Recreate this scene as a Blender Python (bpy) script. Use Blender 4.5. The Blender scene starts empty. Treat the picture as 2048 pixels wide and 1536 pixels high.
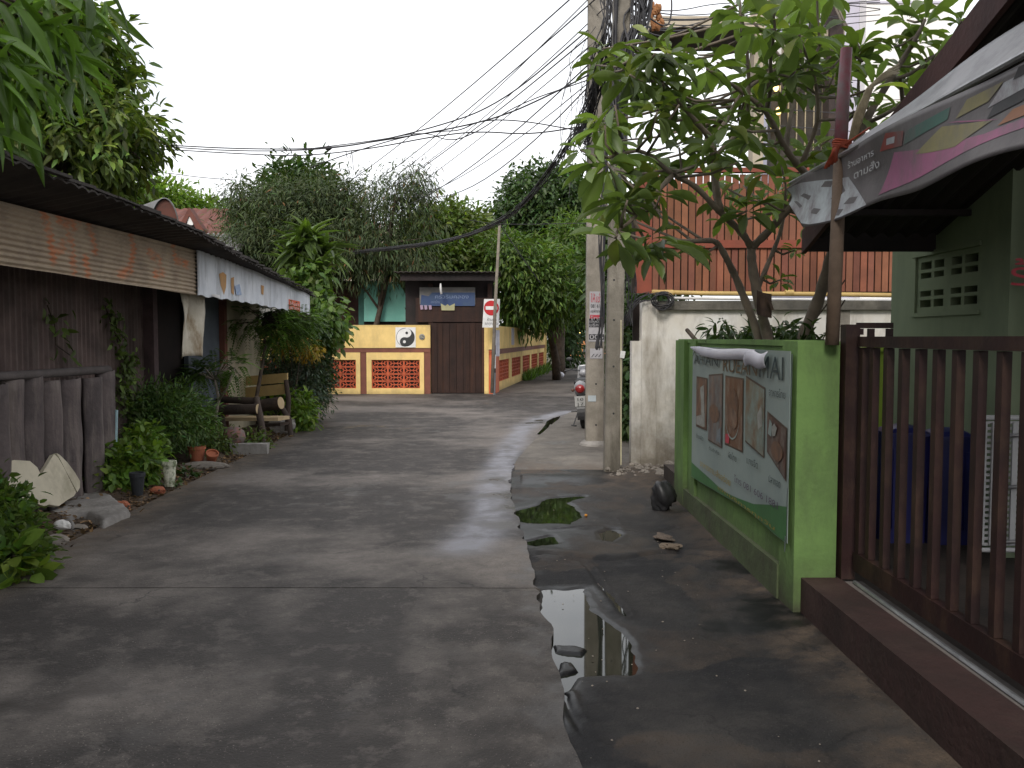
import bpy, math, random
import numpy as np
from mathutils import Vector, Matrix, Quaternion

# ------------------------------------------------------------------ camera, sky, sun, exposure
scene = bpy.context.scene
COL = scene.collection
R = math.radians
H0 = 1.55
FPX = 1700.0
PITCH = R(3.13)
cam_d = bpy.data.cameras.new("camera")
cam = bpy.data.objects.new("camera", cam_d)
COL.objects.link(cam)
cam.location = (0, 0, H0)
cam.rotation_euler = (R(90) - PITCH, 0, 0)
cam_d.sensor_width = 36.0
cam_d.lens = 36.0 * FPX / 2048.0
cam_d.clip_start = 0.05
cam_d.clip_end = 800
scene.camera = cam
scene.render.resolution_x = 1024
scene.render.resolution_y = 768

SUN_EL, SUN_AZ = R(36), R(193)
world = bpy.data.worlds.new("World")
scene.world = world
world.use_nodes = True
wt = world.node_tree
wt.nodes.clear()
wo = wt.nodes.new("ShaderNodeOutputWorld")
wb = wt.nodes.new("ShaderNodeBackground")
sky = wt.nodes.new("ShaderNodeTexSky")
sky.sky_type = 'NISHITA'
sky.sun_disc = False
sky.sun_elevation = SUN_EL
sky.sun_rotation = SUN_AZ
sky.air_density = 1.2
sky.dust_density = 2.0
tc = wt.nodes.new("ShaderNodeTexCoord")
mp = wt.nodes.new("ShaderNodeMapping")
mp.inputs['Scale'].default_value = (1, 1, 3.0)
nz = wt.nodes.new("ShaderNodeTexNoise")
nz.inputs['Scale'].default_value = 2.2
nz.inputs['Detail'].default_value = 7
nz.inputs['Roughness'].default_value = 0.55
rp = wt.nodes.new("ShaderNodeValToRGB")
rp.color_ramp.elements[0].position = 0.30
rp.color_ramp.elements[0].color = (0.5, 0.5, 0.5, 1)
rp.color_ramp.elements[1].position = 0.56
rp.color_ramp.elements[1].color = (1, 1, 1, 1)
mixs = wt.nodes.new("ShaderNodeMix")
mixs.data_type = 'RGBA'
mixs.inputs[7].default_value = (12.6, 12.8, 13.2, 1)
wt.links.new(tc.outputs['Generated'], mp.inputs[0])
wt.links.new(mp.outputs[0], nz.inputs['Vector'])
wt.links.new(nz.outputs['Fac'], rp.inputs[0])
wt.links.new(rp.outputs[0], mixs.inputs[0])
wt.links.new(sky.outputs[0], mixs.inputs[6])
wt.links.new(mixs.outputs[2], wb.inputs[0])
wb.inputs[1].default_value = 0.1
wt.links.new(wb.outputs[0], wo.inputs[0])

sun_d = bpy.data.lights.new("sun", 'SUN')
sun_d.energy = 2.0
sun_d.angle = R(18)
sun_d.color = (1.0, 0.95, 0.88)
sun = bpy.data.objects.new("sun", sun_d)
COL.objects.link(sun)
sv = Vector((math.sin(SUN_AZ) * math.cos(SUN_EL), math.cos(SUN_AZ) * math.cos(SUN_EL), math.sin(SUN_EL)))
sun.rotation_euler = sv.to_track_quat('Z', 'Y').to_euler()
sun.location = (0, 0, 20)

scene.view_settings.view_transform = 'Standard'
scene.view_settings.look = 'None'
scene.view_settings.gamma = 1.0
scene.view_settings.exposure = 0.25
try:
    scene.cycles.max_bounces = 7
    scene.cycles.transparent_max_bounces = 12
except Exception:
    pass

# ------------------------------------------------------------------ helpers: photo pixel + depth -> place in the world
_cp, _sp = math.cos(PITCH), math.sin(PITCH)


def ray(px, py):
    u, v = (px - 1024) / FPX, (768 - py) / FPX
    return Vector((u, _cp + v * _sp, -_sp + v * _cp))


def at(px, py, Y):
    d = ray(px, py)
    t = Y / d.y
    return Vector((d.x * t, Y, H0 + d.z * t))


def atX(px, py, X):
    d = ray(px, py)
    t = X / d.x
    return Vector((X, d.y * t, H0 + d.z * t))


def gnd(px, py, z=0.0):
    d = ray(px, py)
    t = (z - H0) / d.z
    return Vector((d.x * t, d.y * t, z))


_rs = np.random.RandomState(11)
_LAT = _rs.rand(64, 64, 8)


def vnoise(x, y, s=1.0, ch=0):
    x = np.asarray(x, float) / s
    y = np.asarray(y, float) / s
    xi = np.floor(x).astype(int)
    yi = np.floor(y).astype(int)
    fx, fy = x - xi, y - yi
    fx = fx * fx * (3 - 2 * fx)
    fy = fy * fy * (3 - 2 * fy)
    L = _LAT[:, :, ch]
    a = L[xi % 64, yi % 64]
    b = L[(xi + 1) % 64, yi % 64]
    c = L[xi % 64, (yi + 1) % 64]
    d = L[(xi + 1) % 64, (yi + 1) % 64]
    return a * (1 - fx) * (1 - fy) + b * fx * (1 - fy) + c * (1 - fx) * fy + d * fx * fy


def fbm(x, y, s=1.0, o=4, ch=0):
    t = 0
    a = 1.0
    n = 0
    for k in range(o):
        t = t + a * vnoise(np.asarray(x) + 7.3 * k, np.asarray(y) + 3.1 * k, s / (2 ** k), ch)
        n += a
        a *= 0.5
    return t / n


def fn(x, y, s=1.0, o=3, ch=0):
    return float(fbm(x, y, s, o, ch))


ORG = {}


def tag(o, label=None, cat=None, group=None, kind=None):
    if label:
        o['label'] = label
    if cat:
        o['category'] = cat
    if group:
        o['group'] = group
    if kind:
        o['kind'] = kind
    return o


def thing(name, label, cat, loc=(0, 0, 0), group=None):
    o = bpy.data.objects.new(name, None)
    COL.objects.link(o)
    o.empty_display_size = 0.2
    o.location = Vector(loc)
    ORG[o.name] = Vector(loc)
    return tag(o, label, cat, group)


def _link(name, me, parent, org, mats):
    for m in (mats if isinstance(mats, (list, tuple)) else [mats]):
        me.materials.append(m)
    o = bpy.data.objects.new(name, me)
    COL.objects.link(o)
    if parent is not None:
        o.parent = parent
        ORG[o.name] = ORG[parent.name].copy()
    else:
        o.location = org
        ORG[o.name] = Vector(org)
    return o


class MB:
    def __init__(s):
        s.v, s.f, s.m, s.t = [], [], [], []
        s.mi = 0
        s.tint = None

    def vv(s, pts):
        pts = list(pts)
        b = len(s.v)
        s.v += [tuple(p) for p in pts]
        s.t += [s.tint or (1, 1, 1)] * len(pts)
        return b

    def ff(s, faces, b=0):
        for f in faces:
            s.f.append(tuple(i + b for i in f))
            s.m.append(s.mi)

    def quad(s, a, b, c, d):
        k = s.vv([a, b, c, d])
        s.ff([(0, 1, 2, 3)], k)

    def poly(s, pts):
        k = s.vv(pts)
        s.ff([tuple(range(len(pts)))], k)

    def box(s, c, d, rot=None, jit=0):
        c = Vector(c)
        h = [x / 2 for x in d]
        pts = []
        for x in (-1, 1):
            for y in (-1, 1):
                for z in (-1, 1):
                    p = Vector((x * h[0], y * h[1], z * h[2]))
                    if jit:
                        p += Vector((random.uniform(-jit, jit) for _ in range(3)))
                    if rot is not None:
                        p = rot @ p
                    pts.append(c + p)
        k = s.vv(pts)
        s.ff([(0, 1, 3, 2), (4, 6, 7, 5), (0, 4, 5, 1), (2, 3, 7, 6), (0, 2, 6, 4), (1, 5, 7, 3)], k)

    def span(s, a, b):
        a, b = Vector(a), Vector(b)
        s.box((a + b) / 2, [abs(x) for x in (b - a)])

    def tube(s, pts, r, n=8, cap=True):
        pts = [Vector(p) for p in pts]
        if not isinstance(r, (list, tuple)):
            r = [r] * len(pts)
        k0 = None
        up = Vector((0, 0, 1))
        prev = None
        for i, p in enumerate(pts):
            d = (pts[min(i + 1, len(pts) - 1)] - pts[max(i - 1, 0)])
            if d.length < 1e-9:
                d = Vector((0, 0, 1))
            d.normalize()
            if prev is None:
                a = d.cross(up if abs(d.z) < 0.9 else Vector((1, 0, 0))).normalized()
            else:
                a = (prev - d * prev.dot(d))
                a = a.normalized() if a.length > 1e-6 else d.orthogonal().normalized()
            prev = a
            b = d.cross(a)
            k = s.vv([p + (a * math.cos(2 * math.pi * j / n) + b * math.sin(2 * math.pi * j / n)) * r[i] for j in range(n)])
            if k0 is not None:
                s.ff([(k0 + j, k0 + (j + 1) % n, k + (j + 1) % n, k + j) for j in range(n)])
            elif cap:
                s.ff([tuple(range(k + n - 1, k - 1, -1))])
            k0 = k
        if cap:
            s.ff([tuple(range(k0, k0 + n))])

    def grid(s, f, nu, nv, closeu=False):
        pts = [f(i / nu, j / nv) for j in range(nv + 1) for i in range(nu + 1)]
        k = s.vv(pts)
        w = nu + 1
        s.ff([(j * w + i, j * w + i + 1, (j + 1) * w + i + 1, (j + 1) * w + i) for j in range(nv) for i in range(nu)], k)

    def slab(s, f, nu, nv, off):
        """a sheet with real thickness: front grid, back grid moved by off, closed rim"""
        off = Vector(off)
        g = [[Vector(f(i / nu, j / nv)) for i in range(nu + 1)] for j in range(nv + 1)]
        w = nu + 1
        n = w * (nv + 1)
        k = s.vv([p for row in g for p in row])
        s.vv([p + off for row in g for p in row])
        idx = lambda i, j: k + j * w + i
        for j in range(nv):
            for i in range(nu):
                s.ff([(idx(i, j), idx(i + 1, j), idx(i + 1, j + 1), idx(i, j + 1))])
                s.ff([(idx(i, j + 1) + n, idx(i + 1, j + 1) + n, idx(i + 1, j) + n, idx(i, j) + n)])
        for i in range(nu):
            s.ff([(idx(i, 0), idx(i, 0) + n, idx(i + 1, 0) + n, idx(i + 1, 0))])
            s.ff([(idx(i, nv), idx(i + 1, nv), idx(i + 1, nv) + n, idx(i, nv) + n)])
        for j in range(nv):
            s.ff([(idx(0, j), idx(0, j + 1), idx(0, j + 1) + n, idx(0, j) + n)])
            s.ff([(idx(nu, j), idx(nu, j) + n, idx(nu, j + 1) + n, idx(nu, j + 1))])

    def prism(s, poly, off):
        off = Vector(off)
        p = [Vector(q) for q in poly]
        n = len(p)
        k = s.vv(p + [q + off for q in p])
        s.ff([tuple(range(k + n - 1, k - 1, -1)), tuple(range(k + n, k + 2 * n))])
        s.ff([(k + i, k + (i + 1) % n, k + n + (i + 1) % n, k + n + i) for i in range(n)])

    def disc(s, c, r, nrm, off=0.01, n=28, sx=1.0):
        nrm = Vector(nrm).normalized()
        a = nrm.cross(Vector((0, 0, 1)))
        a = a.normalized() if a.length > 1e-4 else Vector((1, 0, 0))
        b = nrm.cross(a)
        s.prism([Vector(c) + (a * math.cos(2 * math.pi * i / n) * sx + b * math.sin(2 * math.pi * i / n)) * r for i in range(n)], nrm * off)

    def lathe(s, c, prof, n=20, M3=None):
        """prof: list of (radius, height)"""
        c = Vector(c)
        rings = []
        for (r, z) in prof:
            q = []
            for j in range(n):
                p = Vector((r * math.cos(2 * math.pi * j / n), r * math.sin(2 * math.pi * j / n), z))
                q.append(c + (M3 @ p if M3 is not None else p))
            rings.append(s.vv(q))
        for a, b in zip(rings, rings[1:]):
            s.ff([(a + j, a + (j + 1) % n, b + (j + 1) % n, b + j) for j in range(n)])
        s.ff([tuple(range(rings[0] + n - 1, rings[0] - 1, -1)), tuple(range(rings[-1], rings[-1] + n))])

    def blob(s, c, rad, seed=0, amp=0.25, nu=14, nv=9, rot=None, flat=None):
        c = Vector(c)
        rows = []
        for j in range(nv + 1):
            th = math.pi * j / nv
            row = []
            for i in range(nu):
                ph = 2 * math.pi * i / nu
                d = Vector((math.sin(th) * math.cos(ph), math.sin(th) * math.sin(ph), math.cos(th)))
                k = 1 + amp * (fn(d.x * 1.7 + seed * 3.7 + d.z, d.y * 1.7 + seed - d.z * 1.3, 1.0, 3) - 0.5) * 2
                p = Vector((d.x * rad[0] * k, d.y * rad[1] * k, d.z * rad[2] * k))
                if flat is not None:
                    p.z = max(p.z, -flat)
                if rot is not None:
                    p = rot @ p
                row.append(c + p)
            rows.append(s.vv(row))
        for a, b in zip(rows, rows[1:]):
            s.ff([(a + i, b + i, b + (i + 1) % nu, a + (i + 1) % nu) for i in range(nu)])

    def build(s, name, mat, parent=None, org=(0, 0, 0), smooth=False, attrs=None):
        o3 = ORG[parent.name] if parent is not None else Vector(org)
        me = bpy.data.meshes.new(name)
        me.from_pydata([(v[0] - o3.x, v[1] - o3.y, v[2] - o3.z) for v in s.v], [], s.f)
        if any(s.m):
            me.polygons.foreach_set('material_index', s.m)
        ca = me.color_attributes.new('Tint', 'FLOAT_COLOR', 'POINT')
        ca.data.foreach_set('color', [c for t in s.t for c in (t[0], t[1], t[2], 1.0)])
        if attrs:
            for an, vals in attrs.items():
                at_ = me.attributes.new(an, 'FLOAT', 'POINT')
                at_.data.foreach_set('value', [float(q) for q in vals])
        if smooth:
            me.polygons.foreach_set('use_smooth', [True] * len(s.f))
        me.validate()
        me.update()
        return _link(name, me, parent, org, mat)


# ------------------------------------------------------------------ materials
MATS = {}


def M(name, c1, c2=None, scale=5, rough=0.8, bump=0.15, bscale=40, metal=0.0, grime=None, gamt=0.5,
      gstretch=0.3, gscale=2.0, tint=False, spec=0.3, lo=0.38, hi=0.64, moss=None):
    if name in MATS:
        return MATS[name]
    m = bpy.data.materials.new(name)
    m.use_nodes = True
    t = m.node_tree
    N, Lk = t.nodes, t.links
    b = N['Principled BSDF']
    b.inputs['Roughness'].default_value = rough
    b.inputs['Metallic'].default_value = metal
    b.inputs['Specular IOR Level'].default_value = spec
    c2 = c2 or tuple(x * 0.7 for x in c1)
    co = N.new('ShaderNodeTexCoord')
    n1 = N.new('ShaderNodeTexNoise')
    n1.inputs['Scale'].default_value = scale
    n1.inputs['Detail'].default_value = 8
    n1.inputs['Roughness'].default_value = 0.65
    Lk.new(co.outputs['Object'], n1.inputs['Vector'])
    r1 = N.new('ShaderNodeMapRange')
    r1.inputs[1].default_value, r1.inputs[2].default_value = lo, hi
    Lk.new(n1.outputs['Fac'], r1.inputs[0])
    mx = N.new('ShaderNodeMix')
    mx.data_type = 'RGBA'
    mx.inputs[6].default_value = (*c1, 1)
    mx.inputs[7].default_value = (*c2, 1)
    Lk.new(r1.outputs[0], mx.inputs[0])
    out = mx.outputs[2]
    if grime is not None:
        mpn = N.new('ShaderNodeMapping')
        mpn.inputs['Scale'].default_value = (1, 1, gstretch)
        Lk.new(co.outputs['Object'], mpn.inputs[0])
        n2 = N.new('ShaderNodeTexNoise')
        n2.inputs['Scale'].default_value = gscale
        n2.inputs['Detail'].default_value = 9
        n2.inputs['Roughness'].default_value = 0.7
        Lk.new(mpn.outputs[0], n2.inputs['Vector'])
        r2 = N.new('ShaderNodeMapRange')
        r2.inputs[1].default_value, r2.inputs[2].default_value = 0.48, 0.68
        r2.inputs[4].default_value = gamt
        Lk.new(n2.outputs['Fac'], r2.inputs[0])
        m2 = N.new('ShaderNodeMix')
        m2.data_type = 'RGBA'
        m2.inputs[7].default_value = (*grime, 1)
        Lk.new(r2.outputs[0], m2.inputs[0])
        Lk.new(out, m2.inputs[6])
        out = m2.outputs[2]
    if moss is not None:          # damp growth near a given height of the object: (colour, z0, z1, amount)
        sx = N.new('ShaderNodeSeparateXYZ')
        Lk.new(co.outputs['Object'], sx.inputs[0])
        r3 = N.new('ShaderNodeMapRange')
        r3.inputs[1].default_value, r3.inputs[2].default_value = moss[1], moss[2]
        r3.inputs[3].default_value, r3.inputs[4].default_value = 0.0, 1.0
        Lk.new(sx.outputs[2], r3.inputs[0])
        n3 = N.new('ShaderNodeTexNoise')
        n3.inputs['Scale'].default_value = 3.5
        n3.inputs['Detail'].default_value = 8
        n3.inputs['Roughness'].default_value = 0.7
        Lk.new(co.outputs['Object'], n3.inputs['Vector'])
        ad = N.new('ShaderNodeMath')
        ad.operation = 'ADD'
        Lk.new(r3.outputs[0], ad.inputs[0])
        Lk.new(n3.outputs['Fac'], ad.inputs[1])
        r4 = N.new('ShaderNodeMapRange')
        r4.inputs[1].default_value, r4.inputs[2].default_value = 0.75, 1.4
        r4.inputs[4].default_value = moss[3]
        Lk.new(ad.outputs[0], r4.inputs[0])
        m3 = N.new('ShaderNodeMix')
        m3.data_type = 'RGBA'
        m3.inputs[7].default_value = (*moss[0], 1)
        Lk.new(r4.outputs[0], m3.inputs[0])
        Lk.new(out, m3.inputs[6])
        out = m3.outputs[2]
    if tint:
        a = N.new('ShaderNodeAttribute')
        a.attribute_name = 'Tint'
        m4 = N.new('ShaderNodeMix')
        m4.data_type = 'RGBA'
        m4.blend_type = 'MULTIPLY'
        m4.inputs[0].default_value = 1
        Lk.new(out, m4.inputs[6])
        Lk.new(a.outputs['Color'], m4.inputs[7])
        out = m4.outputs[2]
    Lk.new(out, b.inputs['Base Color'])
    if bump:
        nb = N.new('ShaderNodeTexNoise')
        nb.inputs['Scale'].default_value = bscale
        nb.inputs['Detail'].default_value = 5
        Lk.new(co.outputs['Object'], nb.inputs['Vector'])
        bp = N.new('ShaderNodeBump')
        bp.inputs['Strength'].default_value = bump
        bp.inputs['Distance'].default_value = 0.02
        Lk.new(nb.outputs['Fac'], bp.inputs['Height'])
        Lk.new(bp.outputs[0], b.inputs['Normal'])
    MATS[name] = m
    return m


def leafmat(name, base=(0.07, 0.13, 0.03), trans=0.3, rough=0.45, spec=0.35):
    m = bpy.data.materials.new(name)
    m.use_nodes = True
    t = m.node_tree
    N, Lk = t.nodes, t.links
    b = N['Principled BSDF']
    b.inputs['Roughness'].default_value = rough
    b.inputs['Specular IOR Level'].default_value = spec
    a = N.new('ShaderNodeAttribute')
    a.attribute_name = 'Tint'
    co = N.new('ShaderNodeTexCoord')
    nn = N.new('ShaderNodeTexNoise')
    nn.inputs['Scale'].default_value = 9
    nn.inputs['Detail'].default_value = 4
    Lk.new(co.outputs['Object'], nn.inputs['Vector'])
    r1 = N.new('ShaderNodeMapRange')
    r1.inputs[3].default_value, r1.inputs[4].default_value = 0.7, 1.3
    Lk.new(nn.outputs['Fac'], r1.inputs[0])
    mx = N.new('ShaderNodeMix')
    mx.data_type = 'RGBA'
    mx.blend_type = 'MULTIPLY'
    mx.inputs[0].default_value = 1
    mx.inputs[6].default_value = (*base, 1)
    Lk.new(a.outputs['Color'], mx.inputs[7])
    vm = N.new('ShaderNodeVectorMath')
    vm.operation = 'SCALE'
    Lk.new(mx.outputs[2], vm.inputs[0])
    Lk.new(r1.outputs[0], vm.inputs['Scale'])
    Lk.new(vm.outputs[0], b.inputs['Base Color'])
    tr = N.new('ShaderNodeBsdfTranslucent')
    v2 = N.new('ShaderNodeMix')
    v2.data_type = 'RGBA'
    v2.blend_type = 'MULTIPLY'
    v2.inputs[0].default_value = 1
    v2.inputs[7].default_value = (1.5, 1.7, 0.6, 1)
    Lk.new(vm.outputs[0], v2.inputs[6])
    Lk.new(v2.outputs[2], tr.inputs[0])
    ms = N.new('ShaderNodeMixShader')
    ms.inputs[0].default_value = trans
    Lk.new(b.outputs[0], ms.inputs[1])
    Lk.new(tr.outputs[0], ms.inputs[2])
    Lk.new(ms.outputs[0], N['Material Output'].inputs[0])
    MATS[name] = m
    return m


def glow(name, col, strength):
    m = bpy.data.materials.new(name)
    m.use_nodes = True
    b = m.node_tree.nodes['Principled BSDF']
    b.inputs['Base Color'].default_value = (*col, 1)
    b.inputs['Emission Color'].default_value = (*col, 1)
    b.inputs['Emission Strength'].default_value = strength
    return m


# ------------------------------------------------------------------ leaves
TEMPL = {
    'diamond': ([(0, 0, 0), (.45, -.5, .06), (1, 0, -.08), (.45, .5, .06)], [(0, 1, 2, 3)]),
    'fold': ([(0, 0, 0), (.5, 0, -.04), (1, 0, -.16), (.32, -.5, .06), (.72, -.36, -.02), (.32, .5, .06), (.72, .36, -.02)],
             [(0, 3, 1), (3, 4, 2, 1), (0, 1, 5), (1, 2, 6, 5)]),
}


def _big():
    V, F = [], []
    st = [(0, .0), (.1, .06), (.3, .26), (.52, .45), (.72, .5), (.88, .34), (1.0, .03)]
    for (x, w) in st:
        z = -0.55 * x * x * 0.5 + .08 * x
        V += [(x, -w, z + w * .22), (x, 0, z - .012), (x, w, z + w * .22)]
    for i in range(len(st) - 1):
        a, b = i * 3, i * 3 + 3
        F += [(a, b, b + 1, a + 1), (a + 1, b + 1, b + 2, a + 2)]
    return V, F


TEMPL['big'] = _big()


def _lance():
    V, F = [], []
    st = [(0, .1), (.2, .38), (.5, .5), (.8, .3), (1.0, .02)]
    for (x, w) in st:
        z = -0.5 * x * x
        V += [(x, -w, z + w * .15), (x, 0, z - .01), (x, w, z + w * .15)]
    for i in range(len(st) - 1):
        a, b = i * 3, i * 3 + 3
        F += [(a, b, b + 1, a + 1), (a + 1, b + 1, b + 2, a + 2)]
    return V, F


TEMPL['lance'] = _lance()


def nrm(a):
    return a / np.maximum(np.linalg.norm(a, axis=1, keepdims=True), 1e-9)


def leaf_obj(name, P, D, U, L, W, tint, templ, mat, parent=None, org=(0, 0, 0), kind=None):
    """P base points, D directions, U leaf normals (approximate), L lengths, W widths, tint rgb, all numpy"""
    tv, tf = TEMPL[templ]
    tv = np.array(tv, float)
    n, k = len(P), len(tv)
    D = nrm(D)
    S = nrm(np.cross(U, D))
    U2 = np.cross(D, S)
    L = np.broadcast_to(L, (n,))
    W = np.broadcast_to(W, (n,))
    pts = (P[:, None, :] + D[:, None, :] * (tv[None, :, 0:1] * L[:, None, None])
           + S[:, None, :] * (tv[None, :, 1:2] * W[:, None, None])
           + U2[:, None, :] * (tv[None, :, 2:3] * L[:, None, None])).reshape(-1, 3)
    o3 = ORG[parent.name] if parent is not None else Vector(org)
    pts = pts - np.array(o3)
    me = bpy.data.meshes.new(name)
    me.vertices.add(n * k)
    me.vertices.foreach_set('co', pts.astype(np.float32).ravel())
    lens = [len(f) for f in tf]
    flat = np.array([i for f in tf for i in f])
    loops = (flat[None, :] + (np.arange(n) * k)[:, None]).ravel()
    me.loops.add(len(loops))
    me.loops.foreach_set('vertex_index', loops.astype(np.int32))
    starts1 = np.cumsum([0] + lens[:-1])
    starts = (starts1[None, :] + (np.arange(n) * len(flat))[:, None]).ravel()
    me.polygons.add(n * len(tf))
    me.polygons.foreach_set('loop_start', starts.astype(np.int32))
    me.update(calc_edges=True)
    me.validate()
    ca = me.color_attributes.new('Tint', 'FLOAT_COLOR', 'POINT')
    c = np.ones((n, k, 4), np.float32)
    c[:, :, :3] = tint[:, None, :]
    ca.data.foreach_set('color', c.ravel())
    if templ in ('big', 'lance'):
        me.polygons.foreach_set('use_smooth', [True] * len(me.polygons))
    o = _link(name, me, parent, org, mat)
    if kind:
        o['kind'] = kind
    return o


def blobs_px(lst):
    """(px, py, Y, half width px, half height px, half depth m) -> centre, radii in metres"""
    out = []
    for (px, py, Y, rx, ry, rd) in lst:
        out.append((np.array(at(px, py, Y)), np.array((rx * Y / FPX, rd, ry * Y / FPX))))
    return out


def foliage(seed, blobs, ncl, per, spread, L, Wf, droop=0.3, shell=0.45, out=0.6, var=0.35, hue=0.12, brown=0.0,
            weights=None):
    g = np.random.RandomState(seed)
    w = np.array([b[1].prod() ** 0.75 for b in blobs]) if weights is None else np.array(weights, float)
    idx = g.choice(len(blobs), ncl, p=w / w.sum())
    C = np.array([b[0] for b in blobs])[idx]
    Rr = np.array([b[1] for b in blobs])[idx]
    d = nrm(g.randn(ncl, 3))
    rad = shell + (1 - shell) * g.rand(ncl) ** 0.6
    rad *= 0.9 + 0.22 * g.rand(ncl)
    cen = C + d * Rr * rad[:, None]
    ctint = np.exp(g.randn(ncl) * var * 0.6)
    ii = np.repeat(np.arange(ncl), per)
    n = len(ii)
    off = g.randn(n, 3) * spread
    P = cen[ii] + off
    D = nrm(off) * out + d[ii] * out * 0.7 + g.randn(n, 3) * 0.45
    D[:, 2] -= droop
    U = g.randn(n, 3) * 0.5 + np.array((0, 0, 1.0)) + d[ii] * 0.4
    Ls = L * (0.65 + 0.6 * g.rand(n))
    t = ctint[ii] * np.exp(g.randn(n) * var * 0.4)
    tint = np.stack([t * (1 + g.randn(n) * hue + 0.05), t, t * (1 + g.randn(n) * hue)], 1)
    if brown:
        bm = g.rand(n) < brown
        tint[bm] = tint[bm] * np.array((2.4, 0.85, 0.9))
    return P, D, U, Ls, Ls * Wf, np.clip(tint, 0.05, 4), cen


BARK = None


def tree(name, label, base, blobs, seed, ncl, per, spread, L, Wf, mat, trunk_r=0.14, templ='diamond', limbs=9, group=None,
         cat='tree', bark=None, trunk_top=None, **kw):
    base = Vector(base)
    t = thing(name, label, cat, base, group)
    P, D, U, Ls, Ws, tint, cen = foliage(seed, blobs, ncl, per, spread, L, Wf, **kw)
    leaf_obj('crown', P, D, U, Ls, Ws, tint, templ, mat, t)
    mb = MB()
    rnd = random.Random(seed)
    top = Vector(trunk_top) if trunk_top is not None else Vector(np.mean([b[0] for b in blobs], axis=0))
    pts = []
    for i in range(7):
        k = i / 6
        p = base.lerp(top, k)
        p += Vector((rnd.uniform(-1, 1), rnd.uniform(-1, 1), 0)) * trunk_r * 1.2 * (1 if 0 < i < 6 else 0)
        pts.append(p)
    mb.tube(pts, [trunk_r * (1 - 0.55 * i / 6) for i in range(7)], 9)
    for q in range(limbs):
        c = Vector(cen[rnd.randrange(len(cen))])
        s = pts[rnd.choice([3, 4, 5, 6])]
        mid = s.lerp(c, 0.5) + Vector((rnd.uniform(-.1, .1), rnd.uniform(-.1, .1), 0.12)) * (c - s).length
        mb.tube([s, s.lerp(mid, .55) + Vector((0, 0, .03)), mid, c], [trunk_r * .4, trunk_r * .3, trunk_r * .2, trunk_r * .07], 6)
    mb.build('trunk', bark or BARK, t, smooth=True)
    return t


def text(name, s, mat, o, right, up, w, h, parent=None, org=(0, 0, 0), th=0.002, flip=False):
    """flat lettering: o lower-left corner, right/up unit vectors, fitted into w x h"""
    cu = bpy.data.curves.new(name, 'FONT')
    cu.body = s
    cu.size = 1
    cu.resolution_u = 3
    tmp = bpy.data.objects.new(name, cu)
    COL.objects.link(tmp)
    bpy.context.view_layer.update()
    dg = bpy.context.evaluated_depsgraph_get()
    me = bpy.data.meshes.new_from_object(tmp.evaluated_get(dg))
    bpy.data.objects.remove(tmp)
    bpy.data.curves.remove(cu)
    if len(me.vertices) == 0:
        return None
    xs = [v.co.x for v in me.vertices]
    ys = [v.co.y for v in me.vertices]
    x0, x1, y0, y1 = min(xs), max(xs), min(ys), max(ys)
    right, up = Vector(right).normalized(), Vector(up).normalized()
    nn = right.cross(up)
    o3 = ORG[parent.name] if parent is not None else Vector(org)
    for v in me.vertices:
        a = (v.co.x - x0) / (x1 - x0) * w
        b = (v.co.y - y0) / max(y1 - y0, 1e-6) * h
        v.co = Vector(o) + right * a + up * b + nn * th - o3
    me.materials.clear()
    ca = me.color_attributes.new('Tint', 'FLOAT_COLOR', 'POINT')
    ca.data.foreach_set('color', [1.0] * (4 * len(me.vertices)))
    me.update()
    return _link(name, me, parent, org, mat)

# ------------------------------------------------------------------ materials in use
BARK = M('bark', (.10, .075, .055), (.05, .038, .03), 8, .9, .5, 30)
concrete = M('concrete_pole', (.30, .27, .23), (.20, .18, .15), 4, .85, .25, 60, grime=(.09, .075, .06), gamt=.7, gstretch=.25, gscale=2.5)
dark_brown_tin = M('dark_brown_tin', (.125, .085, .076), (.065, .045, .042), 3, .75, .1, 60, grime=(.12, .10, .09), gamt=.6, gstretch=.12, gscale=6)
roof_tin = M('weathered_roof_tin', (.055, .045, .04), (.03, .026, .024), 3, .8, .2, 30, grime=(.11, .10, .09), gamt=.4)
soil = M('soil', (.11, .075, .05), (.05, .036, .027), 6, .95, .6, 25, grime=(.16, .13, .10), gamt=.5, gstretch=1, gscale=5)
plank_brown = M('dark_gate_planks', (.036, .018, .014), (.02, .011, .009), 2.5, .75, .2, 30, grime=(.065, .028, .016), gamt=.6, gstretch=.1, gscale=5, tint=True)
yellow = M('yellow_paint', (.78, .56, .22), (.66, .47, .18), 2, .8, .08, 40, grime=(.36, .27, .14), gamt=.5, gstretch=.35, gscale=2.5, moss=((.16, .12, .06), .30, -.15, .8))
brown_paint = M('brown_paint', (.20, .075, .05), (.14, .055, .04), 3, .7, .08, 40)
brick_red = M('red_vent_block', (.52, .11, .045), (.36, .075, .035), 3, .75, .15, 40, grime=(.22, .05, .03), gamt=.4)
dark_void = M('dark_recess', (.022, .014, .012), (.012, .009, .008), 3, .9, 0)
black = M('black_plastic', (.018, .018, .02), (.03, .03, .032), 6, .45, .1, 40, spec=.5)
white_paint = M('white_paint', (.75, .74, .73), (.62, .61, .6), 4, .5, .03, 40)
red_paint = M('red_sign_paint', (.50, .025, .03), (.42, .02, .025), 4, .45, .02, 40)
steel = M('steel', (.35, .35, .36), (.22, .22, .23), 6, .4, .05, 40, metal=.7)
wire_m = M('cable_rubber', (.025, .025, .03), (.045, .042, .045), 6, .6, 0, spec=.4)

# ------------------------------------------------------------------ ground, road, side strip, apron, puddles


def interp(Y, tab):
    ys = [a for a, b in tab]
    xs = [b for a, b in tab]
    return float(np.interp(Y, ys, xs))


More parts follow.
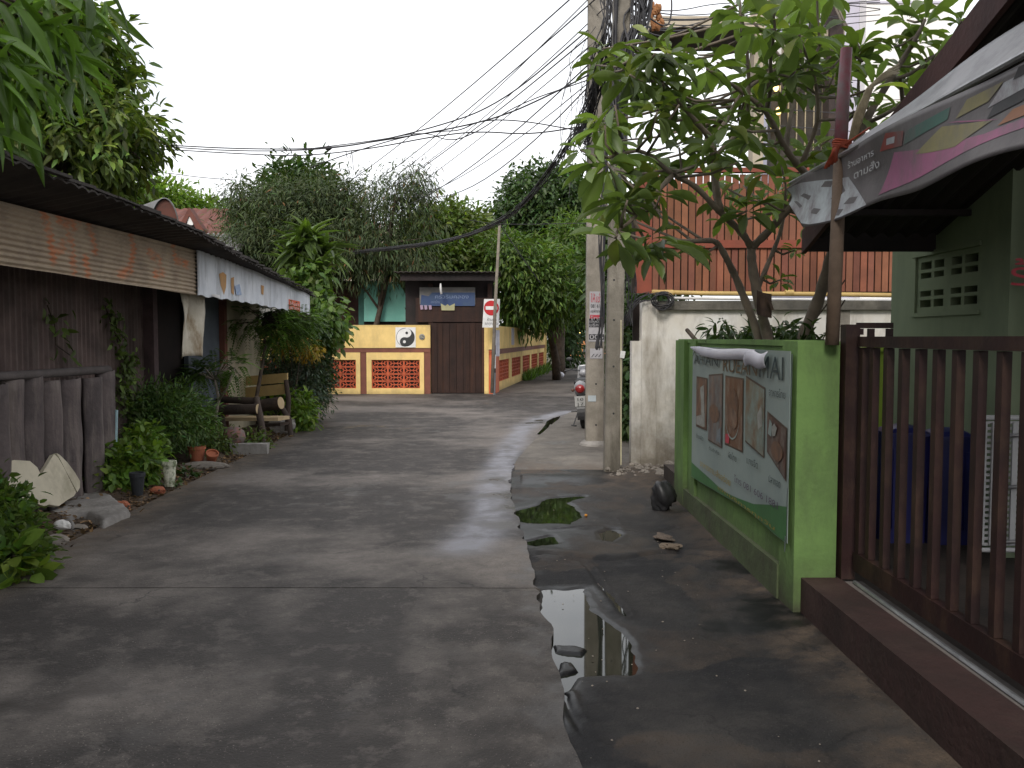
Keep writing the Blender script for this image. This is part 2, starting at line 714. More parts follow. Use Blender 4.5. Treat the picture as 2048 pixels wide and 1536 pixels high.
LE = [(-8, -3.2), (5.4, -3.25), (6.8, -3.32), (8.5, -3.38), (11.5, -3.42), (15, -3.6), (18, -4.1), (20.3, -4.7), (21.5, -8), (22.4, -14), (23.4, -14)]
RE = [(-8, .26), (3.3, .225), (4.75, .18), (5.9, .125), (7.3, .04), (8.36, -.02), (10.1, .02), (11.5, .2), (13, .42), (15, .75), (17, 1.15), (19, 1.9), (22, 2.3), (30, 2.9), (40, 3.2), (60, 3.4), (90, 3.4)]


def segdist(x, y, P):
    d = np.full(np.shape(x), 1e9)
    for (a, b) in zip(P, P[1:]):
        ax, ay, bx, by = a[0], a[1], b[0], b[1]
        L2 = (bx - ax) ** 2 + (by - ay) ** 2 + 1e-9
        t = np.clip(((x - ax) * (bx - ax) + (y - ay) * (by - ay)) / L2, 0, 1)
        d = np.minimum(d, np.hypot(x - ax - t * (bx - ax), y - ay - t * (by - ay)))
    return d


def sdpoly(x, y, P):
    d = segdist(x, y, list(P) + [P[0]])
    ins = np.zeros(np.shape(x), bool)
    n = len(P)
    for i in range(n):
        x1, y1 = P[i][0], P[i][1]
        x2, y2 = P[(i + 1) % n][0], P[(i + 1) % n][1]
        c = ((y1 > y) != (y2 > y)) & (x < (x2 - x1) * (y - y1) / ((y2 - y1) + 1e-12) + x1)
        ins ^= c
    return np.where(ins, -d, d)


def road_mat(name, dark, pale, dirt, spk=1.0, wetrough=.12, dryrough=.75, wetdark=.55, spec=.5):
    m = bpy.data.materials.new(name)
    m.use_nodes = True
    t = m.node_tree
    N, Lk = t.nodes, t.links
    b = N['Principled BSDF']
    co = N.new('ShaderNodeTexCoord')

    def noise(s, det=8, ro=.65, vec=None):
        n = N.new('ShaderNodeTexNoise')
        n.inputs['Scale'].default_value = s
        n.inputs['Detail'].default_value = det
        n.inputs['Roughness'].default_value = ro
        Lk.new(vec or co.outputs['Object'], n.inputs['Vector'])
        return n.outputs['Fac']

    def attr(a):
        n = N.new('ShaderNodeAttribute')
        n.attribute_name = a
        return n.outputs['Fac']

    def math_(op, a, b_, clamp=False):
        n = N.new('ShaderNodeMath')
        n.operation = op
        n.use_clamp = clamp
        for i, q in enumerate((a, b_)):
            if isinstance(q, (int, float)):
                n.inputs[i].default_value = q
            else:
                Lk.new(q, n.inputs[i])
        return n.outputs[0]

    def mrange(v, a, b_, c=0., d=1.):
        n = N.new('ShaderNodeMapRange')
        Lk.new(v, n.inputs[0])
        for i, q in enumerate((a, b_, c, d)):
            n.inputs[i + 1].default_value = q
        return n.outputs[0]

    def mix(f, a, b_, bt='MIX'):
        n = N.new('ShaderNodeMix')
        n.data_type = 'RGBA'
        n.blend_type = bt
        if isinstance(f, (int, float)):
            n.inputs[0].default_value = f
        else:
            Lk.new(f, n.inputs[0])
        for i, q in ((6, a), (7, b_)):
            if isinstance(q, tuple):
                n.inputs[i].default_value = (*q, 1)
            else:
                Lk.new(q, n.inputs[i])
        return n.outputs[2]
    f = math_('ADD', attr('pale'), mrange(noise(3.0), .3, .7, -.3, .3), True)
    c = mix(f, dark, pale)
    c = mix(mrange(noise(5.5, 9, .75), .52, .60, 0, .35), c, pale)
    c = mix(mrange(noise(14, 6), .35, .75, 0, .4), c, tuple(x * .55 for x in dark))
    c = mix(math_('MULTIPLY', attr('dirt'), mrange(noise(7, 8, .7), .3, .6), True), c, dirt)
    sp = math_('MULTIPLY', mrange(noise(110, 2, .5), .66, .72, 0, .75 * spk), mrange(noise(1.1, 5, .6), .42, .62, .08, 1))
    c = mix(sp, c, tuple(min(1, x * 2.0) for x in pale))
    sp2 = mrange(noise(120, 2, .5, None), .3, .42, .5 * spk, 0)
    c = mix(sp2, c, tuple(x * .4 for x in dark))
    # cracks
    vo = N.new('ShaderNodeTexVoronoi')
    vo.feature = 'DISTANCE_TO_EDGE'
    vo.inputs['Scale'].default_value = 0.75
    nw = N.new('ShaderNodeTexNoise')
    nw.inputs['Scale'].default_value = 5
    nw.inputs['Detail'].default_value = 7
    Lk.new(co.outputs['Object'], nw.inputs['Vector'])
    va = N.new('ShaderNodeVectorMath')
    va.operation = 'MULTIPLY_ADD'
    va.inputs[1].default_value = (.35, .35, 0)
    Lk.new(nw.outputs['Color'], va.inputs[0])
    Lk.new(co.outputs['Object'], va.inputs[2])
    Lk.new(va.outputs[0], vo.inputs['Vector'])
    ck = math_('MULTIPLY', mrange(vo.outputs['Distance'], 0.0, .006, 1, 0), mrange(noise(1.3, 3), .5, .62, 0, .8))
    c = mix(ck, c, tuple(x * .3 for x in dark))
    c = mix(math_('MULTIPLY', attr('sky_sheen'), mrange(noise(6, 8, .7), .25, .6, .35, 1), True), c, (.235, .235, .262))  # pale blue-grey paints the sky reflected in the wet streak
    wet = math_('ADD', attr('wet'), mrange(noise(2.3, 7, .6), .40, .62, -.38, .26), True)
    wet = mrange(wet, .22, .8)
    c = mix(wet, c, tuple(x * wetdark for x in dark))
    Lk.new(c, b.inputs['Base Color'])
    Lk.new(math_('MINIMUM', math_('MAXIMUM', mrange(wet, 0, 1, dryrough, wetrough), .03), 1.0), b.inputs['Roughness'])
    b.inputs['Specular IOR Level'].default_value = spec
    bp = N.new('ShaderNodeBump')
    bp.inputs['Distance'].default_value = .012
    h = math_('ADD', noise(70, 4, .6), math_('MULTIPLY', noise(9, 6), 1.5))
    Lk.new(h, bp.inputs['Height'])
    Lk.new(mrange(wet, 0, 1, .4, .06), bp.inputs['Strength'])
    Lk.new(bp.outputs[0], b.inputs['Normal'])
    return m


def strip(name, ys, left, right, nx, zf, mat, attrf, thick=0.0, kind='structure', org=(0, 0, 0)):
    X, Yg = [], []
    for y in ys:
        a, b = left(y), right(y)
        X.append(np.linspace(a, b, nx + 1))
        Yg.append(np.full(nx + 1, y))
    X, Yg = np.array(X), np.array(Yg)
    Z = zf(X, Yg)
    A = attrf(X, Yg)
    mb = MB()
    n = nx + 1
    mb.vv(zip(X.ravel().tolist(), Yg.ravel().tolist(), Z.ravel().tolist()))
    mb.ff([(j * n + i, j * n + i + 1, (j + 1) * n + i + 1, (j + 1) * n + i) for j in range(len(ys) - 1) for i in range(nx)])
    if thick:
        ring = [(0, i) for i in range(n)] + [(j, nx) for j in range(1, len(ys))] + [(len(ys) - 1, i) for i in range(nx - 1, -1, -1)] + [(j, 0) for j in range(len(ys) - 2, 0, -1)]
        k = mb.vv([(X[j, i], Yg[j, i], Z[j, i] - thick) for j, i in ring])
        m_ = len(ring)
        for q in range(m_):
            j, i = ring[q]
            j2, i2 = ring[(q + 1) % m_]
            mb.ff([(j2 * n + i2, j * n + i, k + q, k + (q + 1) % m_)])
        A = {a: np.concatenate([v.ravel(), [v[j, i] for j, i in ring]]) for a, v in A.items()}
    else:
        A = {a: v.ravel() for a, v in A.items()}
    o = mb.build(name, mat, None, org, smooth=(name == 'side_strip'), attrs=A)
    o['kind'] = kind
    return o


streak = [gnd(a, b) for a, b in [(1135, 826), (1085, 838), (1050, 856), (1032, 880), (1018, 905), (1003, 935), (992, 965), (985, 1000), (975, 1040), (960, 1075), (925, 1105)]]
tyre1 = [gnd(a, b) for a, b in [(690, 1180), (640, 1300), (560, 1536), (500, 1700)]]
tyre2 = [gnd(a, b) for a, b in [(800, 1180), (760, 1300), (725, 1536), (700, 1700)]]
tyre3 = [gnd(a, b) for a, b in [(320, 1215), (210, 1300), (80, 1400), (-150, 1500)]]
tyre4 = [gnd(a, b) for a, b in [(420, 1130), (700, 1105), (950, 1085), (1010, 1060)]]
darkpatch = [gnd(a, b) for a, b in [(-150, 1180), (40, 1190), (150, 1240), (120, 1330), (-100, 1300)]]
midpatch = [gnd(a, b) for a, b in [(450, 1050), (700, 1035), (950, 1040), (900, 1120), (600, 1130), (350, 1120)]]


def road_attr(X, Y):
    near = np.clip((6.0 - Y) / 2.5, 0, 1)
    pale = 0.30 + .14 * near + (3.4 - 1.5 * near) * (fbm(X * .45, Y, 1.5, 5, 0) - .51) + 1.1 * (fbm(X, Y * .8, .4, 3, 1) - .5)
    pale = pale - .6 * np.exp(-(segdist(X, Y, tyre3) / .13) ** 2) - .35 * np.exp(-(segdist(X, Y, tyre4) / .16) ** 2)
    pale = pale - .9 * np.exp(-(segdist(X, Y, tyre1) / .11) ** 2) * (Y < 6) - .9 * np.exp(-(segdist(X, Y, tyre2) / .09) ** 2) * (Y < 6)
    pale = pale - .5 * np.clip(1 - np.maximum(sdpoly(X, Y, darkpatch), 0) / .2, 0, 1) - .22 * np.clip(1 - np.maximum(sdpoly(X, Y, midpatch), 0) / .5, 0, 1)
    pale = pale + .35 * np.exp(-((Y - 4.75) / .22) ** 2) + .42 * np.exp(-((Y - 9.4) / .5) ** 2) * (fbm(X, Y, .5, 3, 3) > .47) + .3 * np.exp(-((Y - 14.6) / .5) ** 2)
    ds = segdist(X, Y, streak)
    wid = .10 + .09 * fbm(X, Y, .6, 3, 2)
    sky_sheen = 1.3 * np.exp(-(ds / (wid * 1.15)) ** 2) * (Y > 5.6)
    wet = .35 * np.exp(-(ds / (wid * 1.5)) ** 2) * (Y > 5.6)
    e = np.array([[interp(y, RE) for y in row] for row in Y[:, :1]])
    wet = wet + .5 * np.exp(-((e - X) / .18) ** 2) * (Y < 8.4) * (.4 + fbm(X, Y, .7, 3, 4))
    wet = wet + .55 * np.clip(fbm(X * .5, Y, 1.1, 4, 5) - .52, 0, 1) * 3
    le = np.array([[interp(y, LE) for y in row] for row in Y[:, :1]])
    pale = pale + .35 * np.exp(-(ds / (wid * 1.4)) ** 2)  # streak lightened further for the sky it mirrors
    dirt = np.clip(1.15 - (X - le) / (.28 + .25 * fbm(X, Y, .6, 3, 6)), 0, 1) * (Y < 21)
    return {'pale': np.clip(pale, 0, 1), 'wet': wet, 'dirt': dirt, 'sky_sheen': np.clip(sky_sheen, 0, 1)}


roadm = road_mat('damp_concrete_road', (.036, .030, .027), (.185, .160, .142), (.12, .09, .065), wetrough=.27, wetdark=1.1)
base = MB()
base.quad((-300, -200, -.07), (300, -200, -.07), (300, 500, -.07), (-300, 500, -.07))
tag(base.build('ground', M('earth', (.10, .09, .06), (.05, .055, .03), .5, .95, .2, 8)), kind='structure')
JY = 5.085
ys1 = list(np.arange(-8, 2, .5)) + list(np.arange(2, JY, .07)) + [JY]
ys2 = [JY + .014] + list(np.arange(JY + .08, 12, .08)) + list(np.arange(12, 23.35, .16))
zr = lambda X, Y: .03 + .010 * (fbm(X, Y, 1.5, 3, 1) - .5)
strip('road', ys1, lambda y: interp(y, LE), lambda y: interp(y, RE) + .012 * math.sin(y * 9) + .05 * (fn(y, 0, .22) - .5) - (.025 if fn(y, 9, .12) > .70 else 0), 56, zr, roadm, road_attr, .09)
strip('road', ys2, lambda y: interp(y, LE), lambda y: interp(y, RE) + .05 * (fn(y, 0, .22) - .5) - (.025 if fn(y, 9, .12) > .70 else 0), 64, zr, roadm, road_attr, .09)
WL0, WL1 = Vector((-.53, 22.9, 0)), Vector((1.51, 39.0, 0))
strip('lane', list(np.arange(23.35, 90, 1.0)), lambda y: -.6 + (y - 23.35) * (2.04 / 16.1), lambda y: 3.2 + max(0, (y - 30)) * .10, 16,
      lambda X, Y: .03 + 0 * X, roadm, road_attr, .09)

# wet asphalt strip on the right, with real hollows that hold water
PUD = [
    [(1080, 1178), (1168, 1176), (1173, 1217), (1206, 1238), (1242, 1258), (1264, 1290), (1256, 1342), (1190, 1346), (1152, 1352), (1128, 1392), (1117, 1388), (1104, 1310), (1090, 1250)],
    [(1020, 1024), (1060, 1016), (1092, 1002), (1112, 996), (1165, 993), (1120, 1003), (1135, 1016), (1170, 1034), (1140, 1047), (1058, 1046), (1030, 1036)],
    [(1055, 1084), (1100, 1073), (1103, 1084), (1072, 1089)],
    [(1190, 1066), (1220, 1060), (1247, 1068), (1226, 1083), (1200, 1080)],
]
PUDW = [[gnd(a, b) for a, b in p] for p in PUD]
islands = [[gnd(a, b) for a, b in [(1100, 1286), (1172, 1300), (1172, 1312), (1108, 1306)]], [gnd(a, b) for a, b in [(1120, 1322), (1150, 1325), (1165, 1345), (1118, 1350)]]]


crack1 = [gnd(a, b) for a, b in [(1058, 1114), (1085, 1108), (1112, 1110), (1165, 1124), (1182, 1140), (1196, 1165), (1224, 1195), (1252, 1232)]]
crack2 = [gnd(a, b) for a, b in [(1128, 1392), (1145, 1432), (1170, 1470), (1200, 1478), (1232, 1492), (1295, 1484)]]
crack3 = [gnd(a, b) for a, b in [(1100, 1060), (1200, 1052), (1300, 1068), (1352, 1060)]]


def strip_z(X, Y):
    z = .012 * (fbm(X, Y, .9, 4, 3) - .5) + .004 * (fbm(X, Y, .12, 3, 4) - .5) + .004
    z = z + .035 * np.clip((X - 1.15) / .4, 0, 1)
    z = z + .03 * np.exp(-((Y - 9.25) / .28) ** 2) * (X > .1)
    z = z + .014 * np.exp(-((Y - 6.0 - .1 * np.sin(X * 7)) / .07) ** 2) - .012 * np.exp(-((Y - 5.93 - .1 * np.sin(X * 7)) / .02) ** 2)
    wob = .15 * (fbm(X, Y, .30, 3, 5) - .5)
    for p in PUDW:
        d = sdpoly(X, Y, p) + wob
        z = np.where(d < .05, z - .030 * np.clip((.05 - d) / .085, 0, 1), z)
    for p in islands:
        d = sdpoly(X, Y, p) + wob
        z = z + .034 * np.clip((.01 - d) / .03, 0, 1)
    for cp, dp in ((crack1, .014), (crack2, .014), (crack3, .010)):
        d = segdist(X, Y, cp) + .02 * (fbm(X, Y, .12, 2, 6) - .5)
        z = z - dp * np.exp(-(d / .014) ** 2) + .007 * np.exp(-((d - .04) / .018) ** 2)
    return z


def strip_attr(X, Y):
    pale = .24 + 2.6 * (fbm(X, Y, .8, 5, 6) - .54) + .65 * np.clip((Y - 5.8) / 2.6, 0, 1)
    pale = pale + .45 * np.exp(-((Y - 6.05) / .09) ** 2) * (X < .9) + .5 * np.exp(-(((X - .7) / .45) ** 2 + ((Y - 3.15) / .22) ** 2))
    wet = .12 + 1.5 * np.clip(fbm(X, Y, .9, 4, 7) - .47, 0, 1) * 2
    for p in PUDW:
        wet = wet + .9 * np.clip(1 - np.maximum(sdpoly(X, Y, p), 0) / .16, 0, 1)
    wet = wet + .5 * np.exp(-((Y - 7.0) / .9) ** 2) * (X < .9)
    dirt = np.clip((X - 1.25) / .3, 0, 1) * .8 + np.clip((Y - 8.0) / 1.2, 0, 1) * (X > .1) + .4 * (fbm(X, Y, .7, 4, 2) > .58)
    return {'pale': np.clip(pale, 0, 1), 'wet': wet, 'dirt': np.clip(dirt, 0, 1)}


stripm = road_mat('wet_asphalt_strip', (.013, .0125, .014), (.052, .047, .043), (.085, .062, .045), 1.0, .34, .8, .5, .3)
ysr = list(np.arange(-8, 2.4, .4)) + list(np.arange(2.4, 3.4, .025)) + list(np.arange(3.4, 5.1, .011)) + list(np.arange(5.1, 9.9, .025))
strip('side_strip', ysr, lambda y: interp(y, RE) - .09, lambda y: 1.62, 110, strip_z, stripm, strip_attr)
water = bpy.data.materials.new('puddle_water')
water.use_nodes = True
wb_ = water.node_tree.nodes['Principled BSDF']
wb_.inputs['Base Color'].default_value = (.012, .014, .008, 1)
wb_.inputs['Roughness'].default_value = .03
wb_.inputs['IOR'].default_value = 1.38
wb_.inputs['Specular IOR Level'].default_value = .75
for k, p in enumerate(PUDW):
    mb = MB()
    xs, yy = [q.x for q in p], [q.y for q in p]
    lo = max(min(xs) - .10, interp((min(yy) + max(yy)) / 2, RE) - .03)
    mb.quad((lo, min(yy) - .12, -.006), (max(xs) + .1, min(yy) - .12, -.006), (max(xs) + .1, max(yy) + .12, -.006), (lo, max(yy) + .12, -.006))
    tag(mb.build('puddle', water), kind='structure')
mb = MB()
fp = [gnd(a, b, .036) for a, b in [(1074, 868), (1084, 858), (1090, 850), (1094, 842), (1106, 836), (1121, 832), (1114, 842), (1106, 850), (1100, 848), (1092, 864), (1082, 869)]]
mb.poly(fp)
tag(mb.build('puddle', water), kind='structure')

# concrete apron round the poles
apm = road_mat('dirty_concrete_apron', (.075, .064, .055), (.21, .185, .155), (.13, .095, .07), .8, .2, .8)


def apr_attr(X, Y):
    return {'pale': np.clip(.45 + 1.2 * (fbm(X, Y, .8, 5, 1) - .5), 0, 1), 'wet': .9 * np.clip(fbm(X, Y, .8, 4, 2) - .55, 0, 1) * 2 + .25 * (Y < 10.4),
            'dirt': np.clip(1 - (Y - 9.7) / .8, 0, 1) * (fbm(X, Y, .3, 3, 3) > .4)}


strip('apron', [9.72, 9.8] + list(np.arange(9.95, 18, .15)), lambda y: interp(y, RE) - .0, lambda y: 3.4 if y > 10.4 else 1.6 + (y - 9.7) * 2.4, 34,
      lambda X, Y: -.03 + .05 * np.clip((Y - 9.72) / .25, 0, 1) + .03 * np.clip((Y - 9.95) / .6, 0, 1) + .022 * (fbm(X, Y, .5, 4, 4) - .5), apm, apr_attr, .1)

# verge of soil on the left
def verge_z(X, Y):
    le = np.array([[interp(y, LE) for y in row] for row in Y[:, :1]])
    k = np.clip((le - X) / .45, 0, 1)
    return -.01 + .12 * k * (.5 + fbm(X, Y, .9, 4, 1)) + .05 * k * (fbm(X, Y, .18, 3, 2) - .5)


zero = lambda X, Y: {'pale': 0 * X}
strip('verge', list(np.arange(-8, 21, .12)), lambda y: -5.2, lambda y: interp(y, LE) + .05 + .10 * (fn(y, 3, .5) - .5), 26, verge_z, soil, zero)
g = np.random.RandomState(5)
n = 2600
Yl = g.uniform(4.6, 15, n)
Xl = np.array([interp(y, LE) for y in Yl]) + .08 - np.abs(g.randn(n)) * .30
Zl = verge_z(np.minimum(Xl, np.array([interp(y, LE) for y in Yl]))[:, None], Yl[:, None])[:, 0] + .012
D = g.randn(n, 3)
D[:, 2] *= .25
U = g.randn(n, 3) * .4 + np.array((0, 0, 1.))
t_ = np.exp(g.randn(n) * .5)[:, None] * np.array((1.0, .72, .5))
LITTER = leafmat('dry_leaf', (.14, .12, .09), .1, .8)
lo_ = leaf_obj('leaf_litter', np.stack([Xl, Yl, Zl], 1), D, U, g.uniform(.03, .09, n), g.uniform(.015, .04, n), t_, 'fold', LITTER, None, (-3.6, 8, 0))
tag(lo_, 'brown dry leaf litter lying along the soil verge of the road', 'leaf litter', kind='stuff')

# yard floor behind the gate
yf = MB()
yf.span((1.62, -3, -.05), (7.5, 9.0, .20))
tag(yf.build('yard_floor', M('yard_concrete', (.06, .045, .038), (.03, .024, .022), 2, .8, .2)), kind='structure')

# ================================================================== LEFT SIDE: the tin shed
XF = -3.45
shed = thing('tin_shed', 'long dark tin shed with beige corrugated fascia and white end panel, left of the road', 'shed', (-4.3, 6, 0))


def fas_top(y):
    return interp(y, [(-8, 2.50), (5.7, 2.47), (9.5, 2.50), (11.2, 2.44), (14.5, 2.27)])


def fas_bot(y):
    return interp(y, [(-8, 2.03), (5.6, 2.04), (9.3, 2.01), (11.2, 2.0), (14.5, 1.94)])


strokes = [[(88, 425), (100, 470), (108, 520)], [(120, 440), (150, 450), (165, 430)], [(140, 470), (145, 505), (148, 540)], [(118, 500), (128, 490)],
           [(180, 455), (190, 500)], [(172, 520), (176, 545)], [(262, 470), (268, 500), (262, 530), (255, 545)], [(298, 505), (318, 520), (322, 545)],
           [(345, 490), (352, 520), (375, 530)], [(240, 548), (262, 545)], [(310, 548), (325, 545)]]
sw = [[(atX(a, b, XF).y, atX(a, b, XF).z) for a, b in s_] for s_ in strokes]
ny = 620
nzr = 72
Yv = np.concatenate([np.linspace(-8, 5, 40)[:-1], np.linspace(5, 9.34, ny)])
rows = []
for j in range(nzr + 1):
    tt = j / nzr
    zt = np.array([fas_bot(y) * (1 - tt) + fas_top(y) * tt for y in Yv])
    if j == 0:
        zt = zt + .012 * (fbm(Yv, Yv * 0, .5, 3) - .5)
    rows.append(zt)
Zf = np.array(rows)
Yf = np.tile(Yv, (nzr + 1, 1))
Xf = XF + .0105 * np.sin(Zf / .042 * 2 * math.pi) + .012 * (fbm(Yf, Zf, 1.2, 2) - .5)
dd = np.full(Yf.shape, 9.)
for s_ in sw:
    dd = np.minimum(dd, segdist(Yf, Zf * 1.0, s_))
pm = np.clip((.06 - dd) / .03, 0, 1) * np.clip(fbm(Yf, Zf, .05, 3, 3) * 2.2 - .45, 0, 1)
Tn = np.ones(Yf.shape + (3,))
Tn = Tn * (1 - pm[..., None]) + pm[..., None] * np.array((1.35, .72, .50))
mb = MB()
k = len(Yv)
mb.v = list(zip(Xf.ravel().tolist(), Yf.ravel().tolist(), Zf.ravel().tolist()))
mb.t = [tuple(q) for q in Tn.reshape(-1, 3).tolist()]
mb.ff([(j * k + i, j * k + i + 1, (j + 1) * k + i + 1, (j + 1) * k + i) for j in range(nzr) for i in range(k - 1)])
fasm = M('beige_corrugated_tin', (.46, .365, .265), (.37, .29, .21), 3, .7, .05, 60, grime=(.15, .12, .10), gamt=.5, gstretch=1.0, gscale=4, tint=True)
mb.build('fascia', fasm, shed, smooth=True)
# white tin end panel with stains, stickers
mb = MB()
wpan = M('whitewashed_tin', (.74, .76, .80), (.60, .63, .68), 3, .65, .08, 30, grime=(.26, .26, .27), gamt=.6, gstretch=.25, gscale=5)
for (a, b, o_) in ((9.30, 10.9, .004), (10.88, 12.6, 0), (12.58, 14.4, .005)):
    mb.slab(lambda u, v: (XF + .03 + o_ + .008 * math.sin(u * 9 + a), a + (b - a) * u, fas_bot(a + (b - a) * u) * (1 - v) + fas_top(a + (b - a) * u) * v + (.01 * math.sin(u * 25) if v == 0 else 0)), 24, 4, (-.012, 0, 0))
wp = mb.build('white_panel', wpan, shed)


def onpan(pts, name, mat, off=.043):
    q = MB()
    q.poly([atX(a, b, XF + off) for a, b in pts])
    return q.build(name, mat, shed)


onpan([(438, 548), (446, 544), (453, 550), (452, 575), (448, 590), (442, 572)], 'rust_stain', M('ochre_stain', (.55, .30, .12), (.42, .26, .14), 8, .8, .05))
onpan([(470, 572), (479, 568), (484, 590), (473, 590)], 'sticker_scrap', M('blue_scrap', (.25, .36, .6), (.5, .55, .62), 30, .6, 0))
onpan([(462, 556), (468, 554), (468, 590), (463, 586)], 'sticker_scrap', M('ochre_stain', ()))
onpan([(522, 570), (528, 572), (527, 590), (523, 588)], 'sticker_scrap', M('ochre_stain', ()))
onpan([(424, 588), (440, 590), (440, 597), (424, 592)], 'sticker_scrap', white_paint)
stk = onpan([(577, 598), (600, 603), (600, 624), (578, 618)], 'red_sticker', M('red_sticker', (.72, .16, .08), (.62, .13, .07), 10, .6, 0))
a0 = atX(579, 607, XF + .046)
text('sticker_lettering', 'ให้เช่า', white_paint, (XF + .05, 13.05, 2.045), (0, 1, 0), (0, 0, 1), .55, .06, shed)
text('sticker_lettering', '081234', white_paint, (XF + .05, 13.05, 1.99), (0, 1, 0), (0, 0, 1), .55, .035, shed)
# roof sheet with underside showing above the fascia
mb = MB()


def edge(y):
    return (interp(y, [(-8, -3.0), (8, -3.02), (10.4, -3.18), (14.6, -3.38)]), interp(y, [(-8, 2.68), (5, 2.625), (7, 2.59), (8.3, 2.56), (10.4, 2.47), (14.6, 2.27)]))


def rf(u, v):
    y = -8 + 22.7 * u
    ex, ez = edge(y)
    if v < .2:
        k_ = v / .2
        x = ex * (1 - k_) + (XF - .03) * k_
        z = ez * (1 - k_) + (fas_top(y) + .015) * k_
    else:
        k_ = (v - .2) / .8
        x = (XF - .03) * (1 - k_) + -7.2 * k_
        z = (fas_top(y) + .015) * (1 - k_) + 1.9 * k_
    z += .012 * math.sin(y / .075 * 2 * math.pi / 2) + .018 * (fn(y, v, .7) - .5) - (.03 * fn(y, 5, .35) if v == 0 else 0)
    return (x + (.03 * (fn(y, 1, .4) - .5) if v == 0 else 0), y, z)


mb.slab(rf, 460, 8, (0, 0, .015))
mb.build('roof', roof_tin, shed)
mb = MB()
for i in range(26):      # curled torn lower layer along the far edge
    y = 4.9 + i * .37
    ex, ez = edge(y)
    mb.box((ex - .01 + random.Random(i).uniform(-.01, .02), y, ez + .02), (.05, .40, .012 + .02 * random.Random(i + 9).random()), Matrix.Rotation(random.Random(i + 3).uniform(-.04, .04), 3, 'X'))
mb.build('roof_edge', roof_tin, shed)


def wallseg(y0, y1, mat, name, z0=0.0, x=-4.3, pitch=.085, amp=.017, top=2.55):
    q = MB()
    nn = max(4, int((y1 - y0) / pitch * 6))
    q.slab(lambda u, v: (x + amp * math.sin((y0 + (y1 - y0) * u) / pitch * 2 * math.pi) + .02 * (fn(u * 5, v, 1) - .5), y0 + (y1 - y0) * u, z0 + (top - z0) * v), nn, 3, (-.01, 0, 0))
    return q.build(name, mat, shed, smooth=False)


wallseg(-8, 5.2, dark_brown_tin, 'wall_sheet')
wallseg(5.35, 7.1, dark_brown_tin, 'wall_sheet', x=-4.33)
wallseg(7.08, 9.9, M('brown_tin_paler', (.19, .135, .122), (.11, .08, .073), 3, .75, .1, 60, grime=(.22, .19, .17), gamt=.5, gstretch=.1, gscale=7), 'wall_sheet', x=-4.28)
q = MB(); q.span((-4.36, 5.15, 0), (-4.26, 5.4, 2.5)); q.build('wall_post', dark_void, shed)
q = MB(); q.span((-4.27, 9.86, 0), (-4.15, 9.98, 2.45)); q.build('wall_post', M('mauve_post', (.13, .085, .085), (.08, .055, .055), 5, .8), shed)
q = MB(); q.span((-4.45, 9.98, 0), (-4.40, 11.6, 2.4)); q.build('wall_panel', dark_void, shed)  # near-black sheet paints the shade of the open shed interior
q = MB(); q.span((-4.36, 11.3, 0.3), (-4.30, 12.5, 2.4)); q.build('wall_panel', M('slate_sheet', (.10, .12, .14), (.06, .07, .085), 2, .6), shed)
q = MB(); q.span((-4.34, 12.5, 0), (-4.22, 12.62, 2.4)); q.build('wall_post', brown_paint, shed)
q = MB(); q.span((-4.38, 12.62, 0), (-4.26, 14.4, 2.3)); q.build('wall_panel', M('cream_plaster', (.55, .48, .34), (.42, .37, .27), 2, .8, .1, 30, grime=(.2, .2, .15), gamt=.5), shed)
q = MB(); q.span((-7.0, 14.3, 0), (-4.3, 14.4, 2.2)); q.build('end_wall', dark_brown_tin, shed)

# hanging dirty white cloth under the eave
hc = MB()
hc.slab(lambda u, v: (-3.62 + .04 * math.sin(u * 7 + v * 3) + .05 * (fn(u * 2, v * 3, 1) - .5), 9.35 + .62 * u - .04 * math.sin(v * 3), 2.06 - .74 * v + .05 * u * (1 - u) * 2 * v), 14, 16, (-.006, 0, 0))
cl = hc.build('hanging_cloth', M('stained_cloth', (.60, .55, .46), (.48, .43, .34), 5, .9, .2, 20, grime=(.20, .13, .06), gamt=.9, gstretch=.5, gscale=4), None, (-3.62, 9.6, 2.06), smooth=True)
tag(cl, 'stained off-white cloth hanging below the eave at the joint of beige and white fascia', 'cloth')

# half-barrel sheet standing on the shed roof
hb = MB()
c0, c1 = Vector((-4.45, 11.0, 3.08)), Vector((-5.25, 12.0, 3.10))
hb.slab(lambda u, v: (lambda c: Vector((c.x - .17 * math.cos(math.pi * u) * .94, c.y - .17 * math.cos(math.pi * u) * .3, c.z + .38 * math.sin(math.pi * u) - .12)))(c0.lerp(c1, v)), 18, 3, (.004, -.01, -.012))
hbo = hb.build('ridge_vent', M('dull_tin', (.22, .22, .23), (.15, .14, .13), 5, .55, .1, metal=.2), None, (-4.7, 11.3, 2.5), smooth=True)
tag(hbo, 'half-round grey tin vent hood standing up from the shed roof', 'roof vent')
hb = MB()
hb.prism([Vector((-4.45 - .16 * math.cos(math.pi * i / 12) * .94, 11.03 - .16 * math.cos(math.pi * i / 12) * .3, 2.96 + .36 * math.sin(math.pi * i / 12))) for i in range(13)], (-.01, .03, 0))
hb.span((-4.62, 11.06, 2.3), (-4.30, 11.3, 2.955))
hb.build('end_plate', M('rust_brown', (.15, .06, .045), (.10, .05, .04), 6, .85), hbo)

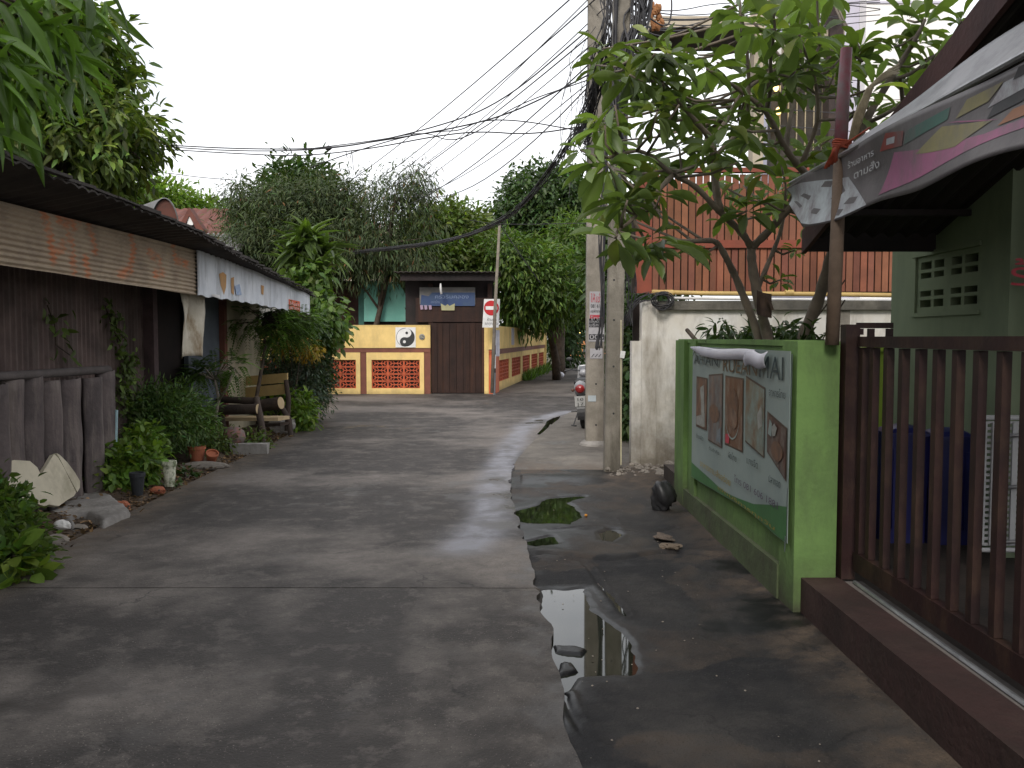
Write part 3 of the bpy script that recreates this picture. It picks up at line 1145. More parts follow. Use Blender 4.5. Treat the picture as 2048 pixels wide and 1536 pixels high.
# fence of dark wavy slabs in front of the shed
fence = thing('slab_fence', 'low fence of broad dark weathered wavy boards standing in front of the shed', 'fence', (-4.05, 6.5, 0))
slabm = M('weathered_dark_slab', (.14, .112, .108), (.08, .066, .066), 3, .85, .35, 30, grime=(.30, .25, .22), gamt=.75, gstretch=.12, gscale=5)
rr = random.Random(4)
y = -1.0
while y < 8.35:
    w = rr.uniform(.27, .37)
    q = MB()
    x0 = -4.02 + rr.uniform(-.03, .03)
    tz = 1.19 + rr.uniform(-.02, .03)
    sd = rr.random() * 9
    q.slab(lambda u, v: (x0 + .075 * math.sin(math.pi * u) * (1 + .4 * (fn(v * 3 + sd, u, 1) - .5)) + .03 * (fn(u + sd, v * 4, 1) - .5), y + w * u + .02 * (fn(v * 4, sd, 1) - .5), tz * v + (.03 * (fn(u * 5, sd, 1) - .5) if v == 1 else 0)), 10, 14, (-.03, 0, 0))
    q.build('slab', slabm, fence, smooth=True)
    y += w + .004
q = MB()
q.tube([(-4.0, -1, 1.23), (-3.99, 3, 1.235), (-4.0, 6, 1.25), (-4.0, 8.42, 1.235)], [.035, .04, .035, .04], 8)
q.build('top_rail', M('grey_log', (.13, .11, .105), (.08, .07, .066), 5, .85, .3), fence, smooth=True)

# pale blue stake
q = MB(); q.tube([atX(231, 905, -3.95), atX(233, 820, -3.95)], .016, 8)
tag(q.build('plastic_stake', M('pale_blue_pvc', (.35, .52, .56), (.3, .42, .45), 8, .5), None, gnd(231, 930)), 'thin pale blue plastic pipe standing among the weeds past the slab fence', 'pipe')

# broken cream board: two pieces leaning against the fence
creamm = M('cream_board', (.62, .56, .43), (.52, .47, .36), 4, .8, .1, 20, grime=(.22, .19, .12), gamt=.5, gstretch=1, gscale=3)
cb = thing('broken_board', 'broken round cream board split by a dark crack, leaning on the slab fence', 'board', (-3.85, 7.1, .1))


def lean(px, py, X0=-3.86, z0=.2, k=.28):
    # plane leaning back: X = X0 - k*(z-z0)
    p = atX(px, py, X0)
    for _ in range(6):
        p = atX(px, py, X0 - k * (p.z - z0))
    return p


q = MB(); q.prism([lean(a, b) for a, b in [(14, 925), (28, 920), (60, 922), (75, 935), (82, 950), (98, 925), (108, 908), (116, 915), (128, 935), (152, 985), (148, 992), (130, 1003), (118, 1012), (100, 1010), (88, 1012), (76, 1008), (74, 1000), (70, 1008), (55, 1003), (38, 992), (22, 978), (15, 960)]], (-.04, .0, -.012))
q.build('left_piece', creamm, cb)
q = MB(); q.prism([lean(a, b) for a, b in [(118, 914), (113, 906), (120, 910), (135, 925), (150, 945), (160, 962), (160, 975), (155, 984), (146, 968), (130, 938)]], (-.04, 0, -.012))
q.build('right_piece', creamm, cb)

# lumps of broken concrete and stones along the verge
rub = M('broken_concrete', (.31, .29, .27), (.21, .195, .18), 5, .9, .5, 25, grime=(.10, .09, .08), gamt=.5, gstretch=1)
rubw = M('pale_stone', (.27, .235, .20), (.16, .14, .12), 5, .9, .5, 25)


def stone(px, py, w, h, d, label, mat=rub, seed=1, cat='stone', name='stone', group=None, zoff=0.0, rotz=0, amp=.3):
    c = gnd(px, py)
    Wm = w * c.y / FPX
    Hm = h * c.y / FPX
    q = MB()
    q.blob((c.x, c.y + d / 2, Hm * .42 + zoff), (Wm / 2, d / 2, Hm / 2), seed, amp, 18, 10, flat=Hm * .35)
    return tag(q.build(name, mat, None, (c.x, c.y + d / 2, 0)), label, cat, group)


q = MB()
rng_ = [(88, 1022), (108, 1006), (150, 996), (182, 992), (212, 996), (238, 1012), (258, 1030), (258, 1036), (240, 1042), (222, 1050), (208, 1058), (190, 1046), (172, 1040), (155, 1044), (148, 1054), (152, 1066), (135, 1060), (118, 1050), (98, 1040)]
rp2 = [gnd(a, b + 6) for a, b in rng_]
xs_, ys2_ = [p.x for p in rp2], [p.y for p in rp2]
gx_, gy_ = np.meshgrid(np.linspace(min(xs_) - .05, max(xs_) + .05, 70), np.linspace(min(ys2_) - .05, max(ys2_) + .05, 60))
sd_ = sdpoly(gx_, gy_, rp2) + .03 * (fbm(gx_, gy_, .09, 3, 2) - .5)
gz_ = -.06 + .15 * np.clip((.03 - sd_) / .05, 0, 1) ** .6 + .035 * (fbm(gx_, gy_, .25, 4, 3) - .5) + .012 * (fbm(gx_, gy_, .05, 3, 4) - .5)
q.vv(list(zip(gx_.ravel().tolist(), gy_.ravel().tolist(), gz_.ravel().tolist())))
q.ff([(j * 70 + i, j * 70 + i + 1, (j + 1) * 70 + i + 1, (j + 1) * 70 + i) for j in range(59) for i in range(69)])
tag(q.build('concrete_slab', rub, None, gnd(170, 1040), smooth=True), 'irregular broken grey concrete slab lying at the road edge below the cream board', 'concrete slab')
stone(118, 1076, 34, 22, .12, 'small white stone among dry leaves at the road edge', M('white_stone', (.75, .73, .7), (.6, .58, .55), 5, .7), 2, zoff=.05)
stone(95, 1100, 58, 26, .2, 'flat tan rock below the small white stone', rubw, 5)
stone(124, 1128, 34, 12, .1, 'small tan chip of rock nearest the road in front of the left weeds', rubw, 6)
stone(65, 1105, 44, 24, .2, 'brownish rock half hidden in the weeds at lower left', rubw, 7)
stone(148, 1068, 30, 16, .15, 'small brown rock under the hollow of the broken slab', rubw, 8)
stone(238, 1024, 30, 22, .12, 'broken terracotta shard at the far tip of the concrete slab', M('terracotta', (.42, .14, .07), (.30, .10, .06), 6, .8, .2), 9, cat='shard', name='terracotta_shard')
stone(310, 992, 34, 20, .12, 'orange-brown brick lump below the green potted plant', M('terracotta', ()), 10, cat='brick', name='brick_lump')
stone(400, 944, 100, 18, .3, 'low flat pale stone at the road edge beside the terracotta pots', rubw, 12)
# row of rubble where the white wall meets the ground
gr = np.random.RandomState(3)
q = MB()
for i in range(150):
    px = gr.uniform(1215, 1358)
    py = 944 + gr.uniform(-10, 16)
    c = gnd(px, py)
    s_ = gr.uniform(.008, .026) * (1.5 if px > 1262 else .7) * (2.0 if i % 17 == 0 else 1)
    q.blob((c.x, c.y, s_ * .5 + .02), (s_, s_, s_ * .7), i, .35, 7, 5)
tag(q.build('rubble', rubw, None, (1.5, 9.6, 0)), 'loose rubble and broken stones along the foot of the white wall', 'rubble', kind='stuff')
q = MB()
for i in range(260):
    yy_ = gr.uniform(4.3, 14)
    c = Vector((interp(yy_, LE) - abs(gr.randn()) * .25 + .05, yy_, 0))
    s_ = gr.uniform(.005, .016)
    q.blob((c.x, c.y, s_ * .5 + .05), (s_, s_, s_ * .7), i, .35, 6, 4)
tag(q.build('gravel', soil, None, (-3.6, 8, 0)), 'loose pebbles and clods scattered along the left road edge', 'gravel', kind='stuff')
q = MB()
for i in range(90):
    yy_ = gr.uniform(2.6, 9)
    c = Vector((gr.uniform(.2, 1.5), yy_, float(strip_z(np.array([[1.]]), np.array([[5.]]))[0, 0])))
    s_ = gr.uniform(.002, .006)
    q.blob((c.x, c.y, .010), (s_, s_, s_ * .5), i, .3, 6, 4)
tag(q.build('grit', rubw, None, (.9, 5, 0)), 'tiny stones and grit scattered over the wet asphalt strip', 'grit', kind='stuff')


# pots
def pot(px, py, r_px, h_px, label, mat, tilt=0, cat='pot', name='plant_pot', rim=True, z=0.05):
    c = gnd(px, py)
    r_ = r_px * c.y / FPX
    h = h_px * c.y / FPX
    Rm = Matrix.Rotation(tilt, 3, 'X') @ Matrix.Rotation(tilt * .6, 3, 'Y')
    t = MB()
    t.lathe(c + Vector((0, r_, z)), [(r_ * .68, 0), (r_ * .95, h * .8), (r_ * 1.05, h * .82), (r_ * 1.05, h), (r_ * .88, h), (r_ * .82, h * .85)], 22, Rm)
    return tag(t.build(name, mat, None, c, smooth=False), label, cat)


terra = M('terracotta', ())
pot(388, 936, 17, 34, 'terracotta pot standing on the verge left of the log bench', terra)
pot(418, 934, 12, 24, 'small terracotta pot tipped over between the larger pot and the low stone', terra, .5)
pot(400, 905, 16, 34, 'faded pinkish clay pot under the weeds behind the terracotta pot', M('faded_clay', (.33, .20, .17), (.22, .15, .13), 5, .85))
pot(269, 1003, 15, 46, 'dark grey plastic pot holding the green leafy plant', M('dark_plastic_pot', (.04, .045, .05), (.03, .03, .035), 4, .5))
pot(334, 985, 14, 52, 'tall whitish flaking pot at the right of the leafy plants', M('flaking_white_pot', (.72, .72, .58), (.16, .19, .10), 9, .85, .4, grime=(.12, .16, .08), gamt=.8, gstretch=.8, gscale=9, lo=.46, hi=.56))
q = MB()
c = gnd(463, 912)
q.lathe(c + Vector((0, .1, .12)), [(.03, 0), (.12, .03), (.155, .1), (.14, .19), (.09, .235), (.07, .25)], 22)
tag(q.build('clay_jar', M('red_grey_jar', (.17, .13, .12), (.30, .10, .07), 7, .7, lo=.45, hi=.7), None, c, smooth=True), 'round grey and red clay jar in front of the log bench', 'jar')
q = MB()
c = gnd(490, 915)
q.box(c + Vector((0.02, .15, .085)), (.46, .16, .17), Matrix.Rotation(.12, 3, 'Z'), .012)
tag(q.build('concrete_block', rub, None, c), 'rough grey concrete block lying below the clay jar', 'concrete block')
q = MB()
q.blob(gnd(558, 872) + Vector((0, .15, .14)), (.20, .2, .17), 3, .3)
tag(q.build('stone', rub, None, gnd(558, 872)), 'rounded grey boulder under the right end of the log bench', 'stone')

# rustic bench of logs with yellow plank backrest
bench = thing('log_bench', 'rustic bench of dark logs and half logs with a two-plank yellow backrest', 'bench', gnd(520, 900))
logm = M('dark_log', (.075, .052, .04), (.04, .03, .025), 5, .85, .5, 20, grime=(.14, .11, .09), gamt=.5)
cutm = M('cut_wood', (.55, .42, .25), (.45, .33, .19), 6, .75, .1)
plk = M('yellow_plank', (.50, .36, .15), (.42, .30, .13), 3, .7, .08, grime=(.25, .18, .1), gamt=.3)


def P2(px, py, Y):
    return at(px, py, Y)


def plank(name, a, b, hh, th, mat):
    q = MB()
    a, b = Vector(a), Vector(b)
    q.prism([a, b, b + Vector((0, 0, hh)), a + Vector((0, 0, hh))], (th * .3, th, 0))
    return q.build(name, mat, bench)


plank('backrest_plank', at(478, 797, 13.6), at(575, 788, 13.2), .165, .035, plk)
plank('backrest_plank', at(486, 772, 13.62), at(574, 765, 13.22), .15, .035, plk)


def log(name, pts, r_, endm=None):
    q = MB()
    q.tube(pts, r_, 12, cap=False)
    o = q.build(name, logm, bench, smooth=True)
    for e, f in ((0, 1), (-1, -2)):
        rr_ = r_[e] if isinstance(r_, (list, tuple)) else r_
        z = MB()
        n_ = (Vector(pts[e]) - Vector(pts[f])).normalized()
        z.disc(Vector(pts[e]) - n_ * .01, rr_ * .97, n_, .012, 16)
        z.build('log_end', endm or cutm, o)
    return o


log('seat_log', [at(424, 820, 12.1), at(516, 818, 12.0)], .075)
log('arm_log', [at(437, 799, 12.3), at(512, 802, 12.1)], .05)
log('leg', [at(512, 795, 12.1), at(520, 835, 12.0), at(527, 870, 11.9), at(523, 908, 11.6)], [.045, .05, .045, .04])
log('leg', [at(437, 798, 12.3), at(446, 850, 12.2), at(440, 895, 12.1)], [.04, .045, .045])
log('seat_log', [at(520, 812, 12.9), at(562, 806, 12.8)], .095, cutm)
log('leg', [at(562, 812, 12.9), at(578, 840, 12.8), at(582, 872, 12.7)], [.04, .045, .04])
log('leg', [at(572, 760, 13.15), at(577, 800, 13.1), at(574, 862, 13.05)], [.035, .04, .04])
log('leg', [at(484, 790, 13.6), at(484, 862, 13.5)], [.035, .035])
plank('seat_plank', at(440, 842, 12.4), at(556, 842, 12.3), .05, .30, cutm)
plank('seat_plank', at(500, 814, 12.9), at(556, 812, 12.8), .03, .12, plk)
plank('foot_plank', at(500, 856, 12.6), at(560, 852, 12.5), .04, .25, logm)

# ================================================================== yellow walls and timber gate
def lattice(parent, O, ex, ey, w, h, nc, nr, name='vent_blocks'):
    """red vent blocks: backing, frames and shaped bars; O lower-left, ex along, ey outwards (to viewer)"""
    O, ex, ey = Vector(O), Vector(ex).normalized(), Vector(ey).normalized()
    ez = Vector((0, 0, 1))
    q = MB()
    q.mi = 1
    q.prism([O + ey * .005, O + ex * w + ey * .005, O + ex * w + ez * h + ey * .005, O + ez * h + ey * .005], ey * .004)
    q.mi = 0

    def bar(a, b, t, d0=.012, d1=.03):
        a2, b2 = Vector((a[0], a[1])), Vector((b[0], b[1]))
        dr = (b2 - a2).normalized()
        s_ = Vector((-dr.y, dr.x)) * t / 2
        pts = [a2 + s_, b2 + s_, b2 - s_, a2 - s_]
        q.prism([O + ex * p.x + ez * p.y + ey * d0 for p in reversed(pts)], ey * d1)
    bw, bh = w / nc, h / nr
    for i in range(nc + 1):
        bar((i * bw, 0), (i * bw, h), .045, .012, .032)
    for j in range(nr + 1):
        bar((0, j * bh), (w, j * bh), .035, .012, .034)
    for i in range(nc):
        for j in range(nr):
            x, z = i * bw, j * bh
            cx, cz = x + bw / 2, z + bh / 2
            bar((cx - bw * .3, cz), (cx + bw * .3, cz), bh * .13, .012, .028)
            for s1 in (-1, 1):
                bar((cx + s1 * bw * .3, cz - bh * .3), (cx + s1 * bw * .3, cz + bh * .3), bw * .05, .012, .026)
                for s2 in (-1, 1):
                    bar((cx + s1 * bw * .06, cz), (cx + s1 * bw * .20, cz + s2 * bh * .42), bh * .10, .012, .024)
                    bar((cx + s1 * bw * .3, cz + s2 * bh * .1), (cx + s1 * bw * .47, cz + s2 * bh * .42), bh * .09, .012, .022)
    return q.build(name, [brick_red, dark_void], parent)


def span_dir(q, O, ex, ey, a, b, z0, z1, d0, d1):
    O, ex, ey = Vector(O), Vector(ex).normalized(), Vector(ey).normalized()
    P = [O + ex * a + ey * d0, O + ex * b + ey * d0, O + ex * b + ey * d1, O + ex * a + ey * d1]
    q.prism([p + Vector((0, 0, z0)) for p in P], (0, 0, z1 - z0))


YW = 22.9
yl = thing('yellow_wall', 'yellow painted wall with brown rails and red vent-block panels, left of the timber gate', 'wall', (-5.5, YW, 0))
O = (-12, YW + .12, 0)
ex, ey = (1, 0, 0), (0, -1, 0)
q = MB(); span_dir(q, O, ex, ey, 0, 9.8, .0, 1.86, -.1, .02); q.build('wall_body', yellow, yl)
q = MB(); span_dir(q, O, ex, ey, 0, 9.8, 1.27, 1.855, .022, .12); span_dir(q, O, ex, ey, 0, 9.8, 1.862, 1.885, -.1, .125); q.build('upper_band', yellow, yl)
q = MB(); span_dir(q, O, ex, ey, 0, 9.8, 1.15, 1.268, .022, .10); q.build('rail', brown_paint, yl)
q = MB(); span_dir(q, O, ex, ey, 0, 9.8, -.03, .02, .022, .16); q.build('footing', brown_paint, yl)
for kx in range(5):
    xr = 9.63 - kx * 1.72
    q = MB(); span_dir(q, O, ex, ey, xr, xr + .165, .02, 1.148, .022, .085); q.build('pillar', brown_paint, yl)
    a = xr - 1.555
    q = MB()
    for (x0, x1, z0, z1) in ((a, xr, .022, .18), (a, xr, .95, 1.146), (a, a + .14, .18, .95), (xr - .12, xr, .18, .95)):
        span_dir(q, O, ex, ey, x0 + .003, x1 - .003, z0, z1, .022, .12)
    q.build('panel_frame', yellow, yl)
    lattice(yl, (O[0] + a + .14, YW + .12 - .03, .18), ex, ey, 1.555 - .26, .77, 3, 4)
# right wall runs back along the lane
yr = thing('yellow_wall', 'yellow wall with five narrow red vent-block panels running back along the lane, right of the timber gate', 'wall', WL0)
exr = (WL1 - WL0).normalized()
eyr = Vector((exr.y, -exr.x, 0))
Lr = (WL1 - WL0).length
q = MB(); span_dir(q, WL0, exr, eyr, 0, Lr, 0, 1.88, -.22, -.1); q.build('wall_body', yellow, yr)
q = MB(); span_dir(q, WL0, exr, eyr, 0, Lr, 1.23, 1.875, -.098, .02); q.build('upper_band', yellow, yr)
q = MB(); span_dir(q, WL0, exr, eyr, 0, Lr, 1.08, 1.228, -.098, .0); q.build('rail', brown_paint, yr)
orange = M('flaking_orange_paint', (.58, .13, .05), (.50, .11, .045), 5, .75, .1, grime=(.5, .42, .35), gamt=.35)
q = MB(); span_dir(q, WL0, exr, eyr, 0, 1.0, 0, 1.20, -.094, .045); q.build('orange_pillar', orange, yr)
pl = (Lr - 1.0) / 5
for kx in range(5):
    a = 1.0 + kx * pl
    q = MB()
    for (x0, x1, z0, z1) in ((a, a + pl, .0, .28), (a, a + pl, .90, 1.078), (a, a + .3, .28, .90), (a + pl - .3, a + pl, .28, .90)):
        span_dir(q, WL0, exr, eyr, x0 + .02, x1 - .02, z0, z1, -.098, -.02)
    q.build('panel_frame', yellow, yr)
    lattice(yr, WL0 + exr * (a + .32) + eyr * (-.09) + Vector((0, 0, .28)), exr, eyr, pl - .64, .62, 5, 3)
    q = MB(); span_dir(q, WL0, exr, eyr, a - .018, a + .018, 0, 1.078, -.098, -.03); q.build('joint', brown_paint, yr)
q = MB(); span_dir(q, WL0, exr, eyr, Lr, Lr + .3, 0, 1.95, -.22, .04); q.build('end_pillar', yellow, yr)

# yin-yang plaque + round lamp on the left wall
yy = YW - .003
pq = thing('yin_yang_plaque', 'square white plaque with a black and white yin-yang circle on the yellow wall', 'plaque', (-2.86, yy, 1.555))
q = MB(); q.span((-3.13, yy - .018, 1.285), (-2.59, yy, 1.825)); q.build('board', white_paint, pq)
cx, cz, rr0 = -2.86, 1.555, .245


def arc(c, r_, a0, a1, n_=24):
    return [(c[0] + r_ * math.cos(a0 + (a1 - a0) * i / n_), c[1] + r_ * math.sin(a0 + (a1 - a0) * i / n_)) for i in range(n_ + 1)]


tilt = R(-15)
rot2 = lambda p: (cx + p[0] * math.cos(tilt) - p[1] * math.sin(tilt), cz + p[0] * math.sin(tilt) + p[1] * math.cos(tilt))
half = arc((0, 0), rr0, -math.pi / 2, math.pi / 2) + arc((0, rr0 / 2), rr0 / 2, math.pi / 2, 3 * math.pi / 2)[1:][::1]
# black: right half minus top circle bump plus bottom bump
blk = arc((0, 0), rr0, -math.pi / 2, math.pi / 2, 30) + arc((0, rr0 / 2), rr0 / 2, math.pi / 2, -math.pi / 2, 20)[1:] + arc((0, -rr0 / 2), rr0 / 2, math.pi / 2, 3 * math.pi / 2, 20)[1:-1]
q = MB(); q.prism([(rot2(p)[0], yy - .019, rot2(p)[1]) for p in blk], (0, -.004, 0)); q.build('black_half', black, pq)
q = MB()
ring_o, ring_i = arc((cx, cz), rr0 + .006, math.pi / 2, 3 * math.pi / 2, 24), arc((cx, cz), rr0 - .004, math.pi / 2, 3 * math.pi / 2, 24)
for i in range(24):
    q.prism([(ring_o[i][0], yy - .019, ring_o[i][1]), (ring_o[i + 1][0], yy - .019, ring_o[i + 1][1]), (ring_i[i + 1][0], yy - .019, ring_i[i + 1][1]), (ring_i[i][0], yy - .019, ring_i[i][1])], (0, -.003, 0))
q.build('rim', black, pq)
p_ = rot2((0, rr0 / 2)); q = MB(); q.disc((p_[0], yy - .019, p_[1]), .036, (0, -1, 0), .006); q.build('black_dot', black, pq)
p_ = rot2((0, -rr0 / 2)); q = MB(); q.disc((p_[0], yy - .0235, p_[1]), .04, (0, -1, 0), .004); q.build('white_dot', white_paint, pq)
lp = thing('wall_lamp', 'small round grey lamp on the yellow wall right of the yin-yang plaque', 'lamp', (-2.42, yy, 1.57))
q = MB(); q.disc((-2.42, yy, 1.57), .075, (0, -1, 0), .03, 20); q.build('housing', steel, lp)
q = MB(); q.disc((-2.42, yy - .031, 1.57), .05, (0, -1, 0), .012, 20); q.build('lens', M('lens_glass', (.3, .28, .22), (.12, .12, .1), 30, .2), lp)

# timber gate with canopy
gt = thing('timber_gate', 'tall dark brown plank gate under a dark canopy, between the two yellow walls', 'gate', (-1.4, YW + .1, 0))
rr = random.Random(8)
x = -2.19
while x < -.64:
    w = min(rr.uniform(.15, .22), -.62 - x)
    v_ = rr.choice([1, .8, 1.25, .9, 1.9])
    q = MB(); q.tint = (v_, v_ * .95, v_ * .9)
    q.span((x + .004, YW + .1 + rr.uniform(0, .01), .05), (x + w - .004, YW + .14, 1.93 + rr.uniform(0, .02)))
    q.build('plank', plank_brown, gt)
    x += w
q = MB(); q.span((-2.6, YW + .12, 1.97), (-.58, YW + .20, 2.62)); q.build('lintel_board', plank_brown, gt)
for x in (-2.2, -.60):
    q = MB(); q.span((x - .06, YW + .15, 0), (x + .06, YW + .30, 3.0)); q.build('post', plank_brown, gt)
q = MB()
q.prism([(-2.95, YW - .35, 3.05), (-.42, YW - .35, 3.05), (-.42, YW - .35, 3.22), (-2.95, YW - .35, 3.22)], (0, .06, 0))
q.build('canopy_beam', M('near_black_timber', (.03, .022, .022), (.018, .015, .015), 3, .8), gt)
q = MB()
q.slab(lambda u, v: (-3.1 + 2.8 * u, YW - .5 + 1.9 * v, 3.26 + .02 * v + .010 * math.sin(u * 120)), 90, 2, (0, 0, .02))
q.build('canopy_roof', roof_tin, gt)
q = MB(); q.span((-2.9, YW + .30, 0), (-.5, YW + .36, 3.15)); q.build('back_board', M('near_black_timber', ()), gt)
# banner above the gate
bn = thing('gate_banner', 'faded blue and grey vinyl banner with Thai lettering above the timber gate', 'banner', (-1.75, YW - .1, 2.6))
bx0, bx1, bz0, bz1 = -2.49, -.99, 2.32, 2.90
yb = YW + .09
q = MB()
q.mi = 0; q.span((bx0, yb, bz0 + .12), (bx1, yb + .01, bz1))
q.mi = 1; q.prism([(bx0 + .02, yb - .002, 2.40), (bx1 - .01, yb - .002, 2.40), (bx1 - .01, yb - .002, 2.76), (bx0 + .34, yb - .002, 2.76), (bx0 + .24, yb - .002, 2.66), (bx0 + .05, yb - .002, 2.70)], (0, -.003, 0))
q.mi = 2; q.prism([(-1.92, yb - .007, 2.47), (-1.80, yb - .007, 2.40), (-1.74, yb - .007, 2.45), (-1.68, yb - .007, 2.40), (-1.54, yb - .007, 2.47), (-1.55, yb - .007, 2.28), (-1.9, yb - .007, 2.28)], (0, -.003, 0))
for i, x in enumerate((-2.44, -2.33, -2.21)):
    q.mi = 3
    q.prism([(x - .04, yb - .006, 2.42), (x + .04, yb - .006, 2.42), (x + .05, yb - .006, 2.31), (x - .02, yb - .006, 2.30)], (0, -.003, 0))
q.build('sheet', [M('banner_grey', (.17, .16, .15), (.11, .11, .11), 4, .6), M('banner_blue', (.035, .06, .16), (.05, .08, .15), 4, .6, lo=.3, hi=.6), M('banner_cream', (.42, .40, .22), (.36, .34, .2), 5, .6), M('banner_pink', (.38, .26, .36), (.3, .25, .32), 8, .6)], bn)
pale_b = M('banner_lettering', (.20, .25, .38), (.15, .2, .32), 6, .6)
text('lettering', 'ครัวริมคลอง', pale_b, (bx0 + .42, yb - .007, 2.60), (1, 0, 0), (0, 0, 1), .9, .11, bn)
text('lettering', 'อาหารไทย', pale_b, (bx0 + .30, yb - .007, 2.47), (1, 0, 0), (0, 0, 1), .24, .08, bn)
# small white lamp above banner
q = MB(); q.tube([(-1.89, YW - .3, 2.98), (-1.89, YW - .3, 2.86), (-1.87, YW - .3, 2.70)], [.018, .03, .03], 10)
tag(q.build('gate_lamp', white_paint, None, (-1.89, YW - .3, 3.0), smooth=True), 'thin white tube lamp hanging from the canopy in front of the blue banner', 'lamp')

# no-entry sign on its striped post
ns = thing('no_entry_sign', 'red and white no entry sign on a striped post beside the timber gate', 'sign', (-.5, 22.4, 0))
ys_ = 22.35
q = MB(); q.tube([(-.47, ys_ + .05, 0), (-.46, ys_ + .05, .62)], .035, 10); q.build('post', M('grey_paint', (.22, .22, .23), (.16, .16, .17), 5, .6), ns)
zz = .62
for i, (h, mt) in enumerate([(.12, black), (.36, white_paint), (.12, black), (.13, M('rust_brown', ())), (.26, white_paint), (.7, M('grey_paint', ()))]):
    q = MB(); q.tube([(-.46, ys_ + .05, zz), (-.46, ys_ + .05, zz + h)], .034, 10); q.build('post_band', mt, ns); zz += h
zl, zh = at(980, 655, ys_).z, at(980, 598, ys_).z
xl, xr_ = at(966, 640, ys_).x, at(999, 640, ys_).x
q = MB()
q.prism([(xl - .02, ys_, zl), (xr_ - .02, ys_, zl), (xr_ + .015, ys_, zh), (xl + .03, ys_, zh)], (0, .012, 0))
q.build('plate', white_paint, ns)
sc_ = ((xl + xr_) / 2 + .005, zh - .235)
q = MB(); q.disc((sc_[0], ys_ - .001, sc_[1]), .195, (0, -1, 0), .006, 40); q.build('red_disc', red_paint, ns)
q = MB(); q.span((sc_[0] - .15, ys_ - .012, sc_[1] - .045), (sc_[0] + .15, ys_ - .007, sc_[1] + .045)); q.build('white_bar', white_paint, ns)
text('lettering', 'ห้ามเข้า', black, (sc_[0] - .11, ys_ - .001, zl + .17), (1, 0, 0), (0, 0, 1), .24, .09, ns)
text('lettering', 'รถทุกชนิด', black, (sc_[0] - .17, ys_ - .001, zl + .05), (1, 0, 0), (0, 0, 1), .33, .09, ns)
# leaning thin pole
q = MB(); q.tube([at(984, 786, 22.0), at(990, 620, 22.0), at(999, 450, 22.0)], [.05, .045, .035], 10)
tag(q.build('leaning_pole', M('grey_pole_wood', (.22, .19, .15), (.14, .12, .10), 5, .85, .3), None, gnd(984, 795), smooth=True), 'thin leaning wooden pole in front of the no entry sign', 'pole')
q = MB(); q.span((-.44, 22.66, 1.05), (-.33, 22.70, 1.75))
tag(q.build('meter_strip', M('pale_blue_box', (.5, .5, .56), (.38, .38, .44), 5, .6), None, (-.38, 22.68, 1.4)), 'narrow pale vertical board at the start of the right yellow wall', 'board')
q = MB(); span_dir(q, WL0, exr, eyr, 3.9, 4.6, 1.32, 1.85, .022, .028)
tag(q.build('wall_notice', M('lilac_notice', (.35, .33, .45), (.5, .48, .45), 20, .7), None, WL0 + exr * 4.2 + Vector((0, 0, 1.5))), 'small lilac notice pasted high on the right yellow wall', 'notice')

# ================================================================== background buildings behind the yellow walls
def gable(name, label, x0, x1, Y0, Y1, zb, ze, zr, wallm, roofm, org=None):
    t = thing(name, label, 'building', ((x0 + x1) / 2, Y0, 0))
    q = MB(); q.span((x0, Y0, zb), (x1, Y1, ze)); q.build('wall', wallm, t)
    q = MB()
    ym = (Y0 + Y1) / 2
    q.slab(lambda u, v: (x0 - .4 + (x1 - x0 + .8) * u, Y0 - .6 + (ym - Y0 + .6) * v, ze - .1 + (zr - ze + .1) * v + .07 * abs(math.sin(u * (x1 - x0) * 9)) + .02 * ((v * 12) % 1)), int((x1 - x0) * 16), 12, (0, 0, -.05))
    q.slab(lambda u, v: (x0 - .4 + (x1 - x0 + .8) * u, Y1 + .6 + (ym - Y1 - .6) * v, ze - .1 + (zr - ze + .1) * v), 4, 4, (0, 0, -.05))
    q.build('roof', roofm, t)
    return t


tile = M('red_roof_tile', (.15, .052, .036), (.10, .04, .032), 4, .8, .3, 30, grime=(.12, .07, .06), gamt=.5)
pale_wall = M('pale_render', (.6, .58, .52), (.5, .48, .43), 2, .85, .05)
g1 = gable('tiled_house', 'distant house with a red tiled roof and small gable, left above the shed', -15.5, -9.8, 32, 38, 0, 5.2, 6.75, pale_wall, tile)
q = MB()
gx, gz = at(378, 430, 31).x, at(378, 415, 31).z
gx0, gx1, gzb = at(352, 462, 31).x, at(408, 462, 31).x, at(378, 462, 31).z
q.prism([(gx0, 31, gzb), (gx0 + .25, 31, gzb), (gx, 31, gz - .28), (gx1 - .25, 31, gzb), (gx1, 31, gzb), (gx, 31, gz)], (0, .5, 0))
q.build('gable_trim', tile, g1)
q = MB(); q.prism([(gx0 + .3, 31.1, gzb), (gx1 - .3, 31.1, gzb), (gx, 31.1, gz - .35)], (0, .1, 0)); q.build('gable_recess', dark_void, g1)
q = MB(); q.prism([(gx - .1, 31.05, gzb + .22), (gx + .12, 31.05, gzb + .22), (gx + .12, 31.05, gz - .42), (gx, 31.05, gz - .32), (gx - .1, 31.05, gz - .42)], (0, .03, 0)); q.build('gable_window', white_paint, g1)
q = MB()
x0, x1 = at(340, 480, 24).x, at(475, 480, 24).x
zt, zb_ = at(400, 455, 24).z, at(400, 500, 24).z
rt = thing('tin_lean_to', 'grey corrugated lean-to roof between the shed and the red tiled house', 'building', (x0, 24, 0))
q.slab(lambda u, v: (x0 + (x1 - x0) * u, 24 + 1.6 * v, zb_ + (zt - zb_) * v + .05 * math.sin(u * 75)), 120, 2, (0, 0, -.03))
q.build('roof', M('grey_tin', (.42, .42, .43), (.30, .28, .27), 5, .6, .1, grime=(.2, .14, .1), gamt=.5), rt)
q = MB(); q.span((x0 + .2, 24.6, 0), (x1 - .2, 25.4, zb_ - .1)); q.build('wall', pale_wall, rt)
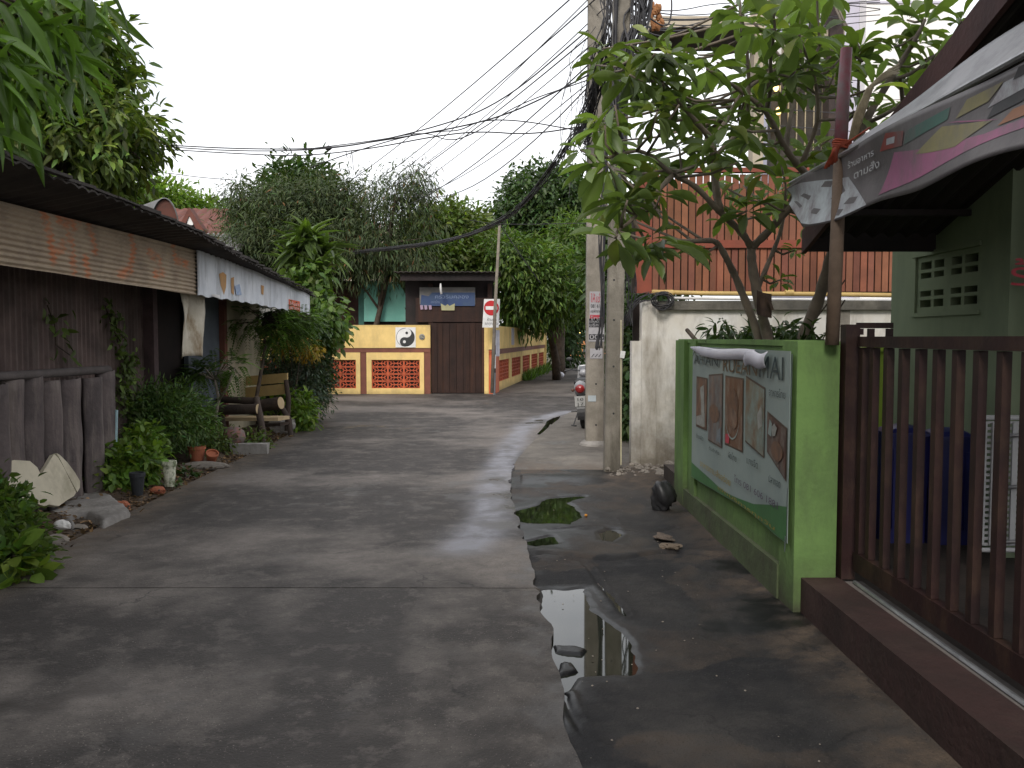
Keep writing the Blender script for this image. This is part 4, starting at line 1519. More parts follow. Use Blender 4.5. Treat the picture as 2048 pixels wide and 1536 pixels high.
# brown shack and teal roof behind the left yellow wall
sk = thing('brown_shack', 'dark reddish brown timber shack with a teal corner post behind the left yellow wall', 'building', at(660, 660, 26))
q = MB(); q.span((at(596, 600, 26).x, 26, 0), (at(722, 600, 26).x, 28, at(600, 562, 26).z)); q.build('wall', M('red_brown_boards', (.07, .03, .025), (.035, .02, .018), 4, .8, .2), sk)
q = MB(); q.span((at(718, 600, 26).x, 25.9, 1.5), (at(731, 600, 26).x, 26.1, at(600, 558, 26).z)); q.build('corner_post', M('teal_paint', (.10, .26, .22), (.07, .19, .17), 3, .6), sk)
q = MB(); q.slab(lambda u, v: (at(590, 600, 26).x + 2.2 * u, 25.6 + 2.6 * v, at(600, 560, 26).z + .3 * v), 6, 3, (0, 0, .06)); q.build('roof', roof_tin, sk)
th = thing('teal_outbuilding', 'bright teal sheet outbuilding with a slanted right edge, behind the yellow wall near the gate', 'building', at(780, 660, 25.3))
q = MB()
q.prism([at(a, b, 25.3) for a, b in [(728, 643), (728, 566), (745, 560), (797, 564), (812, 590), (825, 622), (826, 643)]], (0, .06, 0))
q.build('teal_sheet', M('teal_sheet', (.20, .50, .42), (.17, .43, .36), 2, .6, .05, grime=(.3, .42, .4), gamt=.4), th)
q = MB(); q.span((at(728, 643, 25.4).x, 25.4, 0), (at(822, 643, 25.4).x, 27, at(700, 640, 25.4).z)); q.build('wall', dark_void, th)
# pale building glimpsed through the trees
pb = thing('cream_building', 'pale cream building glimpsed between the wispy trees', 'building', at(770, 500, 48))
q = MB(); q.span((at(690, 600, 48).x, 48, 0), (at(850, 600, 48).x, 54, at(770, 455, 48).z)); q.build('wall', M('cream_render', (.7, .6, .5), (.6, .52, .42), 1, .8), pb)
q = MB(); q.span((at(690, 600, 48).x - .2, 47.8, at(770, 458, 48).z), (at(850, 600, 48).x + .2, 54.2, at(770, 450, 48).z)); q.build('parapet', white_paint, pb)

# tall white building and the house with balcony at upper right
tw = thing('white_building', 'tall plain white building with a mauve-grey side, upper right behind the tree', 'building', (9.5, 21, 0))
xa, xb, xc = at(1662, 100, 21).x, at(1731, 100, 21).x, at(1896, 100, 21).x
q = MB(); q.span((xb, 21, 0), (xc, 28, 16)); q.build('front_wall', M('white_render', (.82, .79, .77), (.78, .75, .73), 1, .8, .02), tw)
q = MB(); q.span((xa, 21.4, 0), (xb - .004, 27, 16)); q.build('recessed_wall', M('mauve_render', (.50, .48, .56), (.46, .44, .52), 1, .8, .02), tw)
for z in (3.2, 6.4, 9.6):
    q = MB(); q.span((xb - .002, 20.97, z), (xc, 20.998, z + .05)); q.build('joint_line', M('mauve_render', ()), tw)
hb2 = thing('balcony_house', 'house with a dark balcony, beige eaves and air conditioner seen through the tree branches', 'building', (5.5, 15, 0))
dw = M('dark_timber', (.06, .04, .035), (.03, .022, .02), 4, .7)
bg = M('beige_trim', (.48, .41, .31), (.38, .33, .26), 4, .8, .05, grime=(.2, .17, .13), gamt=.4)


def pspan(px0, py0, px1, py1, Y, d, mat, name, parent):
    a, b = at(px0, py1, Y), at(px1, py0, Y)
    q = MB(); q.span((a.x, Y, a.z), (b.x, Y + d, b.z)); return q.build(name, mat, parent)


pspan(1655, -60, 1690, 350, 14.6, .3, dw, 'corner_post', hb2)
pspan(1505, -40, 1532, 340, 15.2, .3, bg, 'column', hb2)
pspan(1300, 32, 1512, 54, 15.0, 1.2, bg, 'eaves', hb2)
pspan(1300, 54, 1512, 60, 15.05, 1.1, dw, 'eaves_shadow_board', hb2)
pspan(1600, 55, 1690, 72, 14.7, 1.0, bg, 'balcony_edge', hb2)
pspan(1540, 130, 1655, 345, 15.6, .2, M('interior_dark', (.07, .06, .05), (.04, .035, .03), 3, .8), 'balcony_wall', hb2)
pspan(1532, -60, 1655, 30, 16.2, .3, M('white_render', ()), 'upper_wall', hb2)
pspan(1532, 75, 1655, 130, 16.0, .2, M('white_render', ()), 'middle_wall', hb2)
for i in range(6):
    pspan(1558 + i * 17, 170, 1562 + i * 17, 300, 15.5, .04, M('pale_baluster', (.5, .42, .28), (.4, .34, .24), 5, .6), 'baluster', hb2)
ac = thing('air_conditioner', 'dark louvred air conditioner unit high on the balcony house', 'air conditioner', at(1612, 20, 14.9))
q = MB(); a, b = at(1585, 24, 14.9), at(1643, -35, 14.9); q.span((a.x, 14.9, a.z), (b.x, 15.2, b.z)); q.build('casing', dw, ac)
for i in range(8):
    q = MB(); z = a.z + .06 + i * (b.z - a.z - .1) / 8; q.span((a.x + .03, 14.87, z), (b.x - .03, 14.90, z + .022)); q.build('louvre', steel, ac)
lt = glow('warm_lamp', (1.0, .72, .25), 3.0)
for (px, py) in ((1552, 175), (1557, 222), (1545, 250)):
    q = MB(); c = at(px, py, 15.45); q.blob(c, (.05, .05, .07), 1, 0)
    tag(q.build('lantern', lt, None, c), {175: 'topmost of three small lit lanterns on the balcony behind the tree', 222: 'middle one of three small lit lanterns on the balcony behind the tree', 250: 'lowest of three small lit lanterns on the balcony behind the tree'}[py], 'lantern', 'balcony lanterns')
# white tube brace
q = MB(); q.tube([at(1520, 5, 14.5), at(1552, 42, 14.5)], .035, 8)
tag(q.build('white_brace', white_paint, None, at(1535, 22, 14.5)), 'short white diagonal brace under the eaves of the balcony house', 'brace')

# far end of the lane
fh = thing('far_house', 'small far building with an orange-brown base at the end of the lane', 'building', (5.0, 62, 0))
q = MB(); q.span((3.4, 62, 0), (8.2, 64, 1.3)); q.build('wall', M('orange_wall', (.5, .22, .08), (.4, .17, .07), 2, .8), fh)
q = MB(); q.span((3.4, 62.1, 1.3), (8.2, 64, 3.2)); q.build('upper_wall', M('dull_teal', (.10, .16, .14), (.06, .1, .09), 1, .8), fh)
for i in range(2):
    q = MB(); c = at(1160 + i * 8, 662, 58); q.prism([c + Vector((-.1, 0, -.18)), c + Vector((.06, 0, -.18)), c + Vector((.02, 0, .18)), c + Vector((-.14, 0, .18))], (0, .05, 0))
    tag(q.build('hanging_light', lt, None, c), ('left', 'right')[i] + ' one of two small yellow lights hanging over the far end of the lane', 'light', 'pair of yellow lights at the lane end')

# ================================================================== trees and plants
LF = leafmat('leaf_mid', (.085, .125, .028), .3)
LFD = leafmat('leaf_dark', (.042, .078, .022), .22)
LFO = leafmat('leaf_olive', (.046, .068, .024), .2, .65)
LFY = leafmat('leaf_lime', (.12, .20, .03), .35)
LFG = leafmat('leaf_greygreen', (.07, .10, .065), .2, .55)
LFB = leafmat('leaf_bright', (.080, .135, .030), .33)
LFP = leafmat('leaf_plumeria', (.112, .155, .055), .33, .45, .4)

# big broadleaf tree above the shed
tree('broadleaf_tree', 'large dense broadleaf tree rising behind the shed at the upper left', (-8.2, 15.5, 0),
     blobs_px([(40, 130, 15, 140, 150, 2.2), (140, 110, 15, 80, 115, 1.8), (190, 225, 15.5, 75, 60, 1.6), (245, 255, 15, 50, 50, 1.3), (240, 325, 15, 45, 40, 1.0), (130, 310, 15, 120, 80, 1.8), (175, 55, 15, 35, 50, 1.0), (30, 260, 16, 120, 120, 2), (225, 375, 15.3, 35, 25, .9), (225, 155, 15, 28, 25, .6), (-120, 150, 16, 160, 200, 2.4)]),
     21, 1150, 20, .16, .25, .36, LF, .2, 'fold', 14, droop=.55, var=.6, shell=.5)
# near drooping long leaves, upper left
nl = thing('mango_tree', 'near tree with long drooping leaves hanging over the top left corner', 'tree', (-5.2, 4.4, 0))
gn = np.random.RandomState(77)
Pn, Dn, Tn_ = [], [], []
mbt = MB()
root = Vector((-5.2, 4.4, 0))
mbt.tube([root, root + Vector((.1, 0, 1.6)), root + Vector((.3, .1, 3.2)), root + Vector((.7, .2, 4.3))], [.14, .12, .1, .06], 10)
tips = [(-40, 60, 4.6), (20, 10, 4.8), (70, -10, 5.0), (20, 110, 4.7), (110, 40, 5.2), (-10, 180, 4.8), (60, 150, 5.2), (110, 110, 5.3), (150, -20, 5.4), (-60, 240, 4.7), (160, 60, 5.6), (-30, 120, 4.5), (60, 60, 5), (190, 10, 5.7), (130, 160, 5.6)]
for (a, b, Y) in tips:
    c = at(a, b, Y)
    s_ = root + Vector((.3 + random.Random(a).random() * .4, .1, 3.2 + random.Random(b).random()))
    mbt.tube([s_, s_.lerp(c, .5) + Vector((0, 0, .25)), c], [.035, .02, .008], 6)
    nlv = 10
    for i in range(nlv):
        Pn.append(np.array(c) + gn.randn(3) * .05)
        ang = gn.uniform(0, 6.28)
        d = np.array((math.cos(ang) * .6 + .25, math.sin(ang) * .5, gn.uniform(-1.0, .25)))
        Dn.append(d)
        k = math.exp(gn.randn() * .3)
        Tn_.append((k, k * 1.05, k * .95))
Pn, Dn, Tn_ = np.array(Pn), np.array(Dn), np.array(Tn_)
Ln = gn.uniform(.22, .40, len(Pn))
leaf_obj('leaves', Pn, Dn, gn.randn(len(Pn), 3) * .5 + np.array((0, -.3, 1)), Ln, Ln * .19, Tn_, 'lance', LFB, nl)
mbt.build('trunk', BARK, nl, smooth=True)

tree('small_far_tree', 'small bright green tree above the shed roof left of the red tiled house', (-19, 45, 0), blobs_px([(330, 398, 44, 45, 20, 1.6), (300, 410, 44, 30, 16, 1.2)]), 31, 260, 16, .35, .30, .4, LFY, .16, 'diamond', 7, droop=.1, var=.4)
tree('small_far_tree', 'low bright green treetop just over the red tiled roof', (-17, 46, 0), blobs_px([(415, 420, 46, 34, 9, 1.2)]), 32, 120, 14, .3, .28, .4, LFY, .14, 'diamond', 5, droop=.1)

tree('dark_tree', 'dark glossy tree top standing highest behind the wispy trees', (-7.6, 31, 0), blobs_px([(585, 372, 31, 48, 30, 1.4), (625, 362, 31, 34, 28, 1.2), (600, 440, 31, 90, 60, 2)]), 33, 560, 14, .30, .32, .36, LFD, .22, 'fold', 8, droop=.3, var=.4)
tree('wispy_tree', 'wide olive feathery tree behind the left yellow wall', (-6.2, 25.8, 0),
     blobs_px([(570, 415, 26, 60, 48, 1.6), (650, 415, 26, 58, 55, 1.6), (610, 470, 26, 125, 45, 2.2), (492, 398, 26, 36, 36, 1.0), (640, 500, 26, 150, 50, 2.2), (520, 500, 26, 85, 65, 2), (705, 420, 26, 35, 40, 1), (700, 368, 26, 16, 18, .5), (470, 420, 26, 18, 22, .5)]),
     34, 3600, 14, .22, .22, .17, LFO, .16, 'diamond', 16, droop=.55, var=.45, brown=.015, hue=.12, shell=.25)
tree('feathery_tree', 'thin feathery tree with drooping sprays against the sky, left of the gate canopy', (-4.3, 25.0, 0),
     blobs_px([(790, 400, 25, 75, 60, 1.4), (830, 370, 25, 35, 35, .8), (740, 490, 25, 85, 75, 1.6), (800, 520, 25, 85, 50, 1.4), (690, 535, 25, 80, 22, 1.2), (850, 440, 25, 20, 40, .6)]),
     35, 950, 13, .24, .24, .14, LFO, .11, 'diamond', 14, droop=1.0, var=.45, brown=.03, hue=.14, shell=.15)
tree('bushy_tree', 'mid green bushy tree above the timber gate', (-2.6, 29, 0),
     blobs_px([(880, 470, 29, 55, 38, 1.8), (925, 465, 29, 42, 38, 1.4), (880, 535, 28, 100, 40, 1.6), (960, 530, 28.5, 60, 42, 1.4), (835, 465, 29, 22, 22, .7)]), 36, 1400, 15, .26, .25, .4, LF, .16, 'fold', 9, droop=.3, var=.5)
tree('vine_covered_tree', 'rounded mound of a tree smothered in creepers, beside the utility pole', (2.0, 36, 0),
     blobs_px([(1085, 420, 36, 92, 80, 3), (1130, 470, 36, 80, 110, 3), (1030, 470, 36, 65, 65, 2.4), (1100, 540, 36, 110, 80, 3)]), 37, 2700, 14, .20, .21, .55, LFD, .3, 'fold', 8, droop=.45, var=.4, shell=.75)
tree('lane_tree', 'bright green loose tree hanging over the right yellow wall', (1.6, 30.5, 0),
     blobs_px([(1060, 560, 28, 85, 75, 1.6), (1010, 520, 27, 45, 50, 1.0), (1120, 570, 30, 60, 60, 1.6), (1060, 630, 29, 60, 28, 1.0), (1140, 500, 31, 40, 60, 1.2)]), 38, 1500, 14, .22, .24, .28, LFB, .16, 'fold', 12, droop=.5, var=.5)
tree('shade_tree', 'very dark dense tree closing the lane past the end of the right yellow wall', (2.3, 43, 0),
     blobs_px([(1128, 660, 43, 36, 75, 1.8), (1140, 590, 44, 50, 60, 2.5), (1200, 560, 46, 80, 90, 3)]), 39, 1300, 14, .28, .28, .5, LFD, .3, 'fold', 6, droop=.4, var=.35)
tree('backdrop_tree', 'dark tree filling the gap behind the utility poles', (6.0, 26, 0),
     blobs_px([(1235, 560, 25, 50, 120, 2), (1300, 520, 25, 60, 100, 2)]), 40, 700, 14, .26, .25, .5, LFD, .2, 'fold', 6, droop=.4, var=.35)
# hedge between wall end and lane grass
g = np.random.RandomState(9)
n = 900
s_ = g.rand(n)
Pp = np.array([WL0 + exr * (7.0 + 9.6 * a) + eyr * (.02 + abs(g.randn()) * .12) + Vector((0, 0, .02)) for a in s_])
Dg = g.randn(n, 3) * .5 + np.array((0, 0, 1.2))
tt = np.exp(g.randn(n) * .3)[:, None] * np.array((1, 1.1, .9))
tag(leaf_obj('grass_tufts', Pp, Dg, g.randn(n, 3), g.uniform(.15, .45, n), .05, tt, 'diamond', LFB, None, (.8, 33, 0)), 'tufts of grass along the foot of the right yellow wall', 'grass', kind='stuff')


def bush(name, label, cat, px, py, blobs, seed, ncl, per, spread, L, Wf, mat, templ='fold', stems=5, group=None, sr=.012, base=None, **kw):
    b = base if base is not None else gnd(px, py)
    t = thing(name, label, cat, b, group)
    P, D, U, Ls, Ws, tint, cen = foliage(seed, blobs, ncl, per, spread, L, Wf, **kw)
    P[:, 2] = np.maximum(P[:, 2], .05)
    leaf_obj('foliage', P, D, U, Ls, Ws, tint, templ, mat, t)
    r = random.Random(seed)
    q = MB()
    for i in range(stems):
        c = Vector(cen[r.randrange(len(cen))])
        f = Vector(b) + Vector((r.uniform(-.05, .05), r.uniform(-.05, .05), 0))
        m = f.lerp(c, .5) + Vector((r.uniform(-.05, .05), r.uniform(-.05, .05), .05))
        q.tube([f, m, c], [sr, sr * .8, sr * .4], 6)
    q.build('stems', BARK, t, smooth=True)
    return t


# cordyline with its trunk, and the climber below it
cd = thing('cordyline', 'tall dracaena with a rosette of long drooping striped leaves above the white shed panel', 'plant', (-4.1, 16.4, 0))
g = np.random.RandomState(15)
q = MB()
q.tube([(-4.1, 16.4, 0), (-4.0, 16.4, 1.2), at(622, 560, 16.4), at(618, 500, 16.4)], [.06, .055, .05, .04], 8)
heads = [(618, 478, 16.4, 60), (600, 500, 16.3, 45), (645, 505, 16.5, 50), (640, 545, 16.3, 40), (590, 535, 16.4, 25)]
Pn, Dn, Ti = [], [], []
for (a, b, Y, nlv) in heads:
    c = np.array(at(a, b, Y))
    q.tube([at(622, 570, 16.4), at(a, b, Y)], [.035, .02], 6)
    for i in range(nlv):
        az = g.uniform(0, 6.28)
        el = g.uniform(-.5, 1.25)
        Dn.append((math.cos(az) * math.cos(el), math.sin(az) * math.cos(el), math.sin(el)))
        Pn.append(c + g.randn(3) * .03)
        k = math.exp(g.randn() * .35)
        Ti.append((k * 1.25, k * 1.25, k * .8) if el > 1.0 else (k, k, k))
Pn, Dn, Ti = np.array(Pn), np.array(Dn), np.array(Ti)
Ln = g.uniform(.42, .66, len(Pn))
leaf_obj('leaves', Pn, Dn, np.tile(np.array((0, 0, 1.)), (len(Pn), 1)) + g.randn(len(Pn), 3) * .2, Ln, Ln * .20, Ti, 'lance', leafmat('leaf_cordyline', (.075, .115, .035), .25, .4), cd)
q.build('stem', BARK, cd, smooth=True)
bush('climber', 'broad-leaved green climber hanging beside the end of the white shed panel', 'plant', 640, 800, blobs_px([(650, 640, 15.6, 28, 62, .4), (625, 585, 15.9, 30, 30, .4), (665, 655, 15.5, 22, 25, .3), (610, 555, 16, 35, 25, .4)]), 41, 170, 8, .09, .17, .6, LFB, 'fold', 6, droop=.8, var=.35)
bush('yellow_climber', 'yellow-tinged climber leaves over the grey-green shrub', 'plant', 580, 860, blobs_px([(590, 690, 14.6, 36, 16, .35), (620, 700, 14.6, 22, 18, .3)]), 42, 80, 9, .06, .09, .4, leafmat('leaf_ochre', (.30, .22, .04), .3), 'fold', 4, droop=.8)
bush('dark_creeper', 'tangle of dark creeper under the eave at the end of the shed', 'plant', 600, 860, blobs_px([(600, 655, 15, 60, 40, .6), (640, 745, 15.5, 24, 50, .4)]), 43, 200, 9, .09, .11, .4, LFD, 'fold', 6, droop=.6)
# moringa-like small trees with pinnate leaves


def pinnate(name, label, base, trunk, blobs, seed, nfr, Lf, mat, pale=None, leaf=.05):
    t = thing(name, label, 'small tree', base)
    g = np.random.RandomState(seed)
    q = MB()
    for pth, r0 in trunk:
        q.tube(pth, [r0 * (1 - .5 * i / (len(pth) - 1)) for i in range(len(pth))], 8)
    P, D, U, L, Tt = [], [], [], [], []
    top = trunk[0][0][-1]
    for i in range(nfr):
        bb = blobs[g.randint(len(blobs))]
        d0 = nrm(g.randn(1, 3))[0]
        c = bb[0] + d0 * bb[1] * (.3 + .6 * g.rand())
        if i % 3 == 0:
            q.tube([top, Vector(c)], [.008, .004], 5)
        fd = nrm((d0 * .8 + np.array((0, 0, -.25)) + g.randn(3) * .3)[None])[0]
        side = np.cross(fd, (0, 0, 1.0))
        side = side / max(np.linalg.norm(side), 1e-6)
        k = math.exp(g.randn() * .3)
        for j in range(9):
            f = (j + 1) / 9
            p = c + fd * Lf * f + np.array((0, 0, -.35 * Lf * f * f))
            for s1 in (-1, 1):
                P.append(p)
                D.append(side * s1 + fd * .55 + np.array((0, 0, -.25)))
                U.append(np.array((0, 0, 1.)) + g.randn(3) * .2)
                L.append(leaf * (1.2 - .5 * f))
                Tt.append((k, k * 1.02, k))
    P, D, U, L, Tt = map(np.array, (P, D, U, L, Tt))
    leaf_obj('foliage', P, D, U, L, L * .42, Tt, 'diamond', mat, t)
    q.build('trunk', pale or BARK, t, smooth=True)
    return t


palebark = M('pale_bark', (.34, .29, .24), (.24, .2, .165), 10, .85, .2)
pinnate('pinnate_tree', 'small tree with feathery compound leaves in front of the white shed panel', gnd(520, 880), [([at(520, 878, 12.6), at(512, 800, 12.9), at(530, 700, 13), at(528, 640, 13)], .035)],
        blobs_px([(500, 640, 13, 55, 35, .5), (560, 660, 13.2, 62, 40, .5), (560, 625, 13.2, 40, 22, .4), (610, 640, 13.6, 40, 25, .4)]), 51, 300, .26, LFB, leaf=.075)
pinnate('pinnate_tree', 'young pale-stemmed forked tree with compound leaves left of the log bench', gnd(428, 890), [([at(430, 880, 11.4), at(430, 835, 11.3), at(438, 800, 11.3), at(430, 760, 11.2)], .03), ([at(438, 800, 11.3), at(455, 775, 11.2), at(470, 735, 11.2)], .018)],
        blobs_px([(430, 735, 11.2, 42, 30, .4), (465, 730, 11.3, 24, 24, .3), (400, 745, 11.2, 22, 15, .2)]), 52, 95, .24, LFB, palebark, leaf=.07)
bush('grey_shrub', 'tall grey-green fine-leaved shrub behind the yellow bench backrest', 'shrub', 590, 862, blobs_px([(560, 730, 15.2, 60, 55, .8), (600, 780, 15, 55, 65, .7), (625, 740, 15.6, 35, 50, .5), (545, 800, 15, 35, 60, .6)]), 44, 900, 13, .10, .10, .28, LFG, 'diamond', 9, droop=.3, var=.4)
bush('lime_plant', 'lime green leafy plant at the road edge right of the log bench', 'plant', 600, 862, blobs_px([(596, 815, 14, 24, 30, .3), (608, 838, 13.8, 16, 20, .2), (530, 812, 13.9, 16, 5, .1)]), 45, 100, 9, .07, .13, .4, LFY, 'fold', 5, droop=.5)
bush('fern_bush', 'soft feathery green bush on the verge below the brown tin wall', 'bush', 340, 925, blobs_px([(350, 830, 9.9, 50, 55, .4), (300, 815, 9.6, 45, 35, .3), (395, 850, 10.4, 30, 40, .3), (280, 870, 9.4, 40, 26, .3)]), 46, 560, 12, .075, .085, .24, leafmat('leaf_fern', (.085, .15, .045), .3), 'diamond', 8, droop=.2, var=.4)
bush('leafy_plant', 'fresh green leafy potted plant in the middle of the left verge', 'plant', 270, 985, blobs_px([(262, 925, 8.5, 50, 38, .28), (232, 950, 8.3, 40, 34, .25), (290, 925, 8.7, 26, 32, .22), (285, 885, 8.9, 25, 25, .2)]), 47, 280, 10, .055, .085, .6, leafmat('leaf_fresh', (.12, .20, .035), .35), 'fold', 7, droop=.2, var=.4)
bush('weed_clump', 'dense green weeds filling the lower left corner beside the road', 'weeds', 20, 1120, blobs_px([(15, 1085, 5.6, 45, 55, .3), (-40, 1040, 5.8, 60, 70, .35), (40, 1120, 5.4, 28, 28, .2), (0, 1020, 5.9, 25, 30, .25)]), 48, 420, 11, .05, .075, .5, LFB, 'fold', 7, droop=.1, var=.4)
bush('broad_weed', 'broad bright weed leaves at the very bottom of the left corner weeds', 'weeds', 25, 1145, blobs_px([(15, 1120, 5.3, 26, 26, .12), (55, 1155, 5.3, 12, 6, .08)]), 49, 16, 5, .04, .13, .75, LFY, 'fold', 3, droop=.2)
bush('pot_herbs', 'low dark herbs around the terracotta pots', 'plant', 420, 915, blobs_px([(420, 885, 11, 50, 25, .3), (500, 885, 11.6, 40, 18, .3)]), 50, 160, 9, .06, .08, .35, LF, 'fold', 4, droop=.2)
bush('low_creeper', 'low dark creeper at the foot of the tall white flaking pot', 'plant', 365, 965, blobs_px([(372, 955, 9.3, 16, 12, .12), (345, 985, 8.7, 10, 8, .1)]), 53, 30, 8, .03, .05, .7, LFD, 'fold', 3)


def vine(label, pts, seed, per=60, L=.07, mat=LF, wid=.08):
    W = [atX(a, b, -4.22) for a, b in pts]
    t = thing('wall_vine', label, 'vine', W[-1], 'vines climbing the dark tin wall')
    q = MB(); q.tube(W, .007, 5); q.build('stem', BARK, t)
    g = np.random.RandomState(seed)
    n = per * (len(W) - 1)
    P = []
    for i in range(n):
        k = g.randint(len(W) - 1)
        P.append(np.array(W[k].lerp(W[k + 1], g.rand())) + g.randn(3) * np.array((.03, wid, wid)) + np.array((.03, 0, 0)))
    D = g.randn(n, 3) * .6 + np.array((.3, 0, -.6))
    U = g.randn(n, 3) * .4 + np.array((1, 0, .3))
    k = np.exp(g.randn(n) * .35)
    leaf_obj('leaves', np.array(P), D, U, L * g.uniform(.6, 1.3, n), L * .5, np.stack([k, k, k], 1), 'fold', mat, t)


vine('sparse vine climbing the left part of the dark tin wall', [(95, 610), (110, 650), (112, 690), (140, 710)], 61, 9, .10)
vine('long vine hanging down the dark tin wall between slab fence and cloth', [(210, 610), (235, 680), (250, 720), (240, 780), (275, 830)], 62, 50, .09)
vine('short vine with yellowish leaves above the fern bush', [(255, 715), (245, 760), (230, 800), (290, 850)], 63, 60, .07)

# ================================================================== RIGHT SIDE
# utility poles
p1 = thing('utility_pole', 'square concrete utility pole covered in stickers, the left one of the two poles', 'utility pole', (1.18, 12.0, 0))


def sqpole(name, x0, x1, Y, d, x0t, x1t, ztop, parent, mat):
    q = MB()
    P0 = [(x0, Y, 0), (x1, Y, 0), (x1, Y + d, 0), (x0, Y + d, 0)]
    P1 = [(x0t, Y, ztop), (x1t, Y, ztop), (x1t, Y + d * .8, ztop), (x0t, Y + d * .8, ztop)]
    n = 14
    prev = None
    for i in range(n + 1):
        k = i / n
        ring = [Vector(a).lerp(Vector(b), k) for a, b in zip(P0, P1)]
        b_ = .015
        pts = []
        for j in range(4):
            a, c, e = ring[j - 1], ring[j], ring[(j + 1) % 4]
            pts += [c + (a - c).normalized() * b_, c + (e - c).normalized() * b_]
        v = q.vv(pts)
        if prev is not None:
            q.ff([(prev + j, prev + (j + 1) % 8, v + (j + 1) % 8, v + j) for j in range(8)])
        prev = v
    q.ff([tuple(range(prev, prev + 8))])
    return q.build(name, mat, parent)


Y1 = 11.7
xa, xb = at(1172, 880, Y1).x, at(1208, 880, Y1).x
xta, xtb = at(1177, 0, Y1).x, at(1213, 0, Y1).x
z0_ = at(1177, 0, Y1).z
ext = lambda a, b: a + (b - a) * 8.5 / z0_
sqpole('shaft', xa, xb, Y1, .2, ext(xa, xta), ext(xb, xtb), 8.5, p1, concrete)
q = MB(); q.lathe(((xa + xb) / 2, Y1 + .1, .0), [(.22, 0), (.2, .08), (.16, .12)], 14); q.build('footing', rub, p1)
p2 = thing('utility_pole', 'second utility pole, slimmer and nearer, right of the stickered one and wrapped in cables above', 'utility pole', (1.13, 9.8, 0))
Y2 = 9.72
ya, yb2 = at(1209, 930, Y2).x, at(1241, 930, Y2).x
yta, ytb = at(1228, 0, Y2).x, at(1262, 0, Y2).x
z2_ = at(1228, 0, Y2).z
e2 = lambda a, b: a + (b - a) * 7.5 / z2_
sqpole('shaft', ya, yb2, Y2, .17, e2(ya, yta), e2(yb2, ytb), 7.5, p2, M('streaked_concrete', (.25, .225, .19), (.15, .135, .11), 3, .85, .3, 50, grime=(.07, .06, .045), gamt=.85, gstretch=.2, gscale=4))
for (px, py) in ((1228, 640), (1227, 733), (1227, 827), (1228, 560)):
    q = MB(); c = at(px, py, Y2 + .002); q.disc(c, .012, (0, -1, 0), .004, 10); q.build('bolt_hole', black, p2)
for (px, py) in ((1192, 768), (1192, 850), (1194, 700)):
    q = MB(); c = at(px, py, Y1 + .002); q.disc(c, .014, (0, -1, 0), .004, 10); q.build('bolt_hole', black, p1)
# yellow-white conduit with small tag on pole 2
q = MB(); q.tube([at(1242, 640, Y2 - .03), at(1242, 700, Y2 - .03), at(1242, 930, Y2 - .03)], .009, 6)
tag(q.build('conduit', M('cream_pvc', (.55, .5, .33), (.45, .4, .28), 5, .5), None, at(1242, 930, Y2)), 'thin cream conduit running down the edge of the nearer utility pole', 'conduit')
q = MB(); c = at(1245, 709, Y2 - .06); q.prism([c + Vector((-.03, 0, -.035)), c + Vector((.02, 0, -.045)), c + Vector((.035, 0, .035)), c + Vector((-.02, 0, .045))], (0, .01, 0))
tag(q.build('pole_tag', white_paint, None, c), 'tiny tilted white tag hanging on the cream conduit', 'tag')


def sticker(px0, py0, px1, py1, cols, label, name='sticker'):
    """cols: list of (fraction from top, fraction to, material)"""
    t = thing(name, label, 'sticker', at((px0 + px1) / 2, py1, Y1 - .01))
    a, b = at(px0, py1, Y1 - .004), at(px1, py0, Y1 - .004)
    q = MB(); q.span((a.x, Y1 - .008, a.z), (b.x, Y1 - .004, b.z)); q.build('sheet', cols[0], t)
    hh = b.z - a.z
    for (f0, f1, m_) in cols[1]:
        q = MB(); q.span((a.x + .006, Y1 - .011, b.z - f1 * hh), (b.x - .006, Y1 - .0085, b.z - f0 * hh)); q.build('colour_band', m_, t)
    for (s_, f0, f1, m_) in cols[2]:
        text('lettering', s_, m_, (a.x + .015, Y1 - .012, b.z - f1 * hh), (1, 0, 0), (0, 0, 1), (b.x - a.x) - .03, (f1 - f0) * hh, t)
    return t


paper = M('paper', (.42, .41, .43), (.34, .33, .35), 15, .8, .05, grime=(.2, .18, .17), gamt=.5, gscale=8)
blackp = M('black_print', (.03, .03, .032), (.045, .045, .05), 10, .7, 0)
redp = M('red_print', (.45, .05, .07), (.36, .05, .07), 10, .7, 0)
sticker(1179, 583, 1206, 643, (paper, [(.78, .98, redp)], [('ให้เช่า', .06, .36, redp), ('081 616', .42, .54, blackp), ('หอพักราคา', .60, .70, blackp), ('โทร', .81, .95, paper)]), 'weathered white sticker with big red Thai lettering, topmost on the left pole')
sticker(1177, 634 + 3, 1209, 683, (paper, [(.0, .38, blackp), (.68, .92, blackp)], [('เงินด่วน', .04, .18, paper), ('บริการ', .22, .35, paper), ('005', .70, .90, paper)]), 'white sticker with two black bands of white lettering, middle of the left pole')
sticker(1180, 697, 1205, 717, (paper, [], [('///', .55, .85, blackp)]), 'small plain grey-white sticker below the black-banded one')
sticker(1176, 791, 1192, 803, (M('pale_blue_paper', (.42, .47, .5), (.36, .4, .42), 10, .7), [], []), 'tiny pale blue sticker low on the left pole')

# motorcycle parked behind the pole


